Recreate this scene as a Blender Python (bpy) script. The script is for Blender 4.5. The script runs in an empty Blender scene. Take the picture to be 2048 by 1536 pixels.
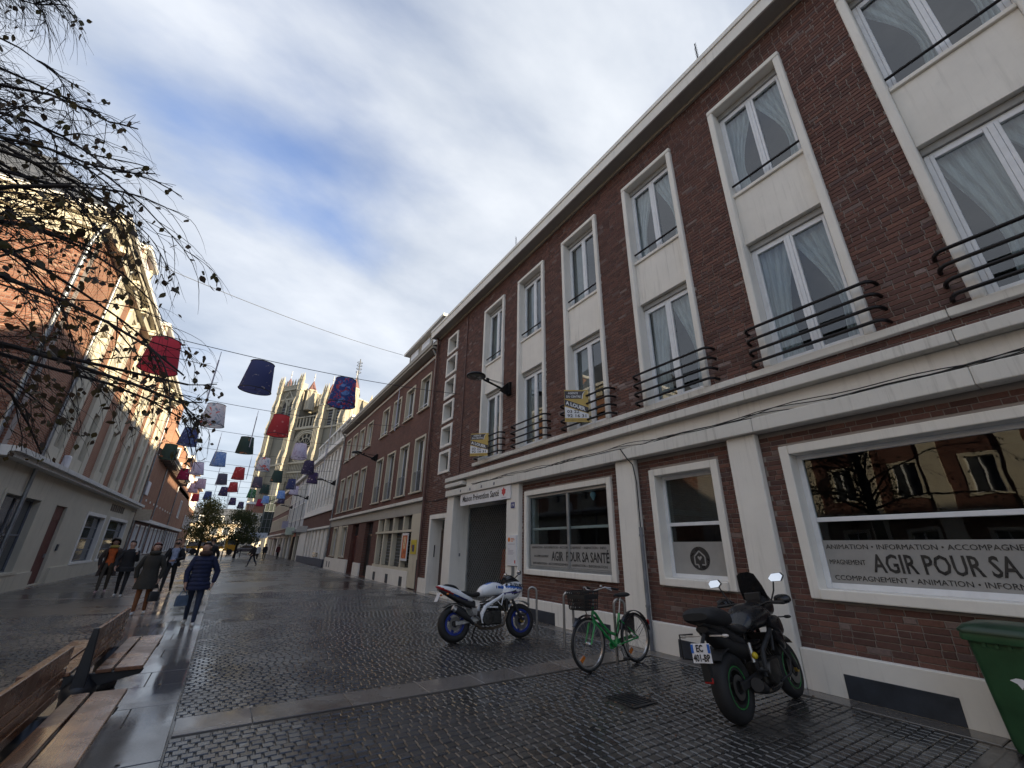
import bpy, bmesh, math, random
import numpy as np
from mathutils import Vector, Matrix, Euler
PI = math.pi
random.seed(7); RNG = np.random.default_rng(11)
SC = bpy.context.scene
COL = SC.collection
# ---------------------------------------------------------------- camera
CAMH = 1.62
YAW, PITCH, ROLL = map(math.radians, (-32.554, 21.716, 0.983))
FPX = 828.39
cam_data = bpy.data.cameras.new('camera')
cam_data.sensor_width = 36.0
cam_data.lens = FPX / 2048 * 36.0
cam_data.clip_start = 0.05
cam_data.clip_end = 3000
CAM = bpy.data.objects.new('camera', cam_data)
CAMR = (Matrix.Rotation(YAW, 3, 'Z') @ Matrix.Rotation(PI/2 + PITCH, 3, 'X') @ Matrix.Rotation(ROLL, 3, 'Z'))
CAM.matrix_world = Matrix.Translation((0, 0, CAMH)) @ CAMR.to_4x4()
COL.objects.link(CAM)
SC.camera = CAM
# ---------------------------------------------------------------- sun and sky
SUN_AZ, SUN_EL = math.radians(30), math.radians(9.4)     # azimuth measured from -Y towards +X
SUN_DIR = Vector((math.sin(SUN_AZ)*math.cos(SUN_EL), -math.cos(SUN_AZ)*math.cos(SUN_EL), math.sin(SUN_EL)))
sd = bpy.data.lights.new('sun', 'SUN')
sd.energy = 4.6; sd.angle = math.radians(0.6); sd.color = (1.0, 0.84, 0.58)
so = bpy.data.objects.new('sun', sd); COL.objects.link(so)
so.rotation_euler = SUN_DIR.to_track_quat('Z', 'Y').to_euler()
world = bpy.data.worlds.new('World'); SC.world = world; world.use_nodes = True
def build_world():
    nt = world.node_tree; N = nt.nodes; L = nt.links; N.clear()
    def n(t, **k):
        o = N.new(t)
        for a, b in k.items(): setattr(o, a, b)
        return o
    def math_(op, a, b=None, c=None, clamp=False):
        m = n('ShaderNodeMath', operation=op); m.use_clamp = clamp
        for i, v in enumerate((a, b, c)):
            if v is None: continue
            if isinstance(v, (int, float)): m.inputs[i].default_value = v
            else: L.new(v, m.inputs[i])
        return m.outputs[0]
    out = n('ShaderNodeOutputWorld')
    sky = n('ShaderNodeTexSky', sky_type='NISHITA'); sky.sun_disc = False
    sky.sun_elevation = math.radians(24); sky.sun_elevation = SUN_EL
    sky.sun_rotation = PI - SUN_AZ
    sky.air_density = 1.0; sky.dust_density = 0.1; sky.ozone_density = 3.0
    bg = n('ShaderNodeBackground'); bg.inputs[1].default_value = 0.15
    # clouds: noise on a flat cloud deck reached along the view direction
    geo = n('ShaderNodeNewGeometry'); inc = geo.outputs['Incoming']
    tc = n('ShaderNodeTexCoord')
    sep = n('ShaderNodeSeparateXYZ'); L.new(tc.outputs['Generated'], sep.inputs[0])
    zc = math_('MAXIMUM', sep.outputs[2], 0.0)
    den = math_('ADD', zc, 0.22)
    u = math_('DIVIDE', sep.outputs[0], den); v = math_('DIVIDE', sep.outputs[1], den)
    com = n('ShaderNodeCombineXYZ'); L.new(u, com.inputs[0]); L.new(v, com.inputs[1])
    com.inputs[2].default_value = 8.3
    mp = n('ShaderNodeMapping'); L.new(com.outputs[0], mp.inputs[0])
    mp.inputs['Rotation'].default_value = (0, 0, math.radians(-28)); mp.inputs['Scale'].default_value = (0.75, 1.15, 1)
    n1 = n('ShaderNodeTexNoise'); L.new(mp.outputs[0], n1.inputs['Vector'])
    n1.inputs['Scale'].default_value = 1.35; n1.inputs['Detail'].default_value = 8; n1.inputs['Roughness'].default_value = 0.5; n1.inputs['Distortion'].default_value = 0.25
    n2 = n('ShaderNodeTexNoise'); L.new(mp.outputs[0], n2.inputs['Vector'])
    n2.inputs['Scale'].default_value = 3.2; n2.inputs['Detail'].default_value = 5; n2.inputs['Roughness'].default_value = 0.55
    cov = n('ShaderNodeMapRange'); low = n('ShaderNodeMapRange'); L.new(zc, low.inputs[0]); low.inputs[1].default_value = 0.0; low.inputs[2].default_value = 0.72; low.inputs[3].default_value = 0.26; low.inputs[4].default_value = 0.0
    L.new(math_('ADD', n1.outputs[0], low.outputs[0]), cov.inputs[0])
    cov.inputs[1].default_value = 0.36; cov.inputs[2].default_value = 0.62; cov.interpolation_type = 'SMOOTHSTEP'
    shade = n('ShaderNodeMapRange'); L.new(math_('MULTIPLY_ADD', n2.outputs[0], 0.45, math_('MULTIPLY', n1.outputs[0], 0.75)), shade.inputs[0])
    shade.inputs[1].default_value = 0.45; shade.inputs[2].default_value = 0.78
    ramp = n('ShaderNodeMix', data_type='RGBA'); L.new(shade.outputs[0], ramp.inputs[0])
    ramp.inputs[6].default_value = (0.36, 0.42, 0.52, 1); ramp.inputs[7].default_value = (0.80, 0.83, 0.87, 1)
    cbg = n('ShaderNodeBackground'); hz = n('ShaderNodeMapRange'); L.new(zc, hz.inputs[0]); hz.inputs[1].default_value = 0.02; hz.inputs[2].default_value = 0.5; hz.inputs[3].default_value = 0.7; hz.inputs[4].default_value = 0.0
    far_c = n('ShaderNodeMix', data_type='RGBA'); L.new(hz.outputs[0], far_c.inputs[0]); L.new(ramp.outputs[2], far_c.inputs[6]); far_c.inputs[7].default_value = (0.47, 0.53, 0.61, 1)
    L.new(far_c.outputs[2], cbg.inputs[0]); cbg.inputs[1].default_value = CLOUD
    hs = n('ShaderNodeHueSaturation'); L.new(sky.outputs[0], hs.inputs['Color'])
    hs.inputs['Saturation'].default_value = 0.92; hs.inputs['Hue'].default_value = 0.512
    L.new(hs.outputs[0], bg.inputs[0])
    mix = n('ShaderNodeMixShader')
    L.new(math_('MULTIPLY', cov.outputs[0], 0.93), mix.inputs[0]); L.new(bg.outputs[0], mix.inputs[1]); L.new(cbg.outputs[0], mix.inputs[2])
    L.new(mix.outputs[0], out.inputs[0])
CLOUD = 0.50
build_world()
vs = SC.view_settings
vs.view_transform = 'Standard'; vs.look = 'None'; vs.exposure = 1.32; vs.gamma = 1.0; vs.use_curve_mapping = False
# ---------------------------------------------------------------- materials
MATS = {}
def _mat(name):
    m = bpy.data.materials.new(name); m.use_nodes = True
    nt = m.node_tree; nt.nodes.clear()
    o = nt.nodes.new('ShaderNodeOutputMaterial'); b = nt.nodes.new('ShaderNodeBsdfPrincipled')
    nt.links.new(b.outputs[0], o.inputs[0])
    return m, nt, b, o
def setp(b, **k):
    names = dict(rough='Roughness', metal='Metallic', spec='Specular IOR Level', coat='Coat Weight', coatr='Coat Roughness', ior='IOR', trans='Transmission Weight', alpha='Alpha', emis='Emission Strength', sheen='Sheen Weight')
    for a, v in k.items(): b.inputs[names[a]].default_value = v
def coords(nt, kind='pos'):
    if kind == 'pos':
        g = nt.nodes.new('ShaderNodeNewGeometry'); return g.outputs['Position']
    t = nt.nodes.new('ShaderNodeTexCoord'); return t.outputs['Object']
def noise(nt, co, scale, detail=4, rough=0.6, dist=0.0, vscale=None):
    if vscale:
        mp = nt.nodes.new('ShaderNodeMapping'); mp.inputs['Scale'].default_value = vscale
        nt.links.new(co, mp.inputs[0]); co = mp.outputs[0]
    t = nt.nodes.new('ShaderNodeTexNoise'); nt.links.new(co, t.inputs['Vector'])
    t.inputs['Scale'].default_value = scale; t.inputs['Detail'].default_value = detail
    t.inputs['Roughness'].default_value = rough; t.inputs['Distortion'].default_value = dist
    return t.outputs[0]
def ramp(nt, f, a, b, ca, cb):
    r = nt.nodes.new('ShaderNodeMapRange'); nt.links.new(f, r.inputs[0])
    r.inputs[1].default_value = a; r.inputs[2].default_value = b; r.inputs[3].default_value = ca; r.inputs[4].default_value = cb
    return r.outputs[0]
def mixc(nt, f, a, b, mode='MIX'):
    m = nt.nodes.new('ShaderNodeMix'); m.data_type = 'RGBA'; m.blend_type = mode
    if isinstance(f, (int, float)): m.inputs[0].default_value = f
    else: nt.links.new(f, m.inputs[0])
    for i, c in ((6, a), (7, b)):
        if isinstance(c, tuple): m.inputs[i].default_value = (*c[:3], 1)
        else: nt.links.new(c, m.inputs[i])
    return m.outputs[2]
def bump(nt, b, h, strength, dist=0.01):
    u = nt.nodes.new('ShaderNodeBump'); u.inputs['Strength'].default_value = strength; u.inputs['Distance'].default_value = dist
    nt.links.new(h, u.inputs['Height']); nt.links.new(u.outputs[0], b.inputs['Normal']); return u
def plain(name, c, rough=0.5, metal=0.0, var=0.12, scale=6.0, bumps=0.0, bscale=60, kind='pos', **k):
    """paint, metal, plastic, cloth: a base colour with soft uneven wear"""
    if name in MATS: return MATS[name]
    m, nt, b, o = _mat(name); co = coords(nt, kind)
    f = noise(nt, co, scale, 5)
    d = tuple(x*(1-var*1.6) for x in c); e = tuple(min(1, x*(1+var)) for x in c)
    nt.links.new(mixc(nt, ramp(nt, f, 0.3, 0.7, 0, 1), d, e), b.inputs['Base Color'])
    nt.links.new(ramp(nt, f, 0.3, 0.7, max(0, rough-0.08), min(1, rough+0.08)), b.inputs['Roughness'])
    setp(b, metal=metal, **k)
    if bumps: bump(nt, b, noise(nt, co, bscale, 4), bumps, 0.004)
    MATS[name] = m; return m
def stone(name, c, dirt=(0.16, 0.15, 0.12), amount=0.5, rough=0.85, streak=True, bumps=0.25, fine=90):
    """painted or raw stone: soft blotches, grime that runs down from ledges as long streaks, fine grain"""
    if name in MATS: return MATS[name]
    m, nt, b, o = _mat(name); co = coords(nt)
    f1 = noise(nt, co, 1.3, 6, 0.65)
    col = mixc(nt, ramp(nt, f1, 0.35, 0.7, 0, 1), tuple(x*0.9 for x in c), c)
    if streak:
        s = noise(nt, co, 1.0, 5, 0.65, 0, (14, 14, 0.8))
        s2 = noise(nt, co, 0.6, 3, 0.5)
        mm = nt.nodes.new('ShaderNodeMath'); mm.operation = 'MULTIPLY'
        nt.links.new(ramp(nt, s, 0.52, 0.76, 0, 1), mm.inputs[0]); nt.links.new(ramp(nt, s2, 0.35, 0.7, 0, amount), mm.inputs[1])
        col = mixc(nt, mm.outputs[0], col, dirt)
    f3 = noise(nt, co, 9, 6, 0.7)
    col = mixc(nt, ramp(nt, f3, 0.62, 0.8, 0, 0.35*amount), col, dirt)
    nt.links.new(col, b.inputs['Base Color']); setp(b, rough=rough, spec=0.3)
    bump(nt, b, noise(nt, co, fine, 5, 0.7), bumps, 0.004)
    MATS[name] = m; return m
def brickmat(name, cols, grime=0.3):
    """single bricks: each piece takes its own colour from its own random number"""
    if name in MATS: return MATS[name]
    m, nt, b, o = _mat(name); co = coords(nt)
    g = nt.nodes.new('ShaderNodeNewGeometry'); oi = nt.nodes.new('ShaderNodeObjectInfo')
    ad = nt.nodes.new('ShaderNodeMath'); ad.operation = 'ADD'
    nt.links.new(g.outputs['Random Per Island'], ad.inputs[0]); nt.links.new(oi.outputs['Random'], ad.inputs[1])
    fr = nt.nodes.new('ShaderNodeMath'); fr.operation = 'FRACT'; nt.links.new(ad.outputs[0], fr.inputs[0])
    cr = nt.nodes.new('ShaderNodeValToRGB'); nt.links.new(fr.outputs[0], cr.inputs[0])
    el = cr.color_ramp.elements
    while len(el) < len(cols): el.new(0.5)
    for i, (p, c) in enumerate(cols): el[i].position = p; el[i].color = (*c, 1)
    f = noise(nt, co, 35, 5, 0.7)
    col = mixc(nt, ramp(nt, f, 0.3, 0.75, 0, 1), cr.outputs[0], mixc(nt, 1.0, cr.outputs[0], (0.55, 0.55, 0.55), 'MULTIPLY'))
    f2 = noise(nt, co, 0.9, 5, 0.6)
    col = mixc(nt, ramp(nt, f2, 0.5, 0.75, 0, grime), col, (0.10, 0.075, 0.065))
    nt.links.new(col, b.inputs['Base Color']); setp(b, rough=0.8, spec=0.3)
    bump(nt, b, noise(nt, co, 120, 4, 0.7), 0.35, 0.004)
    MATS[name] = m; return m
def fartex(name, c1, c2, mortar, plane='yz', bw=0.23, bh=0.07, rough=0.85, ms=0.012):
    """brickwork too far away to pick the bricks apart"""
    if name in MATS: return MATS[name]
    m, nt, b, o = _mat(name); co = coords(nt)
    sp = nt.nodes.new('ShaderNodeSeparateXYZ'); nt.links.new(co, sp.inputs[0])
    cb = nt.nodes.new('ShaderNodeCombineXYZ')
    ia, ib = {'yz': (1, 2), 'xz': (0, 2), 'xy': (0, 1)}[plane]
    nt.links.new(sp.outputs[ia], cb.inputs[0]); nt.links.new(sp.outputs[ib], cb.inputs[1])
    t = nt.nodes.new('ShaderNodeTexBrick'); nt.links.new(cb.outputs[0], t.inputs['Vector'])
    t.inputs['Color1'].default_value = (*c1, 1); t.inputs['Color2'].default_value = (*c2, 1); t.inputs['Mortar'].default_value = (*mortar, 1)
    t.inputs['Scale'].default_value = 1.0; t.inputs['Mortar Size'].default_value = ms
    t.inputs['Brick Width'].default_value = bw; t.inputs['Row Height'].default_value = bh
    f = noise(nt, co, 0.8, 6, 0.65)
    col = mixc(nt, ramp(nt, f, 0.35, 0.75, 0, 0.45), t.outputs[0], tuple(x*0.45 for x in c1))
    nt.links.new(col, b.inputs['Base Color']); setp(b, rough=rough, spec=0.3)
    bump(nt, b, t.outputs[1], -0.4, 0.01)
    MATS[name] = m; return m
def glassmat(name, tint=(0.85, 0.9, 0.9), ior=1.75, rough=0.0):
    if name in MATS: return MATS[name]
    m, nt, b, o = _mat(name); nt.nodes.remove(b)
    fr = nt.nodes.new('ShaderNodeFresnel'); fr.inputs[0].default_value = ior
    tr = nt.nodes.new('ShaderNodeBsdfTransparent'); tr.inputs[0].default_value = (*tint, 1)
    gl = nt.nodes.new('ShaderNodeBsdfGlossy'); gl.inputs['Roughness'].default_value = rough; gl.inputs[0].default_value = (0.95, 0.97, 1, 1)
    co = coords(nt); bu = nt.nodes.new('ShaderNodeBump'); bu.inputs['Strength'].default_value = 0.06; bu.inputs['Distance'].default_value = 0.02
    nt.links.new(noise(nt, co, 1.6, 2), bu.inputs['Height']); nt.links.new(bu.outputs[0], gl.inputs['Normal'])
    mx = nt.nodes.new('ShaderNodeMixShader')
    gg = nt.nodes.new('ShaderNodeNewGeometry'); bf = nt.nodes.new('ShaderNodeMath'); bf.operation = 'SUBTRACT'; bf.inputs[0].default_value = 1.0; nt.links.new(gg.outputs['Backfacing'], bf.inputs[1]); ff = nt.nodes.new('ShaderNodeMath'); ff.operation = 'MULTIPLY'; nt.links.new(fr.outputs[0], ff.inputs[0]); nt.links.new(bf.outputs[0], ff.inputs[1])
    nt.links.new(ff.outputs[0], mx.inputs[0]); nt.links.new(tr.outputs[0], mx.inputs[1]); nt.links.new(gl.outputs[0], mx.inputs[2])
    nt.links.new(mx.outputs[0], o.inputs[0])
    MATS[name] = m; return m
def wetstone(name, c, var, r0=0.12, r1=0.42, per_piece=0.35, bumps=0.3, bscale=45, pudscale=0.7, spec=0.5):
    """wet paving: dark stone, glossy where the water film is unbroken"""
    if name in MATS: return MATS[name]
    m, nt, b, o = _mat(name); co = coords(nt)
    g = nt.nodes.new('ShaderNodeNewGeometry'); oi = nt.nodes.new('ShaderNodeObjectInfo')
    ad = nt.nodes.new('ShaderNodeMath'); ad.operation = 'ADD'
    nt.links.new(g.outputs['Random Per Island'], ad.inputs[0]); nt.links.new(oi.outputs['Random'], ad.inputs[1])
    fr = nt.nodes.new('ShaderNodeMath'); fr.operation = 'FRACT'; nt.links.new(ad.outputs[0], fr.inputs[0])
    a = tuple(x*(1-per_piece) for x in c); e = tuple(x*(1+per_piece) for x in c)
    col = mixc(nt, fr.outputs[0], a, e)
    f = noise(nt, co, bscale, 5, 0.7)
    col = mixc(nt, ramp(nt, f, 0.35, 0.7, 0, var), col, tuple(x*0.4 for x in c))
    nt.links.new(col, b.inputs['Base Color'])
    w = noise(nt, co, pudscale, 5, 0.62, 0.4)
    nt.links.new(ramp(nt, w, 0.4, 0.62, r0, r1), b.inputs['Roughness']); setp(b, spec=spec)
    bu = bump(nt, b, f, bumps, 0.004)
    nt.links.new(ramp(nt, w, 0.4, 0.62, bumps*0.25, bumps), bu.inputs['Strength'])
    MATS[name] = m; return m
# ---------------------------------------------------------------- mesh helpers
class MB:
    """collects shapes for ONE mesh object"""
    def __init__(s): s.v = []; s.f = []; s.mi = []; s.cur = 0
    def add(s, vs, fs):
        o = len(s.v); s.v.extend([tuple(p) for p in vs]); s.f.extend([tuple(i+o for i in q) for q in fs]); s.mi.extend([s.cur]*len(fs)); return s
    def box(s, x0, x1, y0, y1, z0, z1):
        if x0 > x1: x0, x1 = x1, x0
        if y0 > y1: y0, y1 = y1, y0
        if z0 > z1: z0, z1 = z1, z0
        return s.add([(x0,y0,z0),(x1,y0,z0),(x1,y1,z0),(x0,y1,z0),(x0,y0,z1),(x1,y0,z1),(x1,y1,z1),(x0,y1,z1)],
                     [(3,2,1,0),(4,5,6,7),(0,1,5,4),(1,2,6,5),(2,3,7,6),(3,0,4,7)])
    def obox(s, c, ax, ay, az):
        c, ax, ay, az = map(Vector, (c, ax, ay, az))
        vs = [c + i*ax + j*ay + k*az for k in (-1, 1) for i, j in ((-1,-1),(1,-1),(1,1),(-1,1))]
        return s.add(vs, [(3,2,1,0),(4,5,6,7),(0,1,5,4),(1,2,6,5),(2,3,7,6),(3,0,4,7)])
    def bar(s, a, b, w, h=None, up=(0,0,1)):
        a, b = Vector(a), Vector(b); h = h or w; d = (b-a); L = d.length; d.normalize()
        u = Vector(up); 
        if abs(d.dot(u)) > 0.95: u = Vector((1,0,0))
        sx = d.cross(u).normalized(); sz = sx.cross(d)
        return s.obox((a+b)/2, d*L/2, sx*w/2, sz*h/2)
    def ring_loft(s, rings, closed=True, cap=True):
        n = len(rings[0]); o = len(s.v)
        for r in rings: s.v.extend([tuple(p) for p in r])
        fs = []
        for i in range(len(rings)-1):
            for j in range(n if closed else n-1):
                k = (j+1) % n
                fs.append((o+i*n+j, o+i*n+k, o+(i+1)*n+k, o+(i+1)*n+j))
        if cap and closed:
            fs.append(tuple(o+j for j in reversed(range(n)))); fs.append(tuple(o+(len(rings)-1)*n+j for j in range(n)))
        s.f.extend(fs); s.mi.extend([s.cur]*len(fs)); return s
    def tube(s, pts, r, n=8, cap=True):
        pts = [Vector(p) for p in pts]; m = len(pts)
        rs = r if isinstance(r, (list, tuple)) else [r]*m
        t0 = (pts[1]-pts[0]).normalized()
        u = t0.orthogonal().normalized(); rings = []
        for i in range(m):
            t = (pts[min(i+1, m-1)] - pts[max(i-1, 0)]); 
            t = t.normalized() if t.length > 1e-9 else t0
            u = (u - t*u.dot(t)); u = u.normalized() if u.length > 1e-6 else t.orthogonal().normalized()
            w = t.cross(u)
            rings.append([pts[i] + rs[i]*(math.cos(a)*u + math.sin(a)*w) for a in [2*PI*j/n for j in range(n)]])
        return s.ring_loft(rings, True, cap)
    def lathe(s, prof, c=(0,0,0), axis='z', n=24, cap=True):
        ax = {'x': (Vector((0,1,0)), Vector((0,0,1)), Vector((1,0,0))), 'y': (Vector((0,0,1)), Vector((1,0,0)), Vector((0,1,0))), 'z': (Vector((1,0,0)), Vector((0,1,0)), Vector((0,0,1)))}[axis]
        c = Vector(c)
        rings = [[c + ax[0]*r*math.cos(2*PI*j/n) + ax[1]*r*math.sin(2*PI*j/n) + ax[2]*h for j in range(n)] for r, h in prof]
        return s.ring_loft(rings, True, cap)
    def torus(s, c, R, r, axis='y', n=32, k=10, squash=1.0):
        prof = []
        ax = {'x': (Vector((0,1,0)), Vector((0,0,1)), Vector((1,0,0))), 'y': (Vector((0,0,1)), Vector((1,0,0)), Vector((0,1,0))), 'z': (Vector((1,0,0)), Vector((0,1,0)), Vector((0,0,1)))}[axis]
        c = Vector(c); o = len(s.v)
        for i in range(n):
            a = 2*PI*i/n; d = ax[0]*math.cos(a) + ax[1]*math.sin(a)
            for j in range(k):
                b = 2*PI*j/k
                s.v.append(tuple(c + d*(R + r*math.cos(b)) + ax[2]*r*squash*math.sin(b)))
        fs = [(o+i*k+j, o+((i+1)%n)*k+j, o+((i+1)%n)*k+(j+1)%k, o+i*k+(j+1)%k) for i in range(n) for j in range(k)]
        s.f.extend(fs); s.mi.extend([s.cur]*len(fs)); return s
    def prism(s, poly, f, d):
        """poly: 2-D outline; f(u,v,w) places it; d: thickness along w"""
        n = len(poly)
        vs = [f(u, v, 0) for u, v in poly] + [f(u, v, d) for u, v in poly]
        fs = [tuple(range(n-1, -1, -1)), tuple(range(n, 2*n))] + [(i, (i+1)%n, n+(i+1)%n, n+i) for i in range(n)]
        return s.add(vs, fs)
    def ball(s, c, r, n=12, m=8):
        r = r if isinstance(r, (tuple, list)) else (r, r, r)
        rings = []
        for i in range(1, m):
            t = PI*i/m
            rings.append([(c[0]+r[0]*math.sin(t)*math.cos(2*PI*j/n), c[1]+r[1]*math.sin(t)*math.sin(2*PI*j/n), c[2]-r[2]*math.cos(t)) for j in range(n)])
        return s.ring_loft(rings)
    def quad(s, a, b, c, d): return s.add([a, b, c, d], [(0,1,2,3)])
    def build(s, name, mat, parent=None, smooth=False, bev=0.0, seg=2, fix=True):
        me = bpy.data.meshes.new(name); me.from_pydata(s.v, [], s.f)
        mats = mat if isinstance(mat, (list, tuple)) else [mat]
        for m in mats: me.materials.append(m)
        if len(mats) > 1: me.polygons.foreach_set('material_index', s.mi)
        if fix:
            bm = bmesh.new(); bm.from_mesh(me); bmesh.ops.recalc_face_normals(bm, faces=bm.faces); bm.to_mesh(me); bm.free()
        if smooth:
            me.polygons.foreach_set('use_smooth', [True]*len(me.polygons))
        me.update()
        return link(name, me, parent, smooth, bev, seg)
def link(name, me, parent=None, smooth=False, bev=0.0, seg=2):
    o = bpy.data.objects.new(name, me); COL.objects.link(o)
    if parent is not None: o.parent = parent
    if bev:
        b = o.modifiers.new('bevel', 'BEVEL'); b.width = bev; b.segments = seg; b.limit_method = 'ANGLE'; b.angle_limit = math.radians(40)
    if smooth: 
        try: me.set_sharp_from_angle(angle=math.radians(45))
        except Exception: pass
    return o
def tag(o, label=None, cat=None, group=None, kind=None):
    if label: o['label'] = label
    if cat: o['category'] = cat
    if group: o['group'] = group
    if kind: o['kind'] = kind
    return o
def thing(name, label, cat, loc=(0,0,0), rz=0, group=None):
    o = bpy.data.objects.new(name, None); COL.objects.link(o); o.empty_display_size = 0.2
    o.location = loc; o.rotation_euler = (0, 0, rz); return tag(o, label, cat, group)
def copy_tree(o, parent=None):
    c = o.copy(); COL.objects.link(c); c.parent = parent
    for ch in list(o.children): copy_tree(ch, c)
    return c
def text(s, size, name, mat, parent, origin, right, up, align='LEFT', width=None, bold=0.0, shear=0.0, depth=0.0015):
    """flat lettering placed with its left baseline end at origin"""
    cu = bpy.data.curves.new(name, 'FONT'); cu.body = s; cu.size = size; cu.align_x = align; cu.offset = bold; cu.extrude = depth; cu.shear = shear; cu.resolution_u = 2
    ob = bpy.data.objects.new(name, cu); COL.objects.link(ob)
    bpy.context.view_layer.update()
    me = bpy.data.meshes.new_from_object(ob.evaluated_get(bpy.context.evaluated_depsgraph_get()))
    bpy.data.objects.remove(ob); bpy.data.curves.remove(cu)
    r, u = Vector(right).normalized(), Vector(up).normalized()
    w = max((v.co.x for v in me.vertices), default=1) - min((v.co.x for v in me.vertices), default=0)
    k = (width / w) if width else 1.0
    nrm = r.cross(u); o = Vector(origin)
    for v in me.vertices: v.co = o + r*v.co.x*k + u*v.co.y + nrm*(v.co.z + depth)
    me.materials.clear(); me.materials.append(mat)
    return link(name, me, parent)
def pix(x, y):
    """direction of a photograph point (only used to place things where they stand)"""
    return CAMR @ Vector(((x-1024)/FPX, -(y-768)/FPX, -1.0))
C0 = Vector((0, 0, CAMH))
def atx(x, y, X): d = pix(x, y); return C0 + d*(X/d.x)
def aty(x, y, Y): d = pix(x, y); return C0 + d*(Y/d.y)
def atz(x, y, Z=0.0): d = pix(x, y); return C0 + d*((Z-CAMH)/d.z)
# ---------------------------------------------------------------- shared materials
M_WHITE = stone('white_painted_stone', (0.83, 0.80, 0.74), amount=0.42)
M_LEDGE = stone('weathered_ledge_stone', (0.72, 0.70, 0.65), amount=0.9)
M_CREAM = stone('cream_stone', (0.60, 0.55, 0.44), dirt=(0.2, 0.17, 0.12), amount=0.6)
M_CONC = stone('grey_render', (0.42, 0.40, 0.36), amount=0.6)
M_MORTAR = stone('mortar', (0.33, 0.29, 0.265), amount=0.3, streak=False)
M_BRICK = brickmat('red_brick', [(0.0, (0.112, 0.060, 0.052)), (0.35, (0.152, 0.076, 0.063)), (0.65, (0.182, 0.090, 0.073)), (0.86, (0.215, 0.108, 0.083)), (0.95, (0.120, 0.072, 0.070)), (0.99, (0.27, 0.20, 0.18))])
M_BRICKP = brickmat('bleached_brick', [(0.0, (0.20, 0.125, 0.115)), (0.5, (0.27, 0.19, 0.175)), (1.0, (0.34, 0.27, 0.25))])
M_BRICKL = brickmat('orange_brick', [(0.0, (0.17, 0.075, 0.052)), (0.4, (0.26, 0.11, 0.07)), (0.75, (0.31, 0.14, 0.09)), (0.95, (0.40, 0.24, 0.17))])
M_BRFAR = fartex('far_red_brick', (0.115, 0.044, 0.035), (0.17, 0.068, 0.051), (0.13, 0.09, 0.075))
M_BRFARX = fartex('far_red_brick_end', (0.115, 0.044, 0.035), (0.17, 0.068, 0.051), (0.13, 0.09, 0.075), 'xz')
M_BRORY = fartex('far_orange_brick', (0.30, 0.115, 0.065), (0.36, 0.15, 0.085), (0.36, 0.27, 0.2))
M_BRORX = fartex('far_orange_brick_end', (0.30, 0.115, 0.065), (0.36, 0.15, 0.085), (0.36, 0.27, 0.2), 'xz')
M_PVC = plain('white_plastic_frame', (0.74, 0.76, 0.79), 0.35, var=0.05)
M_GREYSTRIP = plain('grey_shutter_box', (0.30, 0.30, 0.29), 0.5)
M_GLASS = glassmat('window_glass', ior=1.9)
M_GLASSD = glassmat('dark_window_glass', (0.75, 0.79, 0.78), 1.6)
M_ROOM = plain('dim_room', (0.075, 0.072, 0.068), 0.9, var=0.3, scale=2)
M_IRON = plain('black_iron', (0.018, 0.017, 0.019), 0.42, 0.6, var=0.2)
M_ALU = plain('grey_aluminium', (0.36, 0.38, 0.39), 0.38, 0.7, var=0.1)
M_ZINC = plain('zinc_pipe', (0.34, 0.36, 0.38), 0.42, 0.75, var=0.25, scale=3)
M_BROWNP = plain('brown_painted_pipe', (0.13, 0.065, 0.055), 0.5, var=0.2)
M_GREYP = plain('grey_conduit', (0.17, 0.18, 0.20), 0.55, var=0.2)
M_VENT = plain('dark_blue_vent_plate', (0.035, 0.042, 0.055), 0.5, var=0.2)
M_SLATE = plain('slate_roof', (0.085, 0.09, 0.10), 0.55, var=0.35, scale=9, bumps=0.4, bscale=14)
M_DOORB = plain('brown_door', (0.075, 0.047, 0.036), 0.45, var=0.25, scale=5)
M_CABLE = plain('black_cable', (0.02, 0.02, 0.022), 0.6)
M_SIGNW = plain('white_sign_board', (0.74, 0.74, 0.76), 0.4, var=0.04)
M_BLACKT = plain('black_lettering', (0.015, 0.014, 0.014), 0.5, var=0.1)
M_WHITET = plain('white_lettering', (0.8, 0.8, 0.8), 0.5, var=0.03)
M_REDT = plain('red_print', (0.55, 0.045, 0.05), 0.5, var=0.1)
M_FILM = plain('frosted_film', (0.30, 0.295, 0.285), 0.7, var=0.06)
M_FILMT = plain('dark_film_lettering', (0.035, 0.035, 0.036), 0.3, var=0.1)
def sheer():
    m, nt, b, o = _mat('sheer_curtain')
    tr = nt.nodes.new('ShaderNodeBsdfTransparent'); tl = nt.nodes.new('ShaderNodeBsdfTranslucent'); tl.inputs[0].default_value = (0.85, 0.86, 0.88, 1)
    setp(b, rough=0.9); b.inputs['Base Color'].default_value = (0.82, 0.83, 0.86, 1)
    f = noise(nt, coords(nt), 1.0, 3, 0.5, 0, (30, 30, 0.7))
    m1 = nt.nodes.new('ShaderNodeMixShader'); m1.inputs[0].default_value = 0.4
    nt.links.new(b.outputs[0], m1.inputs[1]); nt.links.new(tl.outputs[0], m1.inputs[2])
    m2 = nt.nodes.new('ShaderNodeMixShader'); nt.links.new(ramp(nt, f, 0.3, 0.7, 0.6, 0.92), m2.inputs[0])
    nt.links.new(tr.outputs[0], m2.inputs[1]); nt.links.new(m1.outputs[0], m2.inputs[2]); nt.links.new(m2.outputs[0], o.inputs[0])
    return m
M_SHEER = sheer()
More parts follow.
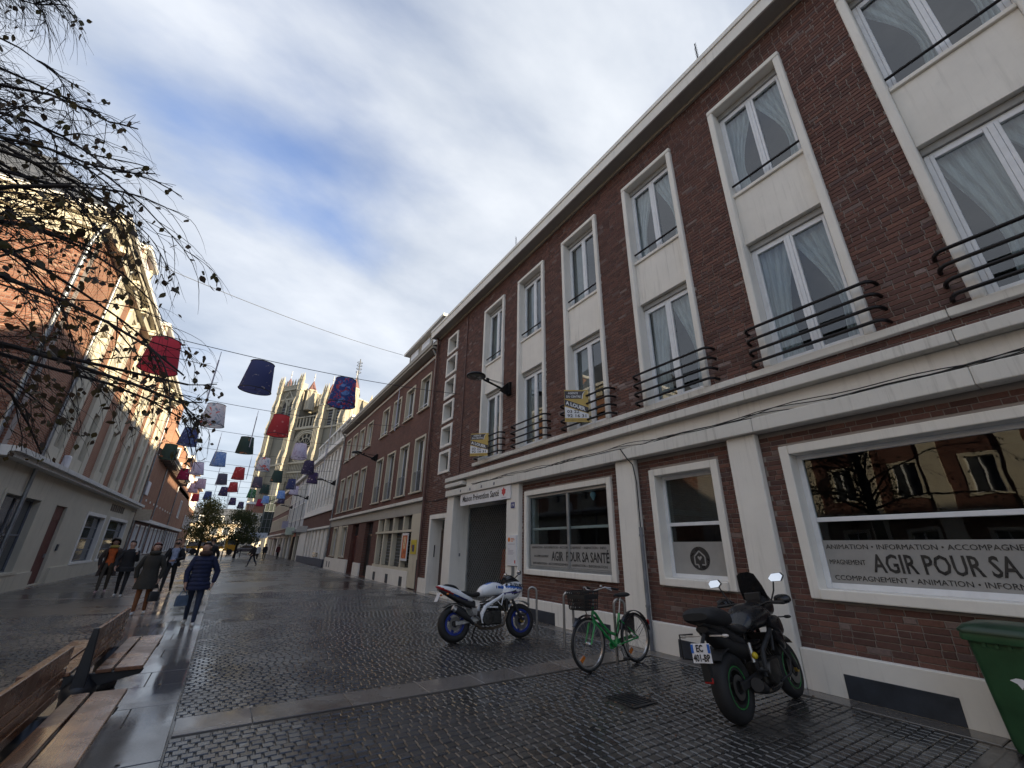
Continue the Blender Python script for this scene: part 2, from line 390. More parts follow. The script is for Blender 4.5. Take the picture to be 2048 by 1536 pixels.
# ---------------------------------------------------------------- ground
M_SETT = wetstone('wet_setts', (0.050, 0.048, 0.046), 0.45, r0=0.15, r1=0.36, bumps=0.3, spec=0.9)
M_SLAB = wetstone('wet_granite_slab', (0.15, 0.145, 0.14), 0.35, spec=0.85, r0=0.07, r1=0.26, per_piece=0.2, bumps=0.12, bscale=70)
M_BAND = wetstone('wet_granite_band', (0.15, 0.135, 0.122), 0.45, spec=0.7, r0=0.12, r1=0.4, per_piece=0.3, bumps=0.2, bscale=60)
M_JOINT = wetstone('wet_sand_joint', (0.045, 0.041, 0.037), 0.4, r0=0.15, r1=0.4, per_piece=0.0)
def far_setts():
    m, nt, b, o = _mat('wet_setts_far'); co = coords(nt)
    t = nt.nodes.new('ShaderNodeTexBrick'); nt.links.new(co, t.inputs['Vector'])
    t.inputs['Color1'].default_value = (0.050, 0.048, 0.046, 1); t.inputs['Color2'].default_value = (0.080, 0.077, 0.073, 1); t.inputs['Mortar'].default_value = (0.018, 0.017, 0.016, 1)
    t.inputs['Scale'].default_value = 1; t.inputs['Brick Width'].default_value = 0.105; t.inputs['Row Height'].default_value = 0.1; t.inputs['Mortar Size'].default_value = 0.008
    nt.links.new(t.outputs[0], b.inputs['Base Color'])
    w = noise(nt, co, 0.35, 5, 0.62, 0.4)
    nt.links.new(ramp(nt, w, 0.38, 0.64, 0.18, 0.40), b.inputs['Roughness']); setp(b, spec=0.9)
    bump(nt, b, t.outputs[1], -0.25, 0.01)
    return m
M_SETTFAR = far_setts()
g = MB(); g.quad((-400, -300, -0.024), (400, -300, -0.024), (400, 700, -0.024), (-400, 700, -0.024))
tag(g.build('ground', M_JOINT), kind='structure', label='wet paved ground of the street and square')
SETT_Y1 = 19.0
far = MB()
far.quad((-0.05, SETT_Y1, -0.004), (6.62, SETT_Y1, -0.004), (6.62, 140, -0.004), (-0.05, 140, -0.004))
far.quad((-14, 15.0, -0.004), (-1.68, 15.0, -0.004), (-1.68, 140, -0.004), (-14, 140, -0.004))
far.quad((-14, -6, -0.004), (-1.68, -6, -0.004), (-1.68, 5.0, -0.004), (-14, 5.0, -0.004))
far.quad((-1.68, 60, -0.004), (-0.05, 60, -0.004), (-0.05, 140, -0.004), (-1.68, 140, -0.004))
far.quad((-0.05, -6, -0.004), (6.62, -6, -0.004), (6.62, 1.6, -0.004), (-0.05, 1.6, -0.004))
tag(far.build('paving', M_SETTFAR, fix=False), kind='structure', label='wet dark setts of the pedestrian street')
def pieces(rects, top, depth, ch, jit=0.0, tilt=0.0):
    """chamfered blocks, all vertices in one array: rects is an (n,4) array of x0,x1,y0,y1"""
    r = np.asarray(rects, float); n = len(r)
    z = top + RNG.normal(0, jit, n) if jit else np.full(n, top)
    x0, x1, y0, y1 = r.T
    def ring(d, zz): return np.stack([np.stack([x0+d, y0+d, zz], 1), np.stack([x1-d, y0+d, zz], 1), np.stack([x1-d, y1-d, zz], 1), np.stack([x0+d, y1-d, zz], 1)], 1)
    V = np.concatenate([ring(0, z-depth), ring(0, z-ch), ring(ch, z)], 1)
    if tilt:
        V[:, 8:, 2] += RNG.normal(0, tilt, (n, 4))
    base = np.array([(8,9,10,11)] + [(a+i, a+(i+1)%4, a+4+(i+1)%4, a+4+i) for a in (0, 4) for i in range(4)])
    F = (base[None] + (np.arange(n)*12)[:, None, None]).reshape(-1, 4)
    return V.reshape(-1, 3), F
def nmesh(name, V, F, mat):
    me = bpy.data.meshes.new(name); me.vertices.add(len(V)); me.vertices.foreach_set('co', np.ascontiguousarray(V, dtype=np.float32).ravel())
    nf, k = F.shape
    me.loops.add(nf*k); me.loops.foreach_set('vertex_index', np.ascontiguousarray(F, dtype=np.int32).ravel())
    me.polygons.add(nf); me.polygons.foreach_set('loop_start', np.arange(0, nf*k, k, dtype=np.int32)); me.polygons.foreach_set('loop_total', np.full(nf, k, dtype=np.int32))
    me.materials.append(mat); me.update(calc_edges=True); me.validate(); me.shade_flat(); return me
CAMRi = np.array(CAMR.transposed())
def proj_np(P):
    c = (np.asarray(P) - np.array([0, 0, CAMH])) @ CAMRi.T
    w = -c[:, 2]
    return np.stack([1024 + FPX*c[:, 0]/w, 768 - FPX*c[:, 1]/w, w], 1)
def inframe(P, m=20):
    q = proj_np(P); return (q[:, 2] > 0.2) & (q[:, 0] > -m) & (q[:, 0] < 2048+m) & (q[:, 1] > -m) & (q[:, 1] < 1536+m)
BANDS = [(5.55, 6.04), (19.0, 19.5), (33.0, 33.5), (47, 47.5)]
def sett_rects(xa, xb, ya, yb):
    out = []; y = ya; k = 0
    while y < yb:
        if any(a-0.1 < y < b for a, b in BANDS):
            y = [b for a, b in BANDS if a-0.1 < y < b][0] + 0.004; continue
        yn = min([y+0.098] + [a-0.004 for a, b in BANDS if y < a]) 
        x = xa - (0.053 if k % 2 else 0.0) + RNG.normal(0, 0.004)
        while x < xb:
            w = 0.106 + RNG.normal(0, 0.006)
            a, b = max(x, xa), min(x+w-0.012, xb)
            if b-a > 0.025 and yn-y > 0.03: out.append((a, b, y + RNG.normal(0, 0.0015), yn-0.008 + RNG.normal(0, 0.0015)))
            x += w
        y += 0.100; k += 1
    return np.array(out)
HOLES = [(4.19, 4.62, 3.94, 4.37), (5.6, 6.35, 15.95, 16.55)]
S = np.concatenate([sett_rects(-0.045, 6.40, 1.6, SETT_Y1), sett_rects(-5.6, -1.69, 5.0, 15.0)])
for a, b, c, d in HOLES: S = S[~((S[:, 1] > a) & (S[:, 0] < b) & (S[:, 3] > c) & (S[:, 2] < d))]
ctr = np.stack([(S[:, 0]+S[:, 1])/2, (S[:, 2]+S[:, 3])/2, np.zeros(len(S))], 1)
dist = np.linalg.norm(ctr - np.array([0, 0, CAMH]), axis=1)
# the biggest in the photograph become single pieces
score = np.where(inframe(ctr, 0) & (S[:, 1]-S[:, 0] > 0.08) & (S[:, 3]-S[:, 2] > 0.07), 1/dist, 0)
idx = np.argsort(-score)[:300]
pav = bpy.data.objects.get('paving')
one_v, one_f = pieces([(-0.045, 0.045, -0.0435, 0.0435)], 0.0, 0.03, 0.007)
sett_me = nmesh('sett', one_v, one_f, M_SETT)
for i in idx:
    o = link('sett', sett_me, pav)
    o.location = (ctr[i, 0], ctr[i, 1], RNG.normal(0, 0.0016)); o.scale = ((S[i, 1]-S[i, 0])/0.09, (S[i, 3]-S[i, 2])/0.087, 1)
    o.rotation_euler = (RNG.normal(0, 0.012), RNG.normal(0, 0.012), RNG.normal(0, 0.01))
rest = np.delete(S, idx, 0)
V, F = pieces(rest, 0.0, 0.03, 0.007, jit=0.0016, tilt=0.0009)
tag(link('sett_field', nmesh('sett_field', V, F, M_SETT), pav), kind='stuff')
bed = MB()
for a, b, c, d in ((-0.05, 6.62, 1.6, SETT_Y1), (-5.7, -1.68, 5.0, 15.0)): bed.quad((a, c, -0.011), (b, c, -0.011), (b, d, -0.011), (a, d, -0.011))
bed.build('joint_sand', M_JOINT, pav, fix=False)
# granite slabs of the strip under the benches and of the cross bands
slab_pav = MB(); slab_pav.quad((-1.68, -6, -0.02), (-0.05, -6, -0.02), (-0.05, 60, -0.02), (-1.68, 60, -0.02))
slab_root = slab_pav.build('path', M_JOINT, fix=False); tag(slab_root, kind='structure', label='strip of wet granite slabs under the benches')
y = 1.2; k = 0
while y < 60:
    h = (0.72, 0.95, 0.6, 0.85)[k % 4]
    cuts = [-1.675, -1.675+(0.5, 0.85)[k % 2], -0.62 if k % 2 else -0.45, -0.055]
    for a, b in zip(cuts[:-1], cuts[1:]):
        v, f = pieces([(a+0.003, b-0.003, y+0.003, y+h-0.003)], 0.001, 0.03, 0.004)
        v[:, 2] += RNG.normal(0, 0.0012)
        link('slab', nmesh('slab', v, f, M_SLAB), slab_root)
    y += h; k += 1
for bi, (a, b) in enumerate(BANDS):
    x = -0.035
    while x < 6.38:
        w = min(0.62 + RNG.random()*0.5, 6.4-x)
        v, f = pieces([(x+0.003, x+w-0.003, a+0.004, b-0.004)], 0.002, 0.03, 0.004)
        link('slab', nmesh('slab', v, f, M_BAND), pav); x += w
for a, b in BANDS[1:3]:
    x = -5.6
    while x < -1.7:
        w = min(0.8, -1.69-x)
        v, f = pieces([(x+0.003, x+w-0.003, a+0.004, b-0.004)], 0.002, 0.03, 0.004)
        link('slab', nmesh('slab', v, f, M_BAND), pav); x += w
# edging kerb along the right-hand houses
y = -2.0
while y < 60:
    v, f = pieces([(6.41, 6.80, y+0.003, y+1.17)], 0.008, 0.04, 0.006); link('kerb_stone', nmesh('kerb_stone', v, f, M_BAND), pav); y += 1.18
y = 15.0
while y < 80:
    v, f = pieces([(-6.2, -5.71, y+0.003, y+1.57)], 0.008, 0.04, 0.006); link('kerb_stone', nmesh('kerb_stone', v, f, M_BAND), pav); y += 1.58
# ---------------------------------------------------------------- brick walls built brick by brick
def bricks(parent, P, U, W, N, u0, u1, v0, v1, holes, mat, course=0.0735, blen=0.222, joint=0.011, proud=0.012, singles=300, seed=1, pale=None):
    rg = np.random.default_rng(seed)
    R = []; v = v0; k = 0
    while v + course*0.5 < v1:
        va, vb = v + joint, min(v + course, v1)
        segs = [(u0, u1)]
        for a, b, c, d in holes:
            if c < vb-0.012 and d > va+0.012:
                ns = []
                for s, e in segs:
                    if a >= e or b <= s: ns.append((s, e)); continue
                    if a > s: ns.append((s, a))
                    if b < e: ns.append((b, e))
                segs = ns
        x = u0 - (blen/2+joint/2 if k % 2 else 0) - rg.random()*0.02
        while x < u1:
            L = blen if rg.random() > 0.40 else blen*0.48
            L += rg.normal(0, 0.003)
            for s, e in segs:
                a, b = max(x, s), min(x+L, e)
                if b-a > 0.03: R.append((a, b, va, vb))
            x += L + joint
        v += course; k += 1
    R = np.array(R); n = len(R)
    P, U, W, N = (np.array(q, float) for q in (P, U, W, N))
    C = P + U*((R[:, 0]+R[:, 1])/2)[:, None] + W*((R[:, 2]+R[:, 3])/2)[:, None]
    q = proj_np(C); d = np.linalg.norm(C - np.array([0, 0, CAMH]), axis=1)
    view = np.abs(((C - np.array([0, 0, CAMH]))/d[:, None]) @ N)
    sc = np.where(inframe(C, -20), view*(R[:, 1]-R[:, 0])/d**2, 0)
    idx = np.argsort(-sc)[:singles]; idx = idx[sc[idx] > 0]
    mask = np.ones(n, bool); mask[idx] = False
    def boxes(rr, pr):
        ch = 0.004
        def ring(dd, w):
            return np.stack([P + U*(rr[:, a]+sa*dd)[:, None] + W*(rr[:, c]+sc_*dd)[:, None] + N*w[:, None] for a, sa, c, sc_ in ((0,1,2,1),(1,-1,2,1),(1,-1,3,-1),(0,1,3,-1))], 1)
        z = np.zeros(len(rr)) - 0.004
        V = np.concatenate([ring(0, z), ring(0, pr-ch), ring(ch, pr)], 1)
        base = np.array([(8,9,10,11)] + [(a+i, a+(i+1)%4, a+4+(i+1)%4, a+4+i) for a in (0, 4) for i in range(4)])
        return V.reshape(-1, 3), (base[None] + (np.arange(len(rr))*12)[:, None, None]).reshape(-1, 4)
    pr = proud + rg.normal(0, 0.0012, n)
    if pale:
        uc, vc = (R[:, 0]+R[:, 1])/2, (R[:, 2]+R[:, 3])/2; pm = np.zeros(n, bool)
        for a, b, c, d in pale: pm |= (uc > a) & (uc < b) & (vc > c) & (vc < d)
        pm &= (rg.random(n) < 0.38) & mask
        V, F = boxes(R[pm], pr[pm]); tag(link('bleached_bricks', nmesh('bleached_bricks', V, F, M_BRICKP), parent), kind='stuff'); mask &= ~pm
    V, F = boxes(R[mask], pr[mask])
    tag(link('brick_field', nmesh('brick_field', V, F, mat), parent), kind='stuff')
    if len(idx):
        v1_, f1_ = boxes(np.array([(-0.111, 0.111, -0.03125, 0.03125)]), np.array([proud])); v1_ = v1_ - P
        me = nmesh('brick', v1_, f1_, mat)
        ax = U; wx = W
        for i in idx:
            o = link('brick', me, parent)
            sx, sz = (R[i, 1]-R[i, 0])/0.222, (R[i, 3]-R[i, 2])/0.0625
            o.location = C[i] + N*(pr[i]-proud)
            s = np.abs(ax)*sx + np.abs(wx)*sz + (np.abs(N))
            o.scale = tuple(s)
def wall_cells(mb, f, u0, u1, v0, v1, holes):
    us = sorted({u0, u1, *[min(max(a, u0), u1) for h in holes for a in h[:2]]}); vs_ = sorted({v0, v1, *[min(max(a, v0), v1) for h in holes for a in h[2:]]})
    for c, d in zip(vs_[:-1], vs_[1:]):
        run = None
        for a, b in zip(us[:-1], us[1:]):
            m = ((a+b)/2, (c+d)/2)
            solid = not any(h[0] < m[0] < h[1] and h[2] < m[1] < h[3] for h in holes)
            if solid: run = [run[0] if run else a, b]
            if (not solid or b == us[-1]) and run: f(mb, run[0], run[1], c, d); run = None
# ---------------------------------------------------------------- the near brick office building on the right
XF = 6.80
R1 = thing('brick_office_building', 'long three-storey dark red brick building with white stone window bays, right foreground', 'building', (XF, 4, 0))
R1.location = (0, 0, 0)
BAYS = [(-3.41, -1.92), (-0.92, 0.575), (1.495, 2.965), (3.93, 5.43), (6.41, 7.90), (8.82, 10.30), (11.2, 12.68)]
BZ0, BZ1 = 4.40, 10.42
GW = [(-0.35, 3.03, 1.07, 3.12), (4.04, 5.49, 1.06, 3.11), (6.53, 9.83, 1.02, 3.12)]
SQ = [(15.12, 16.18, z, z+0.93) for z in (4.40, 5.48, 6.56, 7.64, 8.72, 9.80)]
GATE = (10.60, 14.29, 0.0, 3.36); DOOR = (14.90, 16.56, 0.0, 2.83)
holes = [(a, b, BZ0, BZ1) for a, b in BAYS] + GW + SQ + [GATE, DOOR]
wall = MB()
wall_cells(wall, lambda m, a, b, c, d: m.box(XF+0.012, XF+0.32, a, b, c, d), -9.0, 17.42, 0.0, 11.3, holes)
wall.box(XF+0.05, XF+9, 17.1, 17.42, 0, 11.28); wall.box(XF+0.05, XF+9, -9, -8.7, 0, 11.28); wall.box(XF+8.7, XF+9, -8.69, 17.09, 0, 11.28)
W1 = wall.build('wall', M_MORTAR, R1)
HB = [(a, b, c, d) for a, b, c, d in holes]
covered = [(-9, 14.8, 3.30, 4.05), (-9, 14.82, 0, 0.46), (3.30, 3.77, 0, 3.45), (5.78, 6.28, 0, 3.45), (10.0, 10.62, 0, 3.45), (14.27, 14.80, 0, 3.45), (14.2, 14.9, 0, 0.45), (16.56, 17.42, 0, 0.5)]
bricks(W1, (XF+0.012, 0, 0), (0, 1, 0), (0, 0, 1), (-1, 0, 0), -3.6, 17.42, 0.44, 11.28, HB + covered, M_BRICK, seed=3, pale=[(b, b+0.36, 4.4, 5.3) for a, b in BAYS] + [(a-0.40, a, 4.4, 5.3) for a, b in BAYS] + [(15.0, 16.4, 3.7, 4.4)])
def box_part(name, mat, parent, *b, bev=0.012, seg=2):
    m = MB()
    for q in b: m.box(*q)
    return m.build(name, mat, parent, bev=bev, seg=seg)
# ledges and plinth
def ledge(name, x0, x1, y0, y1, z0, z1, mat=M_LEDGE, step=2.45):
    y = y0; 
    while y < y1-0.05:
        e = min(y+step, y1)
        box_part(name, mat, R1, (x0, x1, y+0.002, e-0.002, z0, z1), bev=0.012); y = e
ledge('window_sill_course', 6.70, 6.80, -9, 13.1, 4.29, 4.40)
ledge('cornice_ledge', 6.50, 6.80, -9, 14.8, 3.90, 4.05)
ledge('frieze', 6.66, 6.80, -9, 13.3, 3.60, 3.898, M_WHITE, 22.4)
ledge('string_course', 6.56, 6.80, -9, 14.8, 3.38, 3.598)
ledge('ledge_end_block', 6.52, 6.80, 13.35, 14.8, 3.70, 3.83, M_LEDGE, 3)
for a, b in ((-9, -1.6), (-1.6, 3.30), (3.77, 5.78), (6.28, 10.0)):
    box_part('plinth', M_WHITE, R1, (6.70, 6.80, a+0.002, b-0.002, 0, 0.47))
for a, b in ((14.80, 14.9), (16.56, 17.3)): box_part('plinth', M_WHITE, R1, (6.72, 6.80, a+0.002, b-0.002, 0, 0.5))
for a, b in ((3.30, 3.77), (5.78, 6.28), (10.0, 10.626), (14.264, 14.80)):
    box_part('pilaster', M_WHITE, R1, (6.66, 6.80 if b < 10 else 7.38, a, b, 0.0, 3.378), bev=0.02)
for a, b in ((1.82, 2.84), (4.56, 5.20), (6.75, 7.85), (8.5, 9.65)):
    v = box_part('basement_vent', M_VENT, R1, (6.692, 6.72, a, b, 0.012, 0.265), bev=0.004)
# eave and roof
box_part('eave_fascia', M_WHITE, R1, (6.39, 6.43, -9, 17.5, 11.16, 11.56), bev=0.006)
box_part('eave_moulding', M_WHITE, R1, (6.36, 6.389, -9, 17.52, 11.46, 11.58), bev=0.006)
box_part('eave_soffit', M_CONC, R1, (6.431, 6.83, -9, 17.49, 11.20, 11.26), bev=0.004)
box_part('eave_batten', M_CONC, R1, (6.74, 6.80, -9, 17.42, 11.12, 11.199), bev=0.004)
rf = MB(); rf.add([(6.40,-9,11.565),(6.40,17.5,11.565),(9.5,17.5,13.2),(9.5,-9,13.2),(15.9,-9,11.5),(15.9,17.5,11.5)], [(0,1,2,3),(3,2,5,4),(0,3,4),(1,5,2)])
ROOF1 = rf.build('roof', M_SLATE, R1)
# ---- window bays
def curtain(y0, y1, z0, z1, side, x, seed, tie=0.42):
    """gathered sheer curtain, drawn to one side at the tie"""
    rg = np.random.default_rng(seed); nu, nv = 36, 22; V = []; ph = rg.random()*6
    wdt = y1-y0
    for j in range(nv+1):
        t = j/nv; z = z1 - (z1-z0)*t
        k = 1.0 - (1-tie)*math.sin(min(t/0.72, 1)*PI/2)**1.4 if t < 0.72 else tie + 0.10*((t-0.72)/0.28)
        for i in range(nu+1):
            s = i/nu
            yy = (y0 + wdt*s*k) if side < 0 else (y1 - wdt*s*k)
            V.append((x + 0.025*math.sin(s*26+ph+1.5*t) + 0.012*math.sin(s*51+ph*2), yy, z))
    n1 = nu+1
    F = [(j*n1+i, j*n1+i+1, (j+1)*n1+i+1, (j+1)*n1+i) for j in range(nv) for i in range(nu)]
    return V, F
def sash(y0, y1, z0, z1, x, parent, mat=M_PVC, mull=True, f=0.055, transom=None):
    m = MB(); d = 0.06
    m.box(x, x+d, y0, y0+f, z0, z1); m.box(x, x+d, y1-f, y1, z0, z1); m.box(x, x+d, y0+f, y1-f, z0, z0+f); m.box(x, x+d, y0+f, y1-f, z1-f, z1)
    c = (y0+y1)/2
    if mull:
        m.box(x-0.012, x+d, c-0.028, c+0.028, z0+f+.001, z1-f-.001)
        for s, e in ((y0+f, c-0.029), (c+0.029, y1-f)):
            m.box(x-0.006, x+d-0.01, s+.001, s+0.042, z0+f+0.001, z1-f-.001); m.box(x-0.006, x+d-0.01, e-0.042, e-.001, z0+f+0.001, z1-f-.001)
            m.box(x-0.006, x+d-0.01, s+0.043, e-0.043, z0+f+.001, z0+f+0.05); m.box(x-0.006, x+d-0.01, s+0.043, e-0.043, z1-f-0.05, z1-f-.001)
    if transom: m.box(x-0.004, x+d, y0+f+.001, y1-f-.001, transom-0.03, transom+0.03)
    return m.build('window_frame', mat, parent, bev=0.006)
def pane(y0, y1, z0, z1, x, parent, mat=M_GLASS):
    m = MB(); m.box(x, x+0.012, y0, y1, z0, z1); return m.build('pane', mat, parent, fix=True)
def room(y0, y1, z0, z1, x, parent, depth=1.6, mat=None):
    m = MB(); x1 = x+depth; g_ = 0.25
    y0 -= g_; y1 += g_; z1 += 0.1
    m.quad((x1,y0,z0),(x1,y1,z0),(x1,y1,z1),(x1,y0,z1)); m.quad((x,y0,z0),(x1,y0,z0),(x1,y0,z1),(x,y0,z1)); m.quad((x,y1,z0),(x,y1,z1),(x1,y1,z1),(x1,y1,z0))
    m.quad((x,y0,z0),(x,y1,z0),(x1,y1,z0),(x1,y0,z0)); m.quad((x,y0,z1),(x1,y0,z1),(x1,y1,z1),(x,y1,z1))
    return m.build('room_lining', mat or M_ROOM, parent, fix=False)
M_DIRTY = M_WHITE
for bi, (a, b) in enumerate(BAYS):
    m = MB(); j = 0.118; xf = 6.725
    m.box(xf, 7.06, a, a+j, BZ0+.002, BZ1-j); m.box(xf, 7.06, b-j, b, BZ0+.002, BZ1-j); m.box(xf, 7.06, a, b, BZ1-j+.001, BZ1)
    bay = m.build('window_bay', M_WHITE, R1, bev=0.028, seg=3)
    i0, i1 = a+j, b-j
    box_part('spandrel_panel', M_WHITE, bay, (6.845, 7.05, i0+.001, i1-.001, 6.86, 7.96), bev=0.006)
    box_part('sill', M_WHITE, bay, (6.80, 7.05, i0+.001, i1-.001, 7.961, 8.03), bev=0.01)
    box_part('shutter_box', M_GREYSTRIP, bay, (6.93, 7.05, i0+.001, i1-.001, BZ1-j-0.13, BZ1-j-.002), bev=0.006)
    box_part('shutter_box', M_GREYSTRIP, bay, (6.93, 7.05, i0+.001, i1-.001, 6.74, 6.858), bev=0.006)
    box_part('threshold', M_WHITE, bay, (6.80, 7.05, i0+.001, i1-.001, BZ0-0.01, BZ0+0.05), bev=0.01)
    zu0, zu1, zl0, zl1 = 8.032, BZ1-j-0.132, BZ0+0.052, 6.738
    for q, (z0, z1) in enumerate(((zu0, zu1), (zl0, zl1))):
        sash(i0+.002, i1-.002, z0, z1, 6.97, bay)
        pane(i0+0.06, i1-0.06, z0+0.05, z1-0.05, 7.0, bay)
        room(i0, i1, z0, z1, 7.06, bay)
        c = (i0+i1)/2
        if bi in (0, 1, 2, 3):
            for s_, (p0, p1) in enumerate(((i0+0.05, c), (c, i1-0.05))):
                tie = 0.3 if (q == 0 or s_ == 0) else 0.55
                V_, F_ = curtain(p0, p1, z0+0.05, z1-0.02, -1 if s_ == 0 else (1 if bi != 1 else -1), 7.10, bi*7+q*3+s_, tie)
                mm = MB(); mm.add(V_, F_); mm.build('curtain', M_SHEER, bay, smooth=True, fix=False)
        elif bi in (4, 5, 6):
            mm = MB(); mm.box(7.12, 7.13, c+0.12, i1-0.02, z0, z1); mm.build('blind', plain('grey_blind', (0.22, 0.23, 0.23), 0.8), bay)
    # handrail of the upper window
    r_ = MB(); r_.tube([(6.86, i0+0.004, 8.27), (6.86, i1-0.004, 8.27)], 0.022, 8); r_.build('handrail', M_IRON, bay, smooth=True)
    # four curved bars of the balconet
    for k in range(4):
        z = 4.50 + k*0.2; pts = []
        ya, yb = a-0.17, b+0.15; xo = 6.60; rr = 0.11
        for t in np.linspace(0, PI/2, 6): pts.append((6.80 - (6.80-xo)*math.sin(t)**0.9, ya + rr*(1-math.cos(t)), z))
        for t in np.linspace(PI/2, 0, 6): pts.append((6.80 - (6.80-xo)*math.sin(t)**0.9, yb - rr*(1-math.cos(t)), z))
        mm = MB(); mm.tube(pts, 0.025, 8); mm.build('balcony_bar', M_IRON, bay, smooth=True)
# ---- small square stair windows
for k, (a, b, c, d) in enumerate(SQ):
    m = MB(); j = 0.115; xf = 6.755
    m.box(xf, 7.1, a, a+j, c, d); m.box(xf, 7.1, b-j, b, c, d); m.box(xf, 7.1, a+j+.001, b-j-.001, c, c+j); m.box(xf, 7.1, a+j+.001, b-j-.001, d-j, d)
    w_ = m.build('stair_window', M_WHITE, R1, bev=0.012)
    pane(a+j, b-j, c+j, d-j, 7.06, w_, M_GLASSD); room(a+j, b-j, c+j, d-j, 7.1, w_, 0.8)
# ---- ground-floor windows
def surround(a, b, c, d, j=0.13, xf=6.735, xb=7.06):
    m = MB()
    m.box(xf, xb, a, a+j, c, d); m.box(xf, xb, b-j, b, c, d); m.box(xf, xb, a+j+.001, b-j-.001, d-j, d); m.box(xf-0.03, xb, a+j+.001, b-j-.001, c, c+j)
    return m.build('shop_window', M_WHITE, R1, bev=0.014)
RT, UP = (0, -1, 0), (0, 0, 1)
def film_rows(parent, x, yl, yr, zb, zt, big, yb0, wbig, small=True):
    """frosted strip with dark lettering: yl is the left end as seen from the street"""
    m = MB(); m.box(x, x+0.003, yr, yl, zb, zt); m.build('frosted_film', M_FILM, parent)
    h = zt-zb
    text(big, h*0.56, 'lettering', M_FILMT, parent, (x-0.001, yb0, zb+h*0.29), RT, UP, width=wbig, bold=0.005)
w = surround(*GW[0]); a, b, c, d = GW[0]
sash(a+0.13, b-0.13, c+0.13, d-0.13, 6.95, w, mull=False, f=0.07, transom=2.07); pane(a+0.19, b-0.19, c+0.19, d-0.19, 6.975, w, M_GLASSD)
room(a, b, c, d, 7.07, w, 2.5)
x_ = 6.968
film_rows(w, x_, b-0.20, a+0.20, c+0.20, 1.80, 'AGIR POUR SA SANTÉ', 2.32, 1.86)
row = 'ANIMATION • INFORMATION • ACCOMPAGNEMENT • '
text('ANIMATION • INFORMATION • ACCOMPAGNEMENT • ANIMATION', 0.085, 'lettering', M_FILMT, w, (x_-0.001, 2.80, 1.69), RT, UP, width=2.60)
text('MPAGNEMENT', 0.085, 'lettering', M_FILMT, w, (x_-0.001, 2.80, 1.50), RT, UP, width=0.40)
text('CCOMPAGNEMENT • ANIMATION • INFORMATION • ACCOMPAGN', 0.085, 'lettering', M_FILMT, w, (x_-0.001, 2.78, 1.31), RT, UP, width=2.60)
w = surround(*GW[1]); a, b, c, d = GW[1]
sash(a+0.13, b-0.13, c+0.13, d-0.13, 6.95, w, mull=False, f=0.07, transom=2.09); pane(a+0.19, b-0.19, c+0.19, d-0.19, 6.975, w, M_GLASSD)
room(a, b, c, d, 7.07, w, 2.0)
m = MB(); m.box(x_, x_+0.003, a+0.20, b-0.20, c+0.20, 1.79); m.build('frosted_film', M_FILM, w)
cy, cz = (a+b)/2+0.0, 1.52
m = MB(); m.lathe([(0.0005, 0.0), (0.19, 0.0), (0.19, 0.0015), (0.0005, 0.0015)], (x_-0.0035, cy, cz), 'x', 32); m.build('round_emblem', M_FILMT, w)
def stroke(pts, w_, x, name, mat, parent):
    m = MB()
    for p, q in zip(pts[:-1], pts[1:]): m.bar((x, cy-p[0], cz+p[1]), (x, cy-q[0], cz+q[1]), 0.002, w_, up=(0, q[0]-p[0], 1) if abs(q[1]-p[1]) < 1e-6 else (1, 0, 0)) if False else m.obox(((x), cy-(p[0]+q[0])/2, cz+(p[1]+q[1])/2), (0.001, 0, 0), Vector((0, -(q[0]-p[0]), q[1]-p[1]))/2, Vector((0, (q[1]-p[1]), (q[0]-p[0]))).normalized()*w_/2)
    return m.build(name, mat, parent)
stroke([(-0.03, -0.15), (-0.04, -0.10), (-0.10, -0.10), (-0.10, 0.03), (0, 0.12), (0.10, 0.03), (0.10, -0.10), (0.03, -0.10)], 0.022, x_-0.0055, 'house_emblem', M_FILM, w)
m = MB(); m.prism([(0, -0.035), (0.04, 0.01), (0.035, 0.035), (0.015, 0.035), (0, 0.018), (-0.015, 0.035), (-0.035, 0.035), (-0.04, 0.01)], lambda u, v, t: (x_-0.0045-t, cy-u, cz+v), 0.002); m.build('heart_emblem', M_FILM, w)
bl = MB()
for k in range(26): bl.box(7.00, 7.004, a+0.2, b-0.2, 2.13+k*0.032, 2.13+k*0.032+0.026)
bl.build('blind', plain('dark_blind', (0.09, 0.09, 0.09), 0.6), w)
w = surround(*GW[2]); a, b, c, d = GW[2]
m = MB(); f = 0.07
m.box(6.80, 6.86, a+0.131, a+0.131+f, c+0.131, d-0.131); m.box(6.80, 6.86, b-0.131-f, b-0.131, c+0.131, d-0.131); m.box(6.80, 6.86, a+0.202, b-0.202, c+0.131, c+0.131+f); m.box(6.80, 6.86, a+0.202, b-0.202, d-0.131-f, d-0.131); m.box(6.79, 6.862, 8.02, 8.09, c+0.202, d-0.202)
m.build('outer_frame', M_ALU, w, bev=0.006)
sash(a+0.14, b-0.14, c+0.14, d-0.14, 6.90, w, mull=False, f=0.07, transom=2.12)
pane(a+0.2, b-0.2, c+0.2, d-0.2, 6.82, w, M_GLASSD); room(a, b, c, d, 7.07, w, 2.0)
xq = 6.806
film_rows(w, xq+0.008, b-0.21, a+0.21, c+0.21, 1.74, 'AGIR  POUR SA SANTÉ', 8.72, 1.95)
text('ANIMATION • INFORMATION • ACCOMPAGNEMENT • ANIMATION • INFO', 0.075, 'lettering', M_FILMT, w, (xq+0.007, 9.55, 1.645), RT, UP, width=2.70)
text('ACCOMPAGNEMENT', 0.075, 'lettering', M_FILMT, w, (xq+0.007, 9.45, 1.44), RT, UP, width=0.6)
text('INFORMATION • ACCOMPAGNEMENT • ANIMATION • INFORMATION', 0.075, 'lettering', M_FILMT, w, (xq+0.007, 9.50, 1.27), RT, UP, width=2.65)
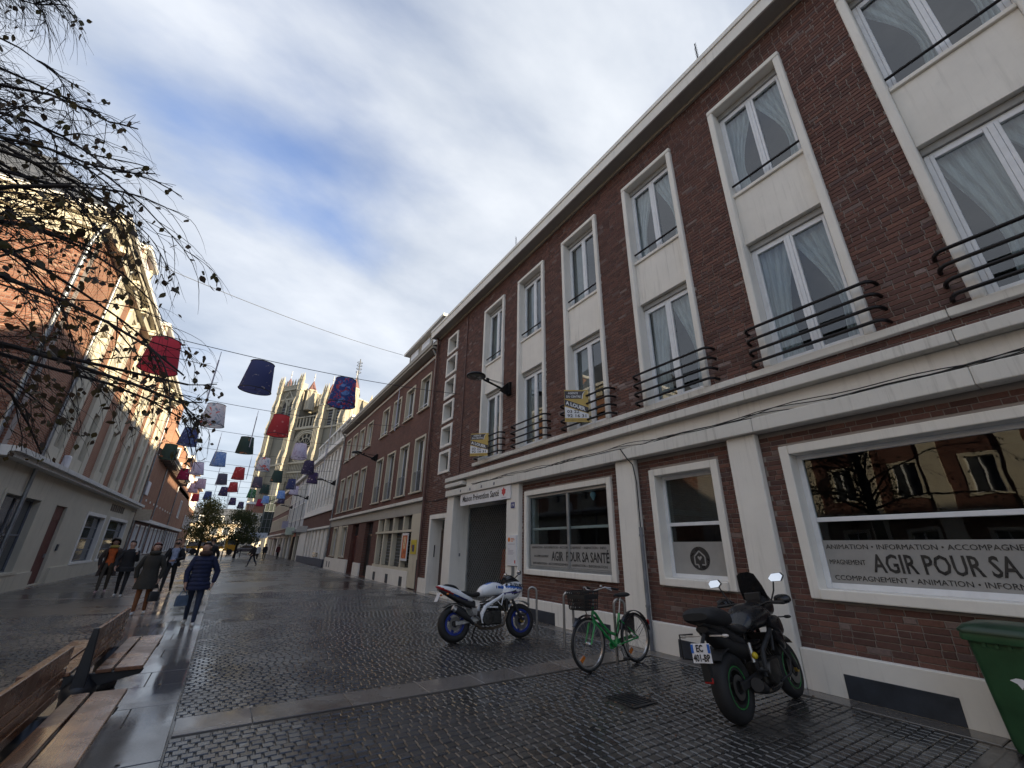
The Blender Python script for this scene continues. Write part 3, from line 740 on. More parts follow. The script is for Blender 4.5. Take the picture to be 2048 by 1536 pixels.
bn = MB(); bn.lathe([(0.002, -0.11), (0.03, -0.07), (0.065, 0.0), (0.07, 0.04), (0.05, 0.085), (0.002, 0.1)], (6.95, 7.30, 2.80), 'z', 16)
bn.build('balloon_sticker', plain('pale_blue_balloon', (0.25, 0.5, 0.66), 0.4), w, smooth=True)
# ---- entrance with the folding grille
e = MB(); xg = 7.36
e.box(7.30, 7.40, 10.64, 10.70, 0.0, 3.36); e.box(7.30, 7.376, 14.20, 14.26, 0.0, 3.36); e.box(7.28, 7.40, 10.71, 14.19, 2.98, 3.36)
ENT = e.build('entrance_grille', M_ALU, R1, bev=0.006)
lat = MB(); yy = 10.72; st = 0.125; H = 2.96
n_ = int((14.18-10.72+H)/st)
for k in range(n_):
    for s in (1, -1):
        y0 = 10.72 - H/2.1*0 + k*st - (H if s > 0 else 0) + 0.0
        p0 = (y0, 0.03) if s > 0 else (10.72 + k*st, 0.03)
        p1 = (p0[0]+H*0.8, H) if s > 0 else (p0[0]-H*0.8, H)
        # clip to the opening
        def clip(p, q):
            (ya, za), (yb, zb) = p, q; t0, t1 = 0.0, 1.0; dy = yb-ya
            for lo, hi in ((10.72, 14.18),):
                if abs(dy) < 1e-9: return None
                ta, tb = sorted(((lo-ya)/dy, (hi-ya)/dy)); t0, t1 = max(t0, ta), min(t1, tb)
            return None if t0 >= t1 else ((ya+dy*t0, za+(zb-za)*t0), (ya+dy*t1, za+(zb-za)*t1))
        c_ = clip(p0, p1)
        if c_: lat.bar((xg+0.012*s, c_[0][0], c_[0][1]), (xg+0.012*s, c_[1][0], c_[1][1]), 0.012, 0.008, up=(1, 0, 0))
lat.build('lattice', M_ALU, ENT)
room(10.64, 14.25, 0.02, 3.36, 7.42, ENT, 2.4, plain('entrance_lining', (0.16, 0.155, 0.15), 0.8, var=0.2))
m = MB(); m.obox((8.5, 13.45, 0.95), (0.05, 0.0, 0.02), (0, 0.36, 0.06), (0.03, -0.05, 0.62)); m.build('orange_panel', plain('orange_panel', (0.42, 0.10, 0.03), 0.6), ENT, bev=0.08, seg=3)
m = MB(); m.box(9.55, 9.6, 12.2, 13.5, 1.65, 2.2); m.build('screen', plain('blue_screen', (0.14, 0.17, 0.32), 0.4), ENT, bev=0.01)
m = MB(); m.box(9.5, 9.6, 11.0, 12.0, 0.02, 1.3); m.build('cupboard', plain('grey_cupboard', (0.2, 0.2, 0.21), 0.6), ENT, bev=0.01)
m = MB()
for k in range(6): m.ball((8.4+0.3*math.sin(k*2), 12.1+k*0.3, 0.35), (0.22, 0.2, 0.32), 9, 6)
m.build('pot_plant', plain('dark_leaves', (0.03, 0.05, 0.03), 0.6), ENT, smooth=True)
box_part('door_step', M_LEDGE, R1, (6.72, 7.40, 10.63, 14.26, 0.0, 0.035), bev=0.008)
# ---- brown house door
a, b, c, d = DOOR
m = MB(); j = 0.16
m.box(6.73, 7.3, a, a+j, 0, d); m.box(6.73, 7.3, b-j, b, 0, d); m.box(6.73, 7.3, a+j+.001, b-j-.001, d-j, d)
dr = m.build('house_door', M_WHITE, R1, bev=0.012)
m = MB(); m.box(7.22, 7.28, a+j, b-j, 0.05, 2.25); m.build('door_leaf', M_DOORB, dr, bev=0.004)
m = MB(); m.box(7.22, 7.28, a+j, b-j, 2.262, 2.30); m.box(7.21, 7.26, (a+b)/2-0.02, (a+b)/2+0.02, 0.05, 2.24); m.build('door_rail', M_DOORB, dr, bev=0.004)
m = MB(); m.box(7.25, 7.26, a+j, b-j, 2.302, d-j); m.build('pane', M_GLASSD, dr)
room(a+j, b-j, 0.0, d-j, 7.30, dr, 0.6)
m = MB(); m.box(6.9, 7.21, a+j, b-j, 0.0, 0.10); m.build('door_step', M_LEDGE, dr, bev=0.01)
m = MB(); m.lathe([(0.001, 0), (0.028, 0.005), (0.032, 0.03), (0.02, 0.05), (0.001, 0.052)], (7.215, a+j+0.12, 1.05), 'x', 14)
for v in range(len(m.v)): pass
m.build('door_knob', M_ALU, dr, smooth=True)
m = MB(); m.box(6.95, 6.99, b-j-0.02, b-j-.001, 1.28, 1.72); m.build('intercom', plain('dark_intercom', (0.05, 0.05, 0.05), 0.4, 0.4), dr, bev=0.004)
# pipes of this building
def pipe(name, pts, r, mat, parent, clips=()):
    m = MB(); m.tube(pts, r, 12)
    o = m.build(name, mat, parent, smooth=True)
    for z in clips:
        c = MB(); c.lathe([(r+0.001, -0.02), (r+0.009, -0.02), (r+0.009, 0.02), (r+0.001, 0.02)], (pts[0][0], pts[0][1], z), 'z', 12); c.build('pipe_clip', mat, o)
    return o
pipe('downpipe', [(6.70, 17.28, 0.02), (6.70, 17.28, 11.1), (6.62, 17.28, 11.19)], 0.05, M_BROWNP, R1, (1.4, 3.6, 6, 8.5, 10.5))
pipe('wall_conduit', [(6.775, 14.22, 4.06), (6.775, 14.22, 11.1)], 0.02, M_BROWNP, R1)
pipe('downpipe', [(6.655, 5.735, 0.0), (6.655, 5.735, 2.05)], 0.035, M_GREYP, R1, (0.7, 1.9))
m = MB(); m.tube([(6.655, 5.735, 2.0), (6.66, 5.735, 2.9), (6.62, 5.76, 3.25), (6.55, 5.85, 3.40), (6.55, 6.0, 3.61)], 0.012, 6); m.build('wall_cable', M_CABLE, R1, smooth=True)
for q in range(4):
    pts = []
    for t in np.linspace(0, 1, 60):
        yv = -3 + 15.8*t; pts.append((6.635-0.012*q, yv, 3.625 + 0.03*math.sin(yv*1.7+q*1.3) + 0.012*q + 0.02*math.sin(yv*4.1+q)))
    m = MB(); m.tube(pts, 0.007, 6); m.build('wall_cable', M_CABLE, R1, smooth=True)
pts = [(6.79, y_, 3.42 + 0.12*math.sin((y_-14.8)/2.6*PI)*-0.3) for y_ in np.linspace(14.82, 17.3, 10)]
m = MB(); m.tube(pts, 0.012, 6); m.build('wall_cable', M_CABLE, R1, smooth=True)
for y_ in (11.2, 12.0, 12.8, 13.5):
    m = MB(); m.box(6.545, 6.559, y_-0.03, y_+0.03, 3.44, 3.52); m.build('fixing_plate', M_GREYP, R1)
m = MB(); m.box(6.786, 6.799, 14.83, 14.89, 2.62, 2.78); hp = m.build('number_plate', M_SIGNW, R1, bev=0.002)
m = MB(); m.box(6.640, 6.659, 10.18, 10.36, 2.70, 2.86); hp = m.build('number_plate', plain('blue_plate', (0.06, 0.07, 0.22), 0.4), R1, bev=0.003)
text('19', 0.11, 'lettering', M_WHITET, hp, (6.639, 10.33, 2.74), RT, UP, width=0.11)
m = MB(); m.box(6.640, 6.659, 10.15, 10.28, 0.95, 1.25); m.build('intercom', M_ALU, R1, bev=0.004)
m = MB(); m.box(7.0, 7.06, 14.262, 14.269, 1.35, 1.45); m.build('wall_switch', M_GREYP, R1)
# patched pale bricks below balcony ends are left to the random brick colours
# ---- signs on this building (things of their own)
sg = thing('shop_sign', 'white sign board reading Maison Prévention Santé above the grille entrance', 'sign', (6.62, 12.4, 2.97))
sg.location = (0, 0, 0)
m = MB(); m.box(6.615, 6.655, 10.36, 13.60, 2.975, 3.365); m.build('board', M_SIGNW, sg, bev=0.004)
text('Maison Prévention Santé', 0.27, 'lettering', M_BLACKT, sg, (6.613, 13.42, 3.10), RT, UP, width=2.42, bold=0.004)
m = MB(); ey, ez = 10.72, 3.20
m.prism([(-0.10, -0.06), (-0.05, -0.07), (0.0, -0.13), (0.05, -0.07), (0.10, -0.06), (0.10, 0.03), (0.13, 0.05), (0.05, 0.07), (0.0, 0.13), (-0.05, 0.07), (-0.13, 0.05), (-0.09, 0.03)], lambda u, v, t: (6.613-t, ey-u, ez+v), 0.003)
m.build('emblem', M_REDT, sg)
m = MB(); m.box(6.612, 6.614, ey-0.13, ey+0.13, 3.02, 3.035); m.build('emblem_caption', plain('grey_print', (0.4, 0.38, 0.45), 0.5), sg)
ns = thing('notice_board', 'tall white notice with orange emblem on the white pilaster beside the grille', 'sign', (0, 0, 0))
m = MB(); m.box(6.622, 6.658, 10.02, 10.48, 1.20, 1.98); m.build('board', M_SIGNW, ns, bev=0.004)
m = MB(); m.lathe([(0.0005, 0), (0.06, 0), (0.06, 0.003), (0.0005, 0.003)], (6.619, 10.39, 1.86), 'x', 20); m.build('emblem', plain('orange_print', (0.75, 0.22, 0.04), 0.5), ns)
for k, (yy, zz, ww) in enumerate(((10.30, 1.89, 0.16), (10.30, 1.855, 0.20), (10.30, 1.82, 0.12))):
    m = MB(); m.box(6.620, 6.6215, yy-ww, yy, zz-0.009, zz+0.009); m.build('printed_line', plain('orange_print', (0.75, 0.22, 0.04), 0.5), ns)
for k, (zz, ww) in enumerate(((1.62, 0.10), (1.585, 0.28), (1.55, 0.25), (1.52, 0.31), (1.49, 0.26), (1.745, 0.34))):
    m = MB(); m.box(6.620, 6.6215, 10.44-ww, 10.44, zz-0.006, zz+0.006); m.build('printed_line', plain('grey_print', (0.4, 0.38, 0.45), 0.5), ns)
m = MB(); m.box(6.620, 6.6215, 10.06, 10.11, 1.26, 1.34); m.build('printed_mark', M_REDT, ns)
# A LOUER boards
M_YEL = plain('ochre_board', (0.52, 0.36, 0.09), 0.5, var=0.06); M_GRY = plain('dark_grey_print', (0.055, 0.05, 0.055), 0.5, var=0.08)
def louer(pl, pr, z0, z1, label):
    t = thing('letting_board', label, 'sign', (pl[0], pl[1], z0), group=None); t.location = (0, 0, 0)
    A = Vector((pl[0], pl[1], z0)); r = Vector((pr[0]-pl[0], pr[1]-pl[1], 0)); W_ = r.length; r.normalize(); u = Vector((0, 0, 1)); nrm = r.cross(u); H_ = z1-z0
    def P(a, b, o=0.0): return A + r*(a*W_) + u*(b*H_) + nrm*o
    def poly(name, pts, mat, o=0.0, th=0.004): 
        m = MB(); m.prism(pts, lambda a, b, w_: P(a, b, o+w_), th); return m.build(name, mat, t)
    poly('board', [(0, 0), (1, 0), (1, 1), (0, 1)], M_YEL, -0.012, 0.012)
    poly('white_field', [(0.01, 0.12), (0.99, 0.12), (0.99, 0.25), (0.01, 0.47)], M_SIGNW, 0.001, 0.001)
    poly('grey_band', [(0.01, 0.51), (0.99, 0.27), (0.99, 0.45), (0.01, 0.70)], M_GRY, 0.001, 0.0018)
    arc = [(0.73 + 0.16*(1-math.cos(t_)), 0.72 + 0.24*math.sin(t_)) for t_ in np.linspace(0, PI/2, 7)]
    poly('grey_header', [(0.01, 0.72)] + arc + [(0.01, 0.96)], M_GRY, 0.001, 0.0018)
    poly('header_edge', [(p[0]+0.0, p[1]) for p in arc] + [(p[0]+0.03, p[1]) for p in reversed(arc)], M_SIGNW, 0.003, 0.001)
    text('AGENCE', 0.075, 'lettering', M_WHITET, t, P(0.16, 0.865, 0.003), r, u, width=0.42*W_, bold=0.001)
    text('DU CENTRE', 0.075, 'lettering', M_WHITET, t, P(0.08, 0.755, 0.003), r, u, width=0.60*W_, bold=0.001)
    ra = (r*W_*0.98 - u*H_*0.25).normalized()
    text('A LOUER', 0.125, 'lettering', M_WHITET, t, P(0.06, 0.545, 0.003), ra, u, width=0.86*W_, bold=0.004)
    text('03 22', 0.105, 'lettering', M_GRY, t, P(0.10, 0.275, 0.003), r, u, width=0.50*W_, bold=0.002)
    text('92 16 31', 0.105, 'lettering', M_GRY, t, P(0.10, 0.145, 0.003), r, u, width=0.78*W_, bold=0.002)
    text('www.agenceducentre.fr', 0.05, 'lettering', plain('brown_print', (0.25, 0.14, 0.03), 0.5), t, P(0.05, 0.045, 0.001), r, u, width=0.85*W_)
    return t
louer((6.16, 7.28), (6.63, 6.95), 4.44, 5.25, 'yellow A LOUER letting board on the balcony bars above the shop window')
louer((6.17, 12.18), (6.59, 11.72), 4.44, 5.20, 'yellow A LOUER letting board below the nearest wall lamp, above the entrance')
# ---------------------------------------------------------------- buildings further along both sides
def opaque_glass(name, c=(0.03, 0.034, 0.04)):
    m, nt, b, o = _mat(name); co = coords(nt)
    nt.links.new(mixc(nt, ramp(nt, noise(nt, co, 0.9, 3), 0.35, 0.65, 0, 1), c, tuple(x*2.2 for x in c)), b.inputs['Base Color']); setp(b, rough=0.06, spec=0.7)
    bump(nt, b, noise(nt, co, 1.2, 2), 0.05, 0.02); return m
M_GO = opaque_glass('far_window_glass')
def cells(root, name, mat, X, s, y0, y1, z0, z1, holes, thick=0.35):
    m = MB(); wall_cells(m, lambda q, a, b, c, d: q.box(X, X - s*thick, a, b, c, d), y0, y1, z0, z1, holes); return m.build(name, mat, root)
def fwin(root, X, s, a, b, c, d, surr=None, j=0.1, proud=0.04, depth=0.25, mull=1, frame=None, sill=True, glass=None, name='window', trans=0):
    """a window of a far house: stone surround, frame with a mullion, pane"""
    m = MB(); surr = surr or M_CREAM; frame = frame or M_PVC
    xo, xi = X + s*proud, X - s*depth
    m.box(xo, xi, a, a+j, c, d); m.box(xo, xi, b-j, b, c, d); m.box(xo, xi, a+j+.001, b-j-.001, d-j, d)
    m.box(xo + (s*0.06 if sill else 0), xi, a - (0.06 if sill else -j-.001), b + (0.06 if sill else -j-.001), c-j*0.6, c-.001 if sill else c+j*0.5)
    w = m.build(name, surr, root)
    f = MB(); a2, b2, c2, d2 = a+j, b-j, c, d-j; t = 0.05; xa, xb = X - s*(depth-0.10), X - s*(depth-0.04)
    f.box(xa, xb, a2, a2+t, c2, d2); f.box(xa, xb, b2-t, b2, c2, d2); f.box(xa, xb, a2+t, b2-t, c2, c2+t); f.box(xa, xb, a2+t, b2-t, d2-t, d2)
    for k in range(mull):
        y = a2 + (b2-a2)*(k+1)/(mull+1); f.box(xa, xb, y-0.04, y+0.04, c2+t, d2-t)
    for k in range(trans):
        z = c2 + (d2-c2)*(k+1)/(trans+1); f.box(xa, xb, a2+t, b2-t, z-0.03, z+0.03)
    f.build('window_frame', frame, w)
    g_ = MB(); g_.box(X - s*(depth-0.065), X - s*(depth-0.055), a2+t, b2-t, c2+t, d2-t); g_.build('pane', glass or M_GO, w)
    return w
def part(root, name, mat, *bs, bev=0.0):
    m = MB()
    for q in bs: m.box(*q)
    return m.build(name, mat, root, bev=bev)
# ---- unseen brick block added behind the camera to stop the low sun
R0 = thing('sun_block_house', 'unseen brick block added behind the viewpoint to keep the low sun out', 'building')
cells(R0, 'wall', M_BRFAR, 6.86, -1, -70, -9.05, 0, 11.4, [(-66+k*3.0, -64.5+k*3.0, z, z+2) for k in range(18) for z in (1.0, 4.6, 8.0)])
for k in range(18):
    for z in (1.0, 4.6, 8.0): fwin(R0, 6.86, -1, -66+k*3.0, -64.5+k*3.0, z, z+2)
part(R0, 'cornice', M_WHITE, (6.4, 7.2, -70, -9.05, 11.401, 11.8)); part(R0, 'core', M_CONC, (7.22, 15, -70, -9.05, 0, 11.4))
# ---- second brick house on the right
X2 = 6.90
R2 = thing('brick_townhouse', 'dark red brick townhouse with zinc downpipe, next beyond the small square stair windows', 'building')
up = [(18.2, 19.6), (20.42, 21.82), (22.64, 24.06), (24.84, 26.26), (28.55, 29.98), (30.7, 32.12), (32.8, 34.2), (34.95, 36.35)]
sh = (18.75, 24.2, 0.78, 2.98); dd = (25.3, 26.9, 0.05, 2.95); rd = (28.5, 30.1, 0.05, 2.95); sw = [(31.5, 33.0, 0.95, 2.95), (34.6, 36.1, 0.95, 2.95)]
hl = [(a, b, 8.0, 9.82) for a, b in up] + [(a, b, 4.0, 6.62) for a, b in up] + [sh, dd, rd] + sw
cells(R2, 'wall', M_BRFAR, X2, -1, 17.46, 37.6, 0, 10.72, hl)
part(R2, 'side_wall', M_BRFARX, (X2+0.36, X2+9, 17.46, 17.8, 0, 10.72), (X2+0.36, X2+9, 37.3, 37.6, 0, 10.72))
for a, b in up:
    fwin(R2, X2, -1, a, b, 8.0, 9.82); w = fwin(R2, X2, -1, a, b, 4.0, 6.62)
    m = MB(); n_ = 9
    for k in range(n_): m.bar((X2+0.03, a+0.12+(b-a-0.24)*k/(n_-1), 4.03), (X2+0.03, a+0.12+(b-a-0.24)*k/(n_-1), 4.95), 0.014)
    m.bar((X2+0.03, a+0.1, 4.95), (X2+0.03, b-0.1, 4.95), 0.025); m.build('guard_rail', M_GREYP, w)
    m = MB(); m.bar((X2+0.02, a+0.1, 8.25), (X2+0.02, b-0.1, 8.25), 0.025); m.build('handrail', M_PVC, R2.children[-1] if False else w)
part(R2, 'lintel_band', M_CONC, (X2-0.06, X2-.001, 17.5, 37.55, 3.0, 3.5)); part(R2, 'string_course', M_LEDGE, (X2-0.2, X2-.001, 17.48, 37.58, 3.502, 3.64), bev=0.01)
part(R2, 'eave', M_CONC, (X2-0.42, X2+0.3, 17.45, 37.6, 10.721, 10.84), (X2-0.48, X2-0.40, 17.45, 37.6, 10.841, 11.06)); part(R2, 'frieze', M_LEDGE, (X2-0.05, X2-.001, 17.5, 37.55, 10.42, 10.56))
m = MB(); m.add([(X2-0.42,17.45,10.86),(X2-0.42,37.6,10.86),(X2+4.5,37.6,12.9),(X2+4.5,17.45,12.9),(X2+9,17.45,10.8),(X2+9,37.6,10.8)], [(0,1,2,3),(3,2,5,4)]); m.build('roof', M_SLATE, R2)
dm = part(R2, 'dormer', M_CONC, (X2+0.45, X2+3.5, 18.0, 23.6, 11.1, 12.9)); part(dm, 'dormer_roof', M_WHITE, (X2+0.15, X2+3.6, 17.8, 23.9, 12.91, 13.06))
for a, b in ((18.5, 19.6), (20.2, 21.4), (22.0, 23.2)): part(dm, 'dormer_window', M_PVC, (X2+0.40, X2+0.449, a, b, 12.1, 12.75))
part(R2, 'skylight', M_GREYP, (X2+0.3, X2+1.0, 27.6, 28.8, 11.2, 11.55))
# shop window with mullions
shop = part(R2, 'shop_window', M_CREAM, (X2-0.06, X2+0.3, sh[0]-0.15, sh[1]+0.1, 0.66, 0.78), (X2-0.08, X2+0.28, sh[0]-0.05, sh[1]+0.1, 2.26, 2.36), *[(X2-0.02, X2+0.3, y-0.09, y+0.09, 0.781, 2.259) for y in (20.05, 21.55, 23.0, 24.12)], *[(X2-0.02, X2+0.3, y-0.09, y+0.09, 2.361, 2.99) for y in (18.9, 20.05, 21.55, 23.0, 24.12)])
part(shop, 'pane', M_GO, (X2+0.2, X2+0.21, sh[0], sh[1], 0.79, 2.98))
gb = MB()
for k in range(9): gb.bar((X2+0.16, sh[0], 0.95+k*0.15), (X2+0.16, sh[1], 0.95+k*0.15), 0.014)
gb.build('security_bars', M_ALU, shop)
part(R2, 'corner_pier', M_CREAM, (X2-0.08, X2+0.3, 17.75, 18.74, 0.05, 3.0)); part(R2, 'plinth', M_WHITE, (X2-0.1, X2-.001, 18.75, 25.2, 0, 0.655), (X2-0.1, X2-.001, 26.95, 28.4, 0, 0.7), (X2-0.1, X2-.001, 30.2, 37.5, 0, 0.8))
for y in (19.3, 21.3, 23.4): part(R2, 'basement_vent', M_VENT, (X2-0.108, X2-0.09, y, y+0.4, 0.03, 0.42))
for y in (35.3, 36.2): part(R2, 'basement_vent', M_VENT, (X2-0.108, X2-0.09, y, y+0.25, 0.15, 0.55))
for nm, (a, b, c, d), mt in (('dark_door', dd, plain('near_black_door', (0.02, 0.018, 0.018), 0.4)), ('red_brown_door', rd, plain('oxblood_door', (0.075, 0.02, 0.018), 0.45))):
    q = part(R2, 'house_door', mt, (X2+0.2, X2+0.26, a, b, c, 2.2), (X2+0.2, X2+0.26, a, b, 2.21, 2.25)); part(q, 'pane', M_GO, (X2+0.22, X2+0.23, a, b, 2.26, d)); part(q, 'door_handle', M_ALU, (X2+0.16, X2+0.2, a+0.1, a+0.16, 1.0, 1.14))
for a, b, c, d in sw: fwin(R2, X2, -1, a, b, c, d, mull=1)
part(R2, 'door_pier', M_CREAM, (X2-0.04, X2-.001, 33.2, 34.3, 0.8, 2.98))
pipe('downpipe', [(X2-0.08, 17.62, 0.02), (X2-0.08, 17.62, 10.4), (X2-0.3, 17.62, 10.70)], 0.055, M_ZINC, R2, (1.4, 3.2, 5.4, 8, 10.1))
pipe('downpipe_shoe', [(X2-0.08, 17.62, 0.0), (X2-0.08, 17.62, 1.15)], 0.075, M_VENT, R2)
pipe('downpipe', [(X2-0.08, 37.5, 0.02), (X2-0.08, 37.5, 10.4), (X2-0.3, 37.5, 10.70)], 0.055, M_ZINC, R2, (2, 5, 8))
ps = thing('shop_poster', 'orange and white framed poster in the barred shop window', 'poster')
part(ps, 'frame', M_SIGNW, (X2-0.055, X2-0.03, 19.15, 19.95, 1.05, 2.22)); part(ps, 'print', plain('orange_poster', (0.62, 0.16, 0.05), 0.5, var=0.5, scale=5), (X2-0.06, X2-0.0545, 19.24, 19.86, 1.15, 2.12)); part(ps, 'print_highlight', plain('pale_poster', (0.75, 0.5, 0.3), 0.5, var=0.4), (X2-0.063, X2-0.0602, 19.4, 19.7, 1.55, 2.05))
ys = thing('warning_sign', 'small yellow square sign on the corner pier beside the zinc downpipe', 'sign')
part(ys, 'plate', plain('yellow_plate', (0.58, 0.46, 0.04), 0.5), (X2-0.10, X2-0.081, 17.95, 18.6, 1.35, 1.92)); part(ys, 'printed_mark', plain('dark_blue_print', (0.05, 0.05, 0.13), 0.5), (X2-0.104, X2-0.1005, 18.15, 18.4, 1.45, 1.72)); part(ys, 'printed_dot', M_REDT, (X2-0.104, X2-0.1005, 18.42, 18.5, 1.6, 1.7))
# ---- pale building with fins
X3 = 6.95
R3 = thing('pale_office_building', 'cream office building with tall vertical fins and a brick band above the ground floor', 'building')
hl = [(39.2+k*1.62, 40.2+k*1.62, 5.0, 9.9) for k in range(9)]
cells(R3, 'wall', M_WHITE, X3, -1, 37.75, 54.4, 4.4, 10.1, hl, 0.6)
for k, (a, b, c, d) in enumerate(hl): 
    w = part(R3, 'window', M_GREYSTRIP, (X3+0.45, X3+0.5, a, b, c, 5.9), (X3+0.45, X3+0.5, a, b, 7.2, 7.9)); part(w, 'pane', M_GO, (X3+0.46, X3+0.47, a, b, 5.9, 7.2), (X3+0.46, X3+0.47, a, b, 7.9, d))
    for z in (5.55, 6.9, 8.3): part(R3, 'vent_hole', M_VENT, (X3-0.004, X3+0.02, a-0.36, a-0.22, z, z+0.14))
part(R3, 'brick_band', M_BRFAR, (X3, X3+0.4, 37.76, 54.4, 3.16, 4.399)); part(R3, 'string_course', M_WHITE, (X3-0.2, X3+0.4, 37.7, 54.4, 3.0, 3.158)); part(R3, 'fin_ledge', M_WHITE, (X3-0.14, X3-.001, 37.72, 54.4, 4.40, 4.52))
part(R3, 'cornice', M_WHITE, (X3-0.35, X3+0.6, 37.66, 54.45, 10.101, 10.35), (X3-0.2, X3+0.6, 37.7, 54.45, 10.351, 10.7))
part(R3, 'attic', M_CONC, (X3+1.4, X3+6, 37.76, 54.4, 10.701, 12.4)); part(R3, 'attic_roof', M_WHITE, (X3+0.2, X3+6, 37.7, 54.4, 12.401, 12.6))
for k in range(9): part(R3, 'attic_post', M_WHITE, (X3+0.25, X3+0.5, 38.0+k*2, 38.25+k*2, 10.701, 12.4))
for k in range(6): part(R3, 'ground_pier', M_WHITE, (X3-0.02, X3+0.35, 39.0+k*1.85, 40.1+k*1.85, 0.6, 2.999)); part(R3, 'ground_bay', M_CREAM, (X3+0.3, X3+0.4, 40.1+k*1.85, 40.85+k*1.85, 0.6, 2.999))
part(R3, 'plinth', plain('blue_grey_plinth', (0.075, 0.085, 0.115), 0.6), (X3-0.06, X3+0.36, 38.9, 54.3, 0, 0.599)); part(R3, 'side_passage', M_VENT, (X3+0.3, X3+0.4, 37.76, 38.9, 0, 2.999))
part(R3, 'end_pier', M_WHITE, (X3-0.02, X3+0.4, 50.2, 54.4, 0.6, 2.999)); bw = part(R3, 'basement_window', M_PVC, (X3-0.07, X3-0.022, 41.2, 44.0, 0.62, 1.12)); part(bw, 'pane', M_GO, *[(X3-0.08, X3-0.0705, 41.32+k*0.9, 42.08+k*0.9, 0.68, 1.06) for k in range(3)])
part(R3, 'core', M_CONC, (X3+0.61, X3+6, 37.75, 54.4, 0, 10.1))
# ---- grey-white house with dark strips, then striped brick house
R4 = thing('grey_panel_house', 'grey-white panelled house with dark vertical strips, beyond the finned building', 'building')
hl = [(55.6+k*1.75, 56.7+k*1.75, z, z+1.9) for k in range(9) for z in (4.5, 7.0)]
cells(R4, 'wall', stone('pale_grey_panel', (0.52, 0.53, 0.54), amount=0.4), X3, -1, 54.45, 71, 3.2, 9.6, hl)
for h in hl: fwin(R4, X3, -1, *h, surr=M_WHITE, j=0.08, mull=1, sill=False)
for k in range(4): part(R4, 'dark_strip', M_VENT, (X3-0.05, X3-.001, 57.0+k*4, 57.22+k*4, 3.25, 9.55))
part(R4, 'cornice', M_LEDGE, (X3-0.4, X3+0.5, 54.45, 71, 9.601, 9.95)); part(R4, 'canopy', M_GREYP, (X3-0.5, X3+0.4, 54.5, 71, 3.0, 3.199)); part(R4, 'attic', M_BRFAR, (X3+0.6, X3+6, 54.45, 71, 9.951, 11)); part(R4, 'core', M_CONC, (X3+0.36, X3+6, 54.45, 71, 0, 9.6))
for k in range(5):
    q = part(R4, 'shopfront', [M_WHITE, M_CREAM, M_DOORB, M_WHITE, M_CREAM][k], (X3, X3+0.35, 54.5+k*3.3, 55.4+k*3.3, 0, 2.999)); part(q, 'pane', M_GO, (X3+0.2, X3+0.22, 55.4+k*3.3, 57.75+k*3.3, 0.3, 2.6)); part(q, 'fascia', [M_WHITE, M_REDT, M_CREAM, M_GREYP, M_WHITE][k], (X3-0.05, X3+0.2, 55.41+k*3.3, 57.7+k*3.3, 2.61, 2.99))
R5 = thing('striped_brick_house', 'far brick house with cream window strips on the right side near the square', 'building')
hl = [(72+k*1.6, 73.1+k*1.6, z, z+1.9) for k in range(16) for z in (3.9, 6.6)]
cells(R5, 'wall', M_BRFAR, X3, -1, 71.1, 98, 3.2, 9.2, hl)
for h in hl: fwin(R5, X3, -1, *h, surr=M_CREAM, j=0.14, mull=1)
part(R5, 'cornice', M_CREAM, (X3-0.5, X3+0.5, 71.1, 98, 9.201, 9.6)); part(R5, 'canopy', M_LEDGE, (X3-0.4, X3+0.4, 71.1, 98, 3.0, 3.199)); part(R5, 'core', M_CONC, (X3+0.36, X3+6, 71.1, 98, 0, 9.2))
m = MB(); m.add([(X3-0.4,71.1,9.61),(X3-0.4,98,9.61),(X3+4,98,12),(X3+4,71.1,12)], [(0,1,2,3)]); m.build('roof', M_SLATE, R5)
for k in range(7):
    q = part(R5, 'shopfront', [M_WHITE, M_CREAM][k % 2], (X3-0.02, X3+0.35, 71.2+k*3.8, 72.3+k*3.8, 0, 2.999)); part(q, 'pane', M_GO, (X3+0.2, X3+0.22, 72.3+k*3.8, 75.0+k*3.8, 0.2, 2.6)); part(q, 'fascia', M_WHITE, (X3-0.04, X3+0.2, 72.31+k*3.8, 74.98+k*3.8, 2.61, 2.99))
q = part(R5, 'awning', plain('dark_red_awning', (0.16, 0.03, 0.035), 0.7), (X3-1.0, X3-0.05, 82, 85, 2.5, 2.62))
def hang_sign(y, z, w, h, mat, label, X=X3, s=-1, th=0.12):
    t = thing('projecting_sign', label, 'sign'); part(t, 'board', mat, (X + s*(0.25), X + s*(0.25+w), y, y+th, z, z+h), bev=0.01); part(t, 'bracket', M_GREYP, (X, X + s*0.26, y+0.03, y+th-0.03, z+h*0.7, z+h*0.7+0.05)); return t
hang_sign(48.5, 2.85, 0.95, 0.6, plain('dull_white_board', (0.5, 0.49, 0.47), 0.6), 'plain white projecting sign on the finned office building')
hang_sign(58.5, 2.75, 0.95, 0.85, plain('pale_green_sign', (0.55, 0.62, 0.5), 0.5), 'pale green projecting sign beyond the finned office building')
hang_sign(66.5, 3.7, 0.75, 0.95, plain('violet_sign', (0.4, 0.38, 0.48), 0.5), 'grey violet projecting sign high on the panelled house')
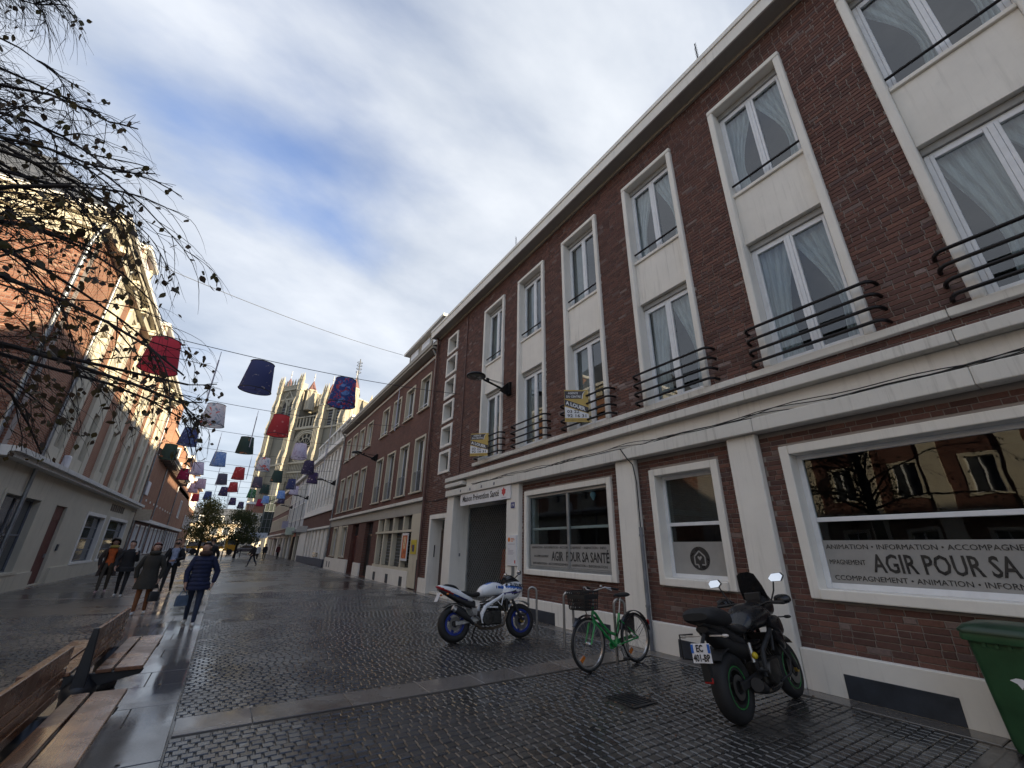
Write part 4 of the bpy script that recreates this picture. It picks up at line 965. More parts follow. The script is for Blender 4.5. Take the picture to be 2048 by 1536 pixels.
# ---- left corner building
XL = -5.90; YC = 17.5
L1 = thing('corner_brick_building', 'tall brick and cream stone building with slate roof, sunlit upper storeys, on the left', 'building')
bays = [(20.45, 21.95), (23.2, 25.2), (26.9, 29.0), (30.6, 32.7), (34.3, 36.4), (38.0, 40.1)]
wn = [(a+(b-a)/2-0.42, a+(b-a)/2+0.42) for a, b in bays]
up2 = [(a, b, z, z+h) for a, b in wn for z, h in ((4.75, 2.0), (7.45, 1.9), (9.9, 1.45))]
g1 = [(19.0, 22.3, 0.62, 3.1), (24.1, 25.5, 0.05, 2.95), (28.8, 32.7, 0.7, 3.0), (33.7, 39.2, 0.7, 3.0)]
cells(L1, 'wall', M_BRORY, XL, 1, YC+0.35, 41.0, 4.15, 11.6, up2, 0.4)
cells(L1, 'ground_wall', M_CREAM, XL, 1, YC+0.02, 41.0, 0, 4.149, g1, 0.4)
for (a, b), (c, d) in zip(bays, wn):
    for z0, z1 in ((4.15, 4.75), (6.75, 7.45), (9.35, 9.9), (11.35, 11.6)): part(L1, 'stone_panel', M_CREAM, (XL+.001, XL+0.09, c, d, z0, z1))
    part(L1, 'stone_pier', M_CREAM, (XL+.001, XL+0.12, a, c, 4.15, 11.6)); part(L1, 'stone_pier', M_CREAM, (XL+.001, XL+0.12, d, b, 4.15, 11.6))
for h in up2: fwin(L1, XL, 1, *h, surr=M_CREAM, j=0.05, proud=0.02, mull=1, frame=M_CREAM)
q = fwin(L1, XL, 1, *g1[0], surr=M_CREAM, j=0.14, mull=1, frame=M_GREYP, trans=1); 
for h in g1[2:]: fwin(L1, XL, 1, *h, surr=M_WHITE, j=0.16, mull=0, trans=3, frame=M_GREYP)
rdr = part(L1, 'red_door', plain('dark_red_door', (0.115, 0.026, 0.02), 0.5, var=0.2), (XL-0.16, XL-0.1, *g1[1][:2], 0.05, 2.4), (XL-0.16, XL-0.09, *g1[1][:2], 2.41, 2.95)); part(rdr, 'door_handle', M_ALU, (XL-0.1, XL-0.04, 25.25, 25.32, 1.0, 1.15))
part(L1, 'intercom', M_VENT, (XL+.001, XL+0.04, 26.0, 26.2, 1.25, 1.5))
part(L1, 'string_course', M_LEDGE, (XL, XL+0.42, YC, 41.0, 4.0, 4.148), (XL, XL+0.30, YC, 41.0, 3.86, 3.999)); part(L1, 'plinth', M_CREAM, (XL+.001, XL+0.08, YC+0.05, 24.0, 0, 0.55), (XL+.001, XL+0.08, 26.0, 40.9, 0, 0.6))
# cornice with big blocks, gutter
part(L1, 'cornice', M_CREAM, (XL-0.1, XL+0.55, YC-0.45, 41.1, 11.95, 12.15), (XL-0.1, XL+0.3, YC-0.25, 41.05, 11.601, 11.949)); part(L1, 'gutter', M_WHITE, (XL+0.45, XL+0.68, YC-0.5, 41.1, 12.151, 12.33))
for k in range(9): part(L1, 'cornice_block', M_CREAM, (XL+0.301, XL+0.5, 18.4+k*2.6, 18.8+k*2.6, 11.62, 11.948))
# end wall facing the little square, brick by brick
ew = part(L1, 'end_wall', M_MORTAR, (-16, XL-0.002, YC+0.014, YC+0.35, 0.0, 11.6))
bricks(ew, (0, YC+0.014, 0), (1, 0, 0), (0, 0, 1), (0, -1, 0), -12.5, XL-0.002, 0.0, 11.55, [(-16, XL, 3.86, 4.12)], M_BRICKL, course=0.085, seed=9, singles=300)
for z in (6.4, 7.6, 8.9): part(L1, 'raised_brick_course', M_BRORX, (-12.5, XL, YC-0.02, YC-0.001, z, z+0.06))  # narrow brick courses standing proud of the end wall
part(L1, 'end_cornice', M_CREAM, (-16, XL-0.1, YC-0.45, YC+0.3, 11.95, 12.15), (-16, XL-0.1, YC-0.25, YC+0.3, 11.601, 11.949), (-16, XL+0.1, YC-0.06, YC-0.001, 11.2, 11.6)); part(L1, 'end_gutter', M_WHITE, (-16, XL+0.449, YC-0.58, YC-0.38, 12.151, 12.33))
m = MB(); e0 = XL+0.35
m.add([(e0, YC-0.4, 12.2), (e0, 41.1, 12.2), (-9.2, 41.1, 16.2), (-9.2, YC+3.2, 16.2), (-16, YC-0.4, 12.2), (-16, YC+3.2, 16.2), (-16, 41.1, 16.2)], [(0,1,2,3), (4,0,3,5), (3,2,6,5)]); m.build('roof', M_SLATE, L1)
pipe('downpipe', [(XL-0.12, YC-0.09, 0.1), (XL-0.12, YC-0.09, 11.1), (XL+0.1, YC-0.3, 11.9)], 0.065, M_ZINC, L1, (2, 4.5, 6, 7.5, 9, 10.5))
pipe('downpipe', [(XL+0.09, 20.3, 0.1), (XL+0.09, 20.3, 11.6), (XL+0.4, 20.3, 11.93)], 0.055, M_ZINC, L1, (5, 7, 9))
pipe('downpipe', [(XL+0.08, 41.05, 0.1), (XL+0.08, 41.05, 11.5), (XL+0.4, 41.05, 11.95)], 0.055, M_ZINC, L1, (3, 6, 9))
for y in (22.4, 31.0): 
    q = part(L1, 'dormer', M_BRORX, (XL-2.2, XL-0.1, y, y+2.0, 12.4, 14.2)); part(q, 'dormer_roof', M_WHITE, (XL-2.3, XL+0.15, y-0.2, y+2.2, 14.201, 14.45), bev=0.08); part(q, 'dormer_window', M_PVC, (XL-0.099, XL-0.05, y+0.4, y+1.6, 12.7, 14.0))
    part(q, 'dormer_cheek', M_CREAM, (XL-0.12, XL+0.0, y-0.02, y+0.3, 12.4, 14.2), (XL-0.12, XL+0.0, y+1.7, y+2.02, 12.4, 14.2))
part(L1, 'wall_box', M_SIGNW, (XL-0.5, XL-0.2, YC-0.2, YC-.001, 4.3, 4.75), bev=0.05); part(L1, 'wall_box', M_SIGNW, (XL+.001, XL+0.2, 22.6, 22.9, 4.2, 4.7), bev=0.04)
text('BASIN', 0.4, 'lettering', plain('brown_lettering', (0.10, 0.075, 0.05), 0.6), L1, (XL+0.02, 32.2, 3.28), (0, 1, 0), UP, width=3.6, bold=0.02) if False else None
for k in range(7): part(L1, 'raised_letter', plain('brown_lettering', (0.10, 0.075, 0.05), 0.6), (XL+.001, XL+0.03, 33.2+k*0.55, 33.5+k*0.55, 3.3, 3.68))
hang_sign(39.5, 3.05, 0.85, 0.75, plain('cream_board', (0.50, 0.42, 0.31), 0.6), 'cream rectangular projecting sign on the left building', XL, 1)
# ---- low brick building with white ground windows, left
L2 = thing('low_brick_building', 'lower brick building with bracketed eave and tall white ground-floor windows, left side', 'building')
gh = [(42.6+k*2.75, 44.2+k*2.75, 0.75, 2.9) for k in range(13)]
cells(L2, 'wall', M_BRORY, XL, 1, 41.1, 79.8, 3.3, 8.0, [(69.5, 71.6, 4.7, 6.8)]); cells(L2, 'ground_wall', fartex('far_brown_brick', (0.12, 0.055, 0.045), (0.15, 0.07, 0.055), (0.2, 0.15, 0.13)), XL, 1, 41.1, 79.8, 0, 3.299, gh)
for h in gh: fwin(L2, XL, 1, *h, surr=M_WHITE, j=0.12, mull=1, glass=plain('white_blind', (0.55, 0.56, 0.56), 0.5), depth=0.18)
fwin(L2, XL, 1, 69.5, 71.6, 4.7, 6.8, surr=M_WHITE, j=0.16)
part(L2, 'string_course', M_WHITE, (XL+.001, XL+0.22, 41.15, 79.8, 3.15, 3.42)); part(L2, 'plinth', M_CONC, (XL+.001, XL+0.06, 41.15, 79.8, 0, 0.6))
part(L2, 'eave', M_WHITE, (XL-0.1, XL+0.75, 43.5, 63, 8.2, 8.32)); part(L2, 'gutter', M_ZINC, (XL+0.7, XL+0.88, 43.5, 63, 8.321, 8.48))
for k in range(20): part(L2, 'eave_bracket', M_DOORB, (XL+.001, XL+0.7, 43.7+k, 43.95+k, 7.9, 8.199))
for k in range(9): part(L2, 'vent_block', M_WHITE, (XL+.001, XL+0.03, 43.5+k*2.2, 43.9+k*2.2, 4.62, 4.78))
m = MB(); m.add([(XL+0.7,43.5,8.33),(XL+0.7,63,8.33),(XL-4,63,11),(XL-4,43.5,11)], [(0,1,2,3)]); m.build('roof', M_SLATE, L2); part(L2, 'core', M_BRORX, (XL-8, XL-0.36, 41.1, 79.8, 0, 8.0))
part(L2, 'satellite_dish', M_SIGNW, (XL+.001, XL+0.08, 42.0, 43.2, 5.0, 6.0), bev=0.03)
for y in (49, 62): pipe('downpipe', [(XL+0.07, y, 0.1), (XL+0.07, y, 8.1)], 0.05, M_ZINC, L2)
L3 = thing('gabled_brick_house', 'sunlit orange brick house with tall chimney and gable showing above the low building', 'building')
m = MB(); m.prism([(-12, 7.5), (-5.9, 7.5), (-5.9, 11.4), (-8.0, 14.6), (-12, 14.6)], lambda u, v, t: (u, 63.0+t, v), 17.0); m.build('wall', M_BRORX, L3)
part(L3, 'chimney', M_BRORX, (-9.6, -7.9, 62.6, 64, 11, 17.6)); part(L3, 'chimney_cap', M_CREAM, (-9.75, -7.75, 62.45, 64.1, 17.601, 17.9)); m = MB(); m.bar((-5.8, 62.9, 11.45), (-8.05, 62.9, 14.75), 0.25, 0.12); m.bar((-5.8, 80.1, 11.45), (-8.05, 80.1, 14.75), 0.25, 0.12); m.build('gable_coping', M_CREAM, L3)
part(L3, 'eave', M_WHITE, (-5.95, -5.3, 62.7, 80.2, 11.2, 11.5))
for xx, zz in ((-8.9, 12.6), (-8.4, 10.9), (-7.2, 11.0), (-7.4, 9.0), (-6.7, 9.3)):
    q = part(L3, 'window', M_WHITE, (xx-0.42, xx+0.42, 62.93, 62.999, zz, zz+1.25)); part(q, 'pane', M_GO, (xx-0.3, xx+0.3, 62.92, 62.929, zz+0.1, zz+1.15))
for k in range(6): fwin(L3, -5.9, 1, 64+k*2.6, 65.2+k*2.6, 8.6, 10.6, surr=M_WHITE, depth=0.02, proud=0.08)
L4 = thing('far_corner_house', 'sunlit brick and cream corner house at the far left end of the street', 'building')
cells(L4, 'wall', M_BRORY, -5.9, 1, 80.2, 97, 0, 10.5, [(81.5+k*2.6, 83.0+k*2.6, z, z+1.8) for k in range(6) for z in (3.8, 7.0)])
for k in range(6):
    for z in (3.8, 7.0): fwin(L4, -5.9, 1, 81.5+k*2.6, 83.0+k*2.6, z, z+1.8, surr=M_WHITE, mull=1)
part(L4, 'core', M_BRORX, (-14, -6.26, 80.2, 97, 0, 10.5)); part(L4, 'cornice', M_WHITE, (-6.3, -5.4, 80.2, 97.2, 10.501, 10.8))
# ---- block across the little square, only met in reflections and shade
L0 = thing('square_house', 'plain brick house standing across the little square behind the tree', 'building')
cells(L0, 'wall', M_BRFAR, -17, 1, -16, 17.3, 0, 11.5, [(-14+k*3, -12.6+k*3, z, z+2) for k in range(10) for z in (1.0, 4.6, 8.0)])
for k in range(10):
    for z in (1.0, 4.6, 8.0): fwin(L0, -17, 1, -14+k*3, -12.6+k*3, z, z+2, surr=M_CREAM, j=0.16)
for k in range(11): part(L0, 'stone_pier', M_CREAM, (-17, -16.86, -14.95+k*3, -14.15+k*3, 0, 11.5))
part(L0, 'cornice', M_CREAM, (-17.3, -16.4, -16, 17.0, 11.501, 11.9)); part(L0, 'string_course', M_CREAM, (-17, -16.7, -16, 17.0, 3.5, 3.8)); part(L0, 'core', M_CONC, (-25, -17.36, -16, 17.3, 0, 11.5))
# ---- far end of the street
E1 = thing('slate_roofed_house', 'long sunlit cream house with slate roof closing the view at the street end', 'building')
part(E1, 'wall', stone('sunny_cream_render', (0.62, 0.50, 0.36), amount=0.4), (-26, 5, 150, 158, -0.5, 7.1)); m = MB(); m.add([(-26.4,149.4,7.05),(5.4,149.4,7.05),(5.4,154,11.4),(-26.4,154,11.4),(5.4,160,7.0),(-26.4,160,7.0)], [(0,1,2,3),(3,2,4,5),(0,3,5),(1,4,2)]); m.build('roof', M_SLATE, E1)
for k in range(10):
    for z in (0.4, 3.9):
        q = part(E1, 'window', M_WHITE, (-24.6+k*2.9, -22.8+k*2.9, 149.93, 149.999, z, z+2.3)); part(q, 'pane', M_GO, (-24.4+k*2.9, -23.0+k*2.9, 149.92, 149.929, z+0.12, z+2.18))
for k in range(7):
    q = part(E1, 'dormer', M_WHITE, (-24+k*4.1, -22.2+k*4.1, 149.6, 152, 7.1, 9.1)); part(q, 'pane', M_GO, (-23.7+k*4.1, -22.5+k*4.1, 149.58, 149.599, 7.4, 8.8))
E2 = thing('end_corner_house', 'pale house with brick top storey at the street end, right of the trees', 'building')
part(E2, 'wall', M_CREAM, (2.4, 6.6, 112, 117, 0, 8.2)); part(E2, 'brick_storey', M_BRORX, (2.4, 6.6, 112, 117, 8.201, 10.0)); part(E2, 'cornice', M_WHITE, (2.2, 6.8, 111.7, 117, 10.001, 10.5))
for z in (1.5, 3.9, 6.2):
    for xx in (2.9, 4.2, 5.5): q = part(E2, 'window', M_WHITE, (xx-0.1, xx+0.8, 111.93, 111.999, z, z+1.5)); part(q, 'pane', M_GO, (xx, xx+0.7, 111.92, 111.929, z+0.1, z+1.4))
E3 = thing('netted_scaffold', 'dark green netted scaffold tower at the far end of the right side', 'scaffold')
part(E3, 'netting', plain('dark_green_net', (0.025, 0.035, 0.03), 0.8, var=0.4, scale=2), (5.6, 9.5, 104, 110, 3.3, 11.4))
for k in range(6): part(E3, 'ledger_pole', M_GREYP, (5.5, 9.5, 103.9, 103.97, 3.3+k*1.6, 3.36+k*1.6)); part(E3, 'upright_pole', M_GREYP, (5.5+k*0.75, 5.56+k*0.75, 103.8, 103.87, 0, 11.6))
part(E3, 'shop_board', plain('pale_blue_board', (0.42, 0.48, 0.55), 0.5), (3.8, 7.0, 103.6, 103.75, 2.9, 3.9))
# ---------------------------------------------------------------- cathedral west front
CATH = thing('cathedral', 'pale gothic cathedral west front with two towers and rose window, rising behind the street', 'cathedral', (6.3, 189.9, 0))
CATH.location = (0, 0, 0)
ce = Vector((0.54, -0.842, 0)).normalized(); cn = Vector((-ce.y, ce.x, 0)); cn = Vector((ce.y, -ce.x, 0)); cn = cn if cn.x < 0 else -cn   # cn: outward normal (towards the camera side)
CO = Vector((6.3, 189.9, 0))
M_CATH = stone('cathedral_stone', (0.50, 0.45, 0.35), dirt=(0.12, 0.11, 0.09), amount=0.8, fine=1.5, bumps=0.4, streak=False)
M_CATHD = stone('cathedral_dark_stone', (0.27, 0.25, 0.20), dirt=(0.1, 0.1, 0.09), amount=0.8, fine=1.5, bumps=0.4, streak=False)  # recessed walls: their shade is put into a darker copy of the stone
M_CDARK = plain('cathedral_opening', (0.035, 0.033, 0.032), 0.8)
M_CRED = plain('copper_red_roof', (0.20, 0.10, 0.085), 0.6)
def CP(s, t, z): return CO + ce*s + cn*t + Vector((0, 0, z))
class CB(MB):
    def cb(s, s0, s1, t0, t1, z0, z1):
        return s.add([CP(a, b, c) for c in (z0, z1) for a, b in ((s0,t0),(s1,t0),(s1,t1),(s0,t1))], [(3,2,1,0),(4,5,6,7),(0,1,5,4),(1,2,6,5),(2,3,7,6),(3,0,4,7)])
    def spire(s, c, t, z0, z1, r, n=8):
        P = [CP(c+r*math.cos(2*PI*k/n+0.39), t+r*math.sin(2*PI*k/n+0.39), z0) for k in range(n)] + [CP(c, t, z1)]
        return s.add(P, [(k, (k+1) % n, n) for k in range(n)] + [tuple(reversed(range(n)))])
    def drum(s, c, t, z0, z1, r, n=8):
        P = [CP(c+r*math.cos(2*PI*k/n+0.39), t+r*math.sin(2*PI*k/n+0.39), z) for z in (z0, z1) for k in range(n)]
        return s.add(P, [(k, (k+1) % n, n+(k+1) % n, n+k) for k in range(n)] + [tuple(range(n, 2*n)), tuple(reversed(range(n)))])
    def pinnacle(s, c, t, z, h, r):
        s.drum(c, t, z, z+h*0.35, r, 4); s.spire(c, t, z+h*0.35, z+h, r*1.25, 4); return s
def arch(w, h, n=7):
    """pointed arch outline, base centred on 0"""
    p = [(-w/2, 0), (w/2, 0), (w/2, h-w*0.9)]
    for k in range(1, n): a = k/n*PI/3; p.append((-w/2+w*math.cos(a), h-w*0.9+w*math.sin(a)))
    p.append((0, h-w*0.9+w*math.sin(PI/3)))
    return p + [(-x, z) for x, z in reversed(p[3:-1])] + [(-w/2, h-w*0.9)]
def c_arch(name, mat, parent, sc_, t, z, w, h, d=0.3):
    m = CB(); m.prism(arch(w, h), lambda u, v, q: CP(sc_+u, t-q, z+v), d); return m.build(name, mat, parent)
def rib_ring(name, parent, sc_, t, z, w, h, r, mat=M_CATH):
    m = CB(); p = arch(w, h)[1:]; pts = [CP(sc_+u, t, z+v) for u, v in p]; m.tube(pts, r, 5); return m.build(name, mat, parent)
for ti, (s0, s1, H) in enumerate(((0.0, 13.0, 61.0), (27.0, 40.0, 54.0))):
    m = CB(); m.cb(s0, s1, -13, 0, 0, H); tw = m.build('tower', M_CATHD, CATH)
    c = (s0+s1)/2
    # belfry openings
    for q in (-2.1, 2.1):
        c_arch('belfry_opening', M_CDARK, tw, c+q, 0.06, 43.5, 2.2, 12.5, 0.1); rib_ring('belfry_moulding', tw, c+q, 0.15, 43.5, 2.9, 13.2, 0.32); rib_ring('belfry_moulding', tw, c+q, 0.3, 43.5, 3.7, 14.2, 0.22)
        m = CB()
        for k in range(9): m.cb(c+q-1.0, c+q+1.0, 0.061, 0.12, 44+k*1.15, 44.35+k*1.15)
        m.build('louvre', M_GREYP, tw)
    m = CB(); m.add([CP(c-5, 0.35, 56), CP(c+5, 0.35, 56), CP(c, 0.35, 62 if ti == 0 else 57)], [(0,1,2)]); 
    m = CB(); m.tube([CP(c-4.6, 0.4, 54 if ti == 0 else 50), CP(c, 0.5, 60.4 if ti == 0 else 55), CP(c+4.6, 0.4, 54 if ti == 0 else 50)], 0.3, 5); m.build('gablet', M_CATH, tw)
    # stepped buttresses with clustered shafts
    for bs in (s0+0.6, s1-0.6):
        m = CB(); 
        for z0, z1, d, w in ((0, 30, 2.6, 1.6), (30, 43, 2.0, 1.4), (43, 52, 1.5, 1.2), (52, H-0.5, 1.0, 1.05)):
            if z1 > z0: m.cb(bs-w, bs+w, 0.001, d, z0, z1)
        bu_ = m.build('buttress', M_CATH, tw)
        m = CB()
        for z0, z1, d, w in ((26, 30, 2.6, 1.6), (30, 43, 2.0, 1.4), (43, 52, 1.5, 1.2), (52, H-0.5, 1.0, 1.05)):
            for k in range(4): m.drum(bs-w*0.8+k*w*0.53, d+0.1, z0, z1-0.8, 0.22, 6)
            m.cb(bs-w-0.25, bs+w+0.25, 0.01, d+0.35, z1-0.6, z1)
            for k in (-1, 1): m.pinnacle(bs+k*w*0.9, d-0.2, z1, 5.5, 0.55)
            for k in range(3): m.drum(bs+w+0.1, d-0.3-k*0.6, z0, z1-0.8, 0.16, 6)
        m.build('buttress_shaft', M_CATH, bu_)
        m = CB(); m.cb(bs-1.2, bs+1.2, -1.5, 1.2, H-0.5, H+2.2)
        for k in (-1, 0, 1): m.pinnacle(bs+k*1.0, 0.8, H+2.0, 5.0, 0.45)
        m.build('buttress_head', M_CATH, bu_)
    # string courses and parapet
    for z in (30, 43, 57 if ti == 0 else 50): m = CB(); m.cb(s0, s1, 0.002, 0.5, z-0.3, z+0.4); m.build('string_course', M_CATH, tw)
    m = CB(); m.cb(s0-0.3, s1+0.3, -13.3, 0.6, H, H+0.5); m.cb(s0-0.3, s1+0.3, 0.2, 0.6, H+1.8, H+2.1)
    for k in range(18): m.cb(s0+k*(s1-s0)/17-0.15, s0+k*(s1-s0)/17+0.15, 0.2, 0.55, H+0.5, H+1.8)
    m.build('parapet', M_CATH, tw)
    for k in range(7):
        m = CB(); m.pinnacle(s0+1.5+k*(s1-s0-3)/6, 0.4, H+2.0, 3.0, 0.35); m.build('pinnacle', M_CATH, tw)
    # corner stair turrets with red caps
    for bs, hh in ((s0+0.8, H+2.5), (s1+ (2.5 if ti == 0 else -0.2), H-1.0 if ti == 0 else H+3.0)):
        m = CB(); m.drum(bs, -2.5 if ti == 0 else -1.5, H-9, hh, 1.7, 8); tr_ = m.build('stair_turret', M_CATH, tw)
        m = CB(); m.drum(bs, -2.5 if ti == 0 else -1.5, hh, hh+0.5, 2.0, 8)
        for k in range(8): m.drum(bs+1.75*math.cos(k*PI/4), (-2.5 if ti == 0 else -1.5)+1.75*math.sin(k*PI/4), H-9, hh, 0.2, 5)
        m.build('turret_moulding', M_CATH, tr_)
        m = CB(); m.spire(bs, -2.5 if ti == 0 else -1.5, hh+0.5, hh+5.0, 1.8, 8); m.build('turret_roof', M_CRED, tr_)
        m = CB(); m.tube([CP(bs, -2.5 if ti == 0 else -1.5, hh+4.8), CP(bs, -2.5 if ti == 0 else -1.5, hh+8.2)], 0.14, 5); m.ball(CP(bs, -2.5 if ti == 0 else -1.5, hh+6.5), 0.35, 6, 5); m.build('finial', plain('pale_metal', (0.5, 0.5, 0.5), 0.4, 0.5), tr_)
# centre: gallery, kings, rose
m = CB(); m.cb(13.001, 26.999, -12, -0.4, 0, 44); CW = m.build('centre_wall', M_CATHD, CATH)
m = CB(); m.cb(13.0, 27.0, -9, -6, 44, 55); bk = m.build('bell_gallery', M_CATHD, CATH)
for k in range(9): c_arch('gallery_opening', M_CDARK, bk, 13.9+k*1.53, -5.9, 46, 0.9, 6.5, 0.2)
m = CB()
for k in range(10): m.pinnacle(13.3+k*1.5, -6, 54.8, 5.5, 0.4)
m.build('gallery_pinnacles', M_CATH, bk)
m = CB(); m.cb(13.0, 27.0, -0.399, 0.7, 43.2, 44.2); m.cb(13.0, 27.0, -0.399, 0.5, 48.0, 48.4); KG = m.build('gallery_ledge', M_CATH, CATH)
for k in range(8): m = CB(); m.drum(14+k*1.72, 0.1, 44.2, 48.0, 0.28, 6); m.build('gallery_column', M_CATH, KG); 
for k in range(7): c_arch('gallery_opening', M_CDARK, KG, 14.86+k*1.72, -0.35, 44.3, 1.0, 3.4, 0.05)
for z in (26.5, 30.0): 
    m = CB(); m.cb(13.0, 27.0, -0.399, 0.6, z, z+0.6)
    for k in range(16): m.drum(13.5+k*0.86, 0.15, z-3.0, z, 0.18, 5)
    m.build('statue_gallery', M_CATH, CATH)
rc, rz, rr = 20.6, 36.6, 5.0
m = CB(); n_ = 40; m.add([CP(rc, -0.34, rz)] + [CP(rc+rr*math.cos(2*PI*k/n_), -0.34, rz+rr*math.sin(2*PI*k/n_)) for k in range(n_)], [(0, 1+k, 1+(k+1) % n_) for k in range(n_)]); RO = m.build('rose_window', M_CDARK, CATH, fix=False)
for R_, r_ in ((5.2, 0.35), (5.9, 0.4), (6.7, 0.3), (3.1, 0.16), (1.1, 0.2)):
    m = CB(); m.tube([CP(rc+R_*math.cos(a), 0.0, rz+R_*math.sin(a)) for a in np.linspace(0, 2*PI, 41)], r_, 5, cap=False); m.build('tracery_ring', M_CATH, RO)
for k in range(12):
    a = k*PI/6; m = CB(); m.tube([CP(rc+1.1*math.cos(a), -0.1, rz+1.1*math.sin(a)), CP(rc+5*math.cos(a), -0.1, rz+5*math.sin(a))], 0.14, 4)
    m.tube([CP(rc+(4.0+0.9*math.cos(b))*math.cos(a+PI/12)-0.9*math.sin(b)*math.sin(a+PI/12), -0.1, rz+(4.0+0.9*math.cos(b))*math.sin(a+PI/12)+0.9*math.sin(b)*math.cos(a+PI/12)) for b in np.linspace(0, 2*PI, 11)], 0.11, 4, cap=False); m.build('tracery_spoke', M_CATH, RO)
# nave behind and side buttress with crossing spire
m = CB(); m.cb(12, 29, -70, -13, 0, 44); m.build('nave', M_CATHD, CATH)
m = CB(); m.add([CP(11, -13, 44), CP(30, -13, 44), CP(20.5, -13, 55), CP(11, -70, 44), CP(30, -70, 44), CP(20.5, -70, 55)], [(0,1,2),(3,5,4),(1,4,5,2),(0,2,5,3)]); m.build('nave_roof', M_SLATE, CATH)
for k in range(3):
    m = CB(); m.cb(43.5, 46.0, -8-k*9, -4-k*9, 0, 44); m.cb(43.8, 45.7, -7.5-k*9, -4.5-k*9, 44, 49)
    for q in range(3): m.drum(43.9+q*0.8, -3.9-k*9, 20, 44, 0.25, 5)
    m.pinnacle(44.7, -6-k*9, 49, 7, 0.9); m.build('side_buttress', M_CATH, CATH)
m = CB(); m.cb(40.0, 43.5, -40, -2, 0, 33); m.build('aisle', M_CATHD, CATH)
m = CB(); m.spire(33.5, -8, 58, 67, 2.2, 8); m.drum(33.5, -8, 54, 58, 2.0, 8); m.tube([CP(33.5, -8, 66), CP(33.5, -8, 74)], 0.18, 5)
for z in (68, 69.5, 71, 72.3): m.tube([CP(33.5+1.0*math.cos(a), -8+1.0*math.sin(a), z) for a in np.linspace(0, 2*PI, 9)], 0.12, 4, cap=False)
m.build('slate_spirelet', M_SLATE, CATH)
# ---------------------------------------------------------------- trees
M_BARK = plain('tree_bark', (0.030, 0.025, 0.023), 0.9, var=0.3, scale=20, bumps=0.6, bscale=40)
def leafmat(name, cols, trans=0.35):
    m, nt, b, o = _mat(name)
    g = nt.nodes.new('ShaderNodeNewGeometry'); oi = nt.nodes.new('ShaderNodeObjectInfo')
    ad = nt.nodes.new('ShaderNodeMath'); ad.operation = 'ADD'; nt.links.new(g.outputs['Random Per Island'], ad.inputs[0]); nt.links.new(oi.outputs['Random'], ad.inputs[1])
    fr = nt.nodes.new('ShaderNodeMath'); fr.operation = 'FRACT'; nt.links.new(ad.outputs[0], fr.inputs[0])
    cr = nt.nodes.new('ShaderNodeValToRGB'); nt.links.new(fr.outputs[0], cr.inputs[0]); el = cr.color_ramp.elements
    while len(el) < len(cols): el.new(0.5)
    for i, (p, c) in enumerate(cols): el[i].position = p; el[i].color = (*c, 1)
    nt.links.new(cr.outputs[0], b.inputs['Base Color']); setp(b, rough=0.55)
    tl = nt.nodes.new('ShaderNodeBsdfTranslucent'); nt.links.new(cr.outputs[0], tl.inputs[0])
    mx = nt.nodes.new('ShaderNodeMixShader'); mx.inputs[0].default_value = trans; nt.links.new(b.outputs[0], mx.inputs[1]); nt.links.new(tl.outputs[0], mx.inputs[2]); nt.links.new(mx.outputs[0], o.inputs[0])
    return m
M_LEAFN = leafmat('brown_green_leaf', [(0, (0.05, 0.032, 0.02)), (0.4, (0.075, 0.05, 0.024)), (0.75, (0.065, 0.062, 0.022)), (1.0, (0.10, 0.06, 0.025))])
M_LEAFG = leafmat('green_leaf', [(0, (0.035, 0.05, 0.015)), (0.5, (0.06, 0.075, 0.02)), (1.0, (0.10, 0.10, 0.03))])
M_LEAFY = leafmat('yellowing_leaf', [(0, (0.05, 0.065, 0.015)), (0.5, (0.10, 0.105, 0.025)), (1.0, (0.26, 0.21, 0.05))])
LEAF = np.array([(0, 0, 0), (0.32, 0.30, 0.05), (0.36, 0.62, 0.0), (0, 1.1, -0.12), (-0.36, 0.62, 0.0), (-0.32, 0.30, 0.05)])
def leaf_mesh(name, P, D, size, mat, rg):
    """flat heart-shaped leaves at points P hanging along D"""
    n = len(P); U = rg.normal(size=(n, 3)); D = D + rg.normal(0, 0.5, (n, 3)); D /= np.linalg.norm(D, axis=1)[:, None]
    U -= D*(U*D).sum(1)[:, None]; U /= np.linalg.norm(U, axis=1)[:, None]; W = np.cross(U, D)
    s = size*(0.6+0.7*rg.random(n)); 
    V = P[:, None] + s[:, None, None]*(LEAF[None, :, 0:1]*U[:, None] + LEAF[None, :, 1:2]*D[:, None] + LEAF[None, :, 2:3]*W[:, None])
    F = (np.array([(0, 1, 2, 3), (0, 3, 4, 5)])[None] + (np.arange(n)*6)[:, None, None]).reshape(-1, 4)
    return V.reshape(-1, 3), F
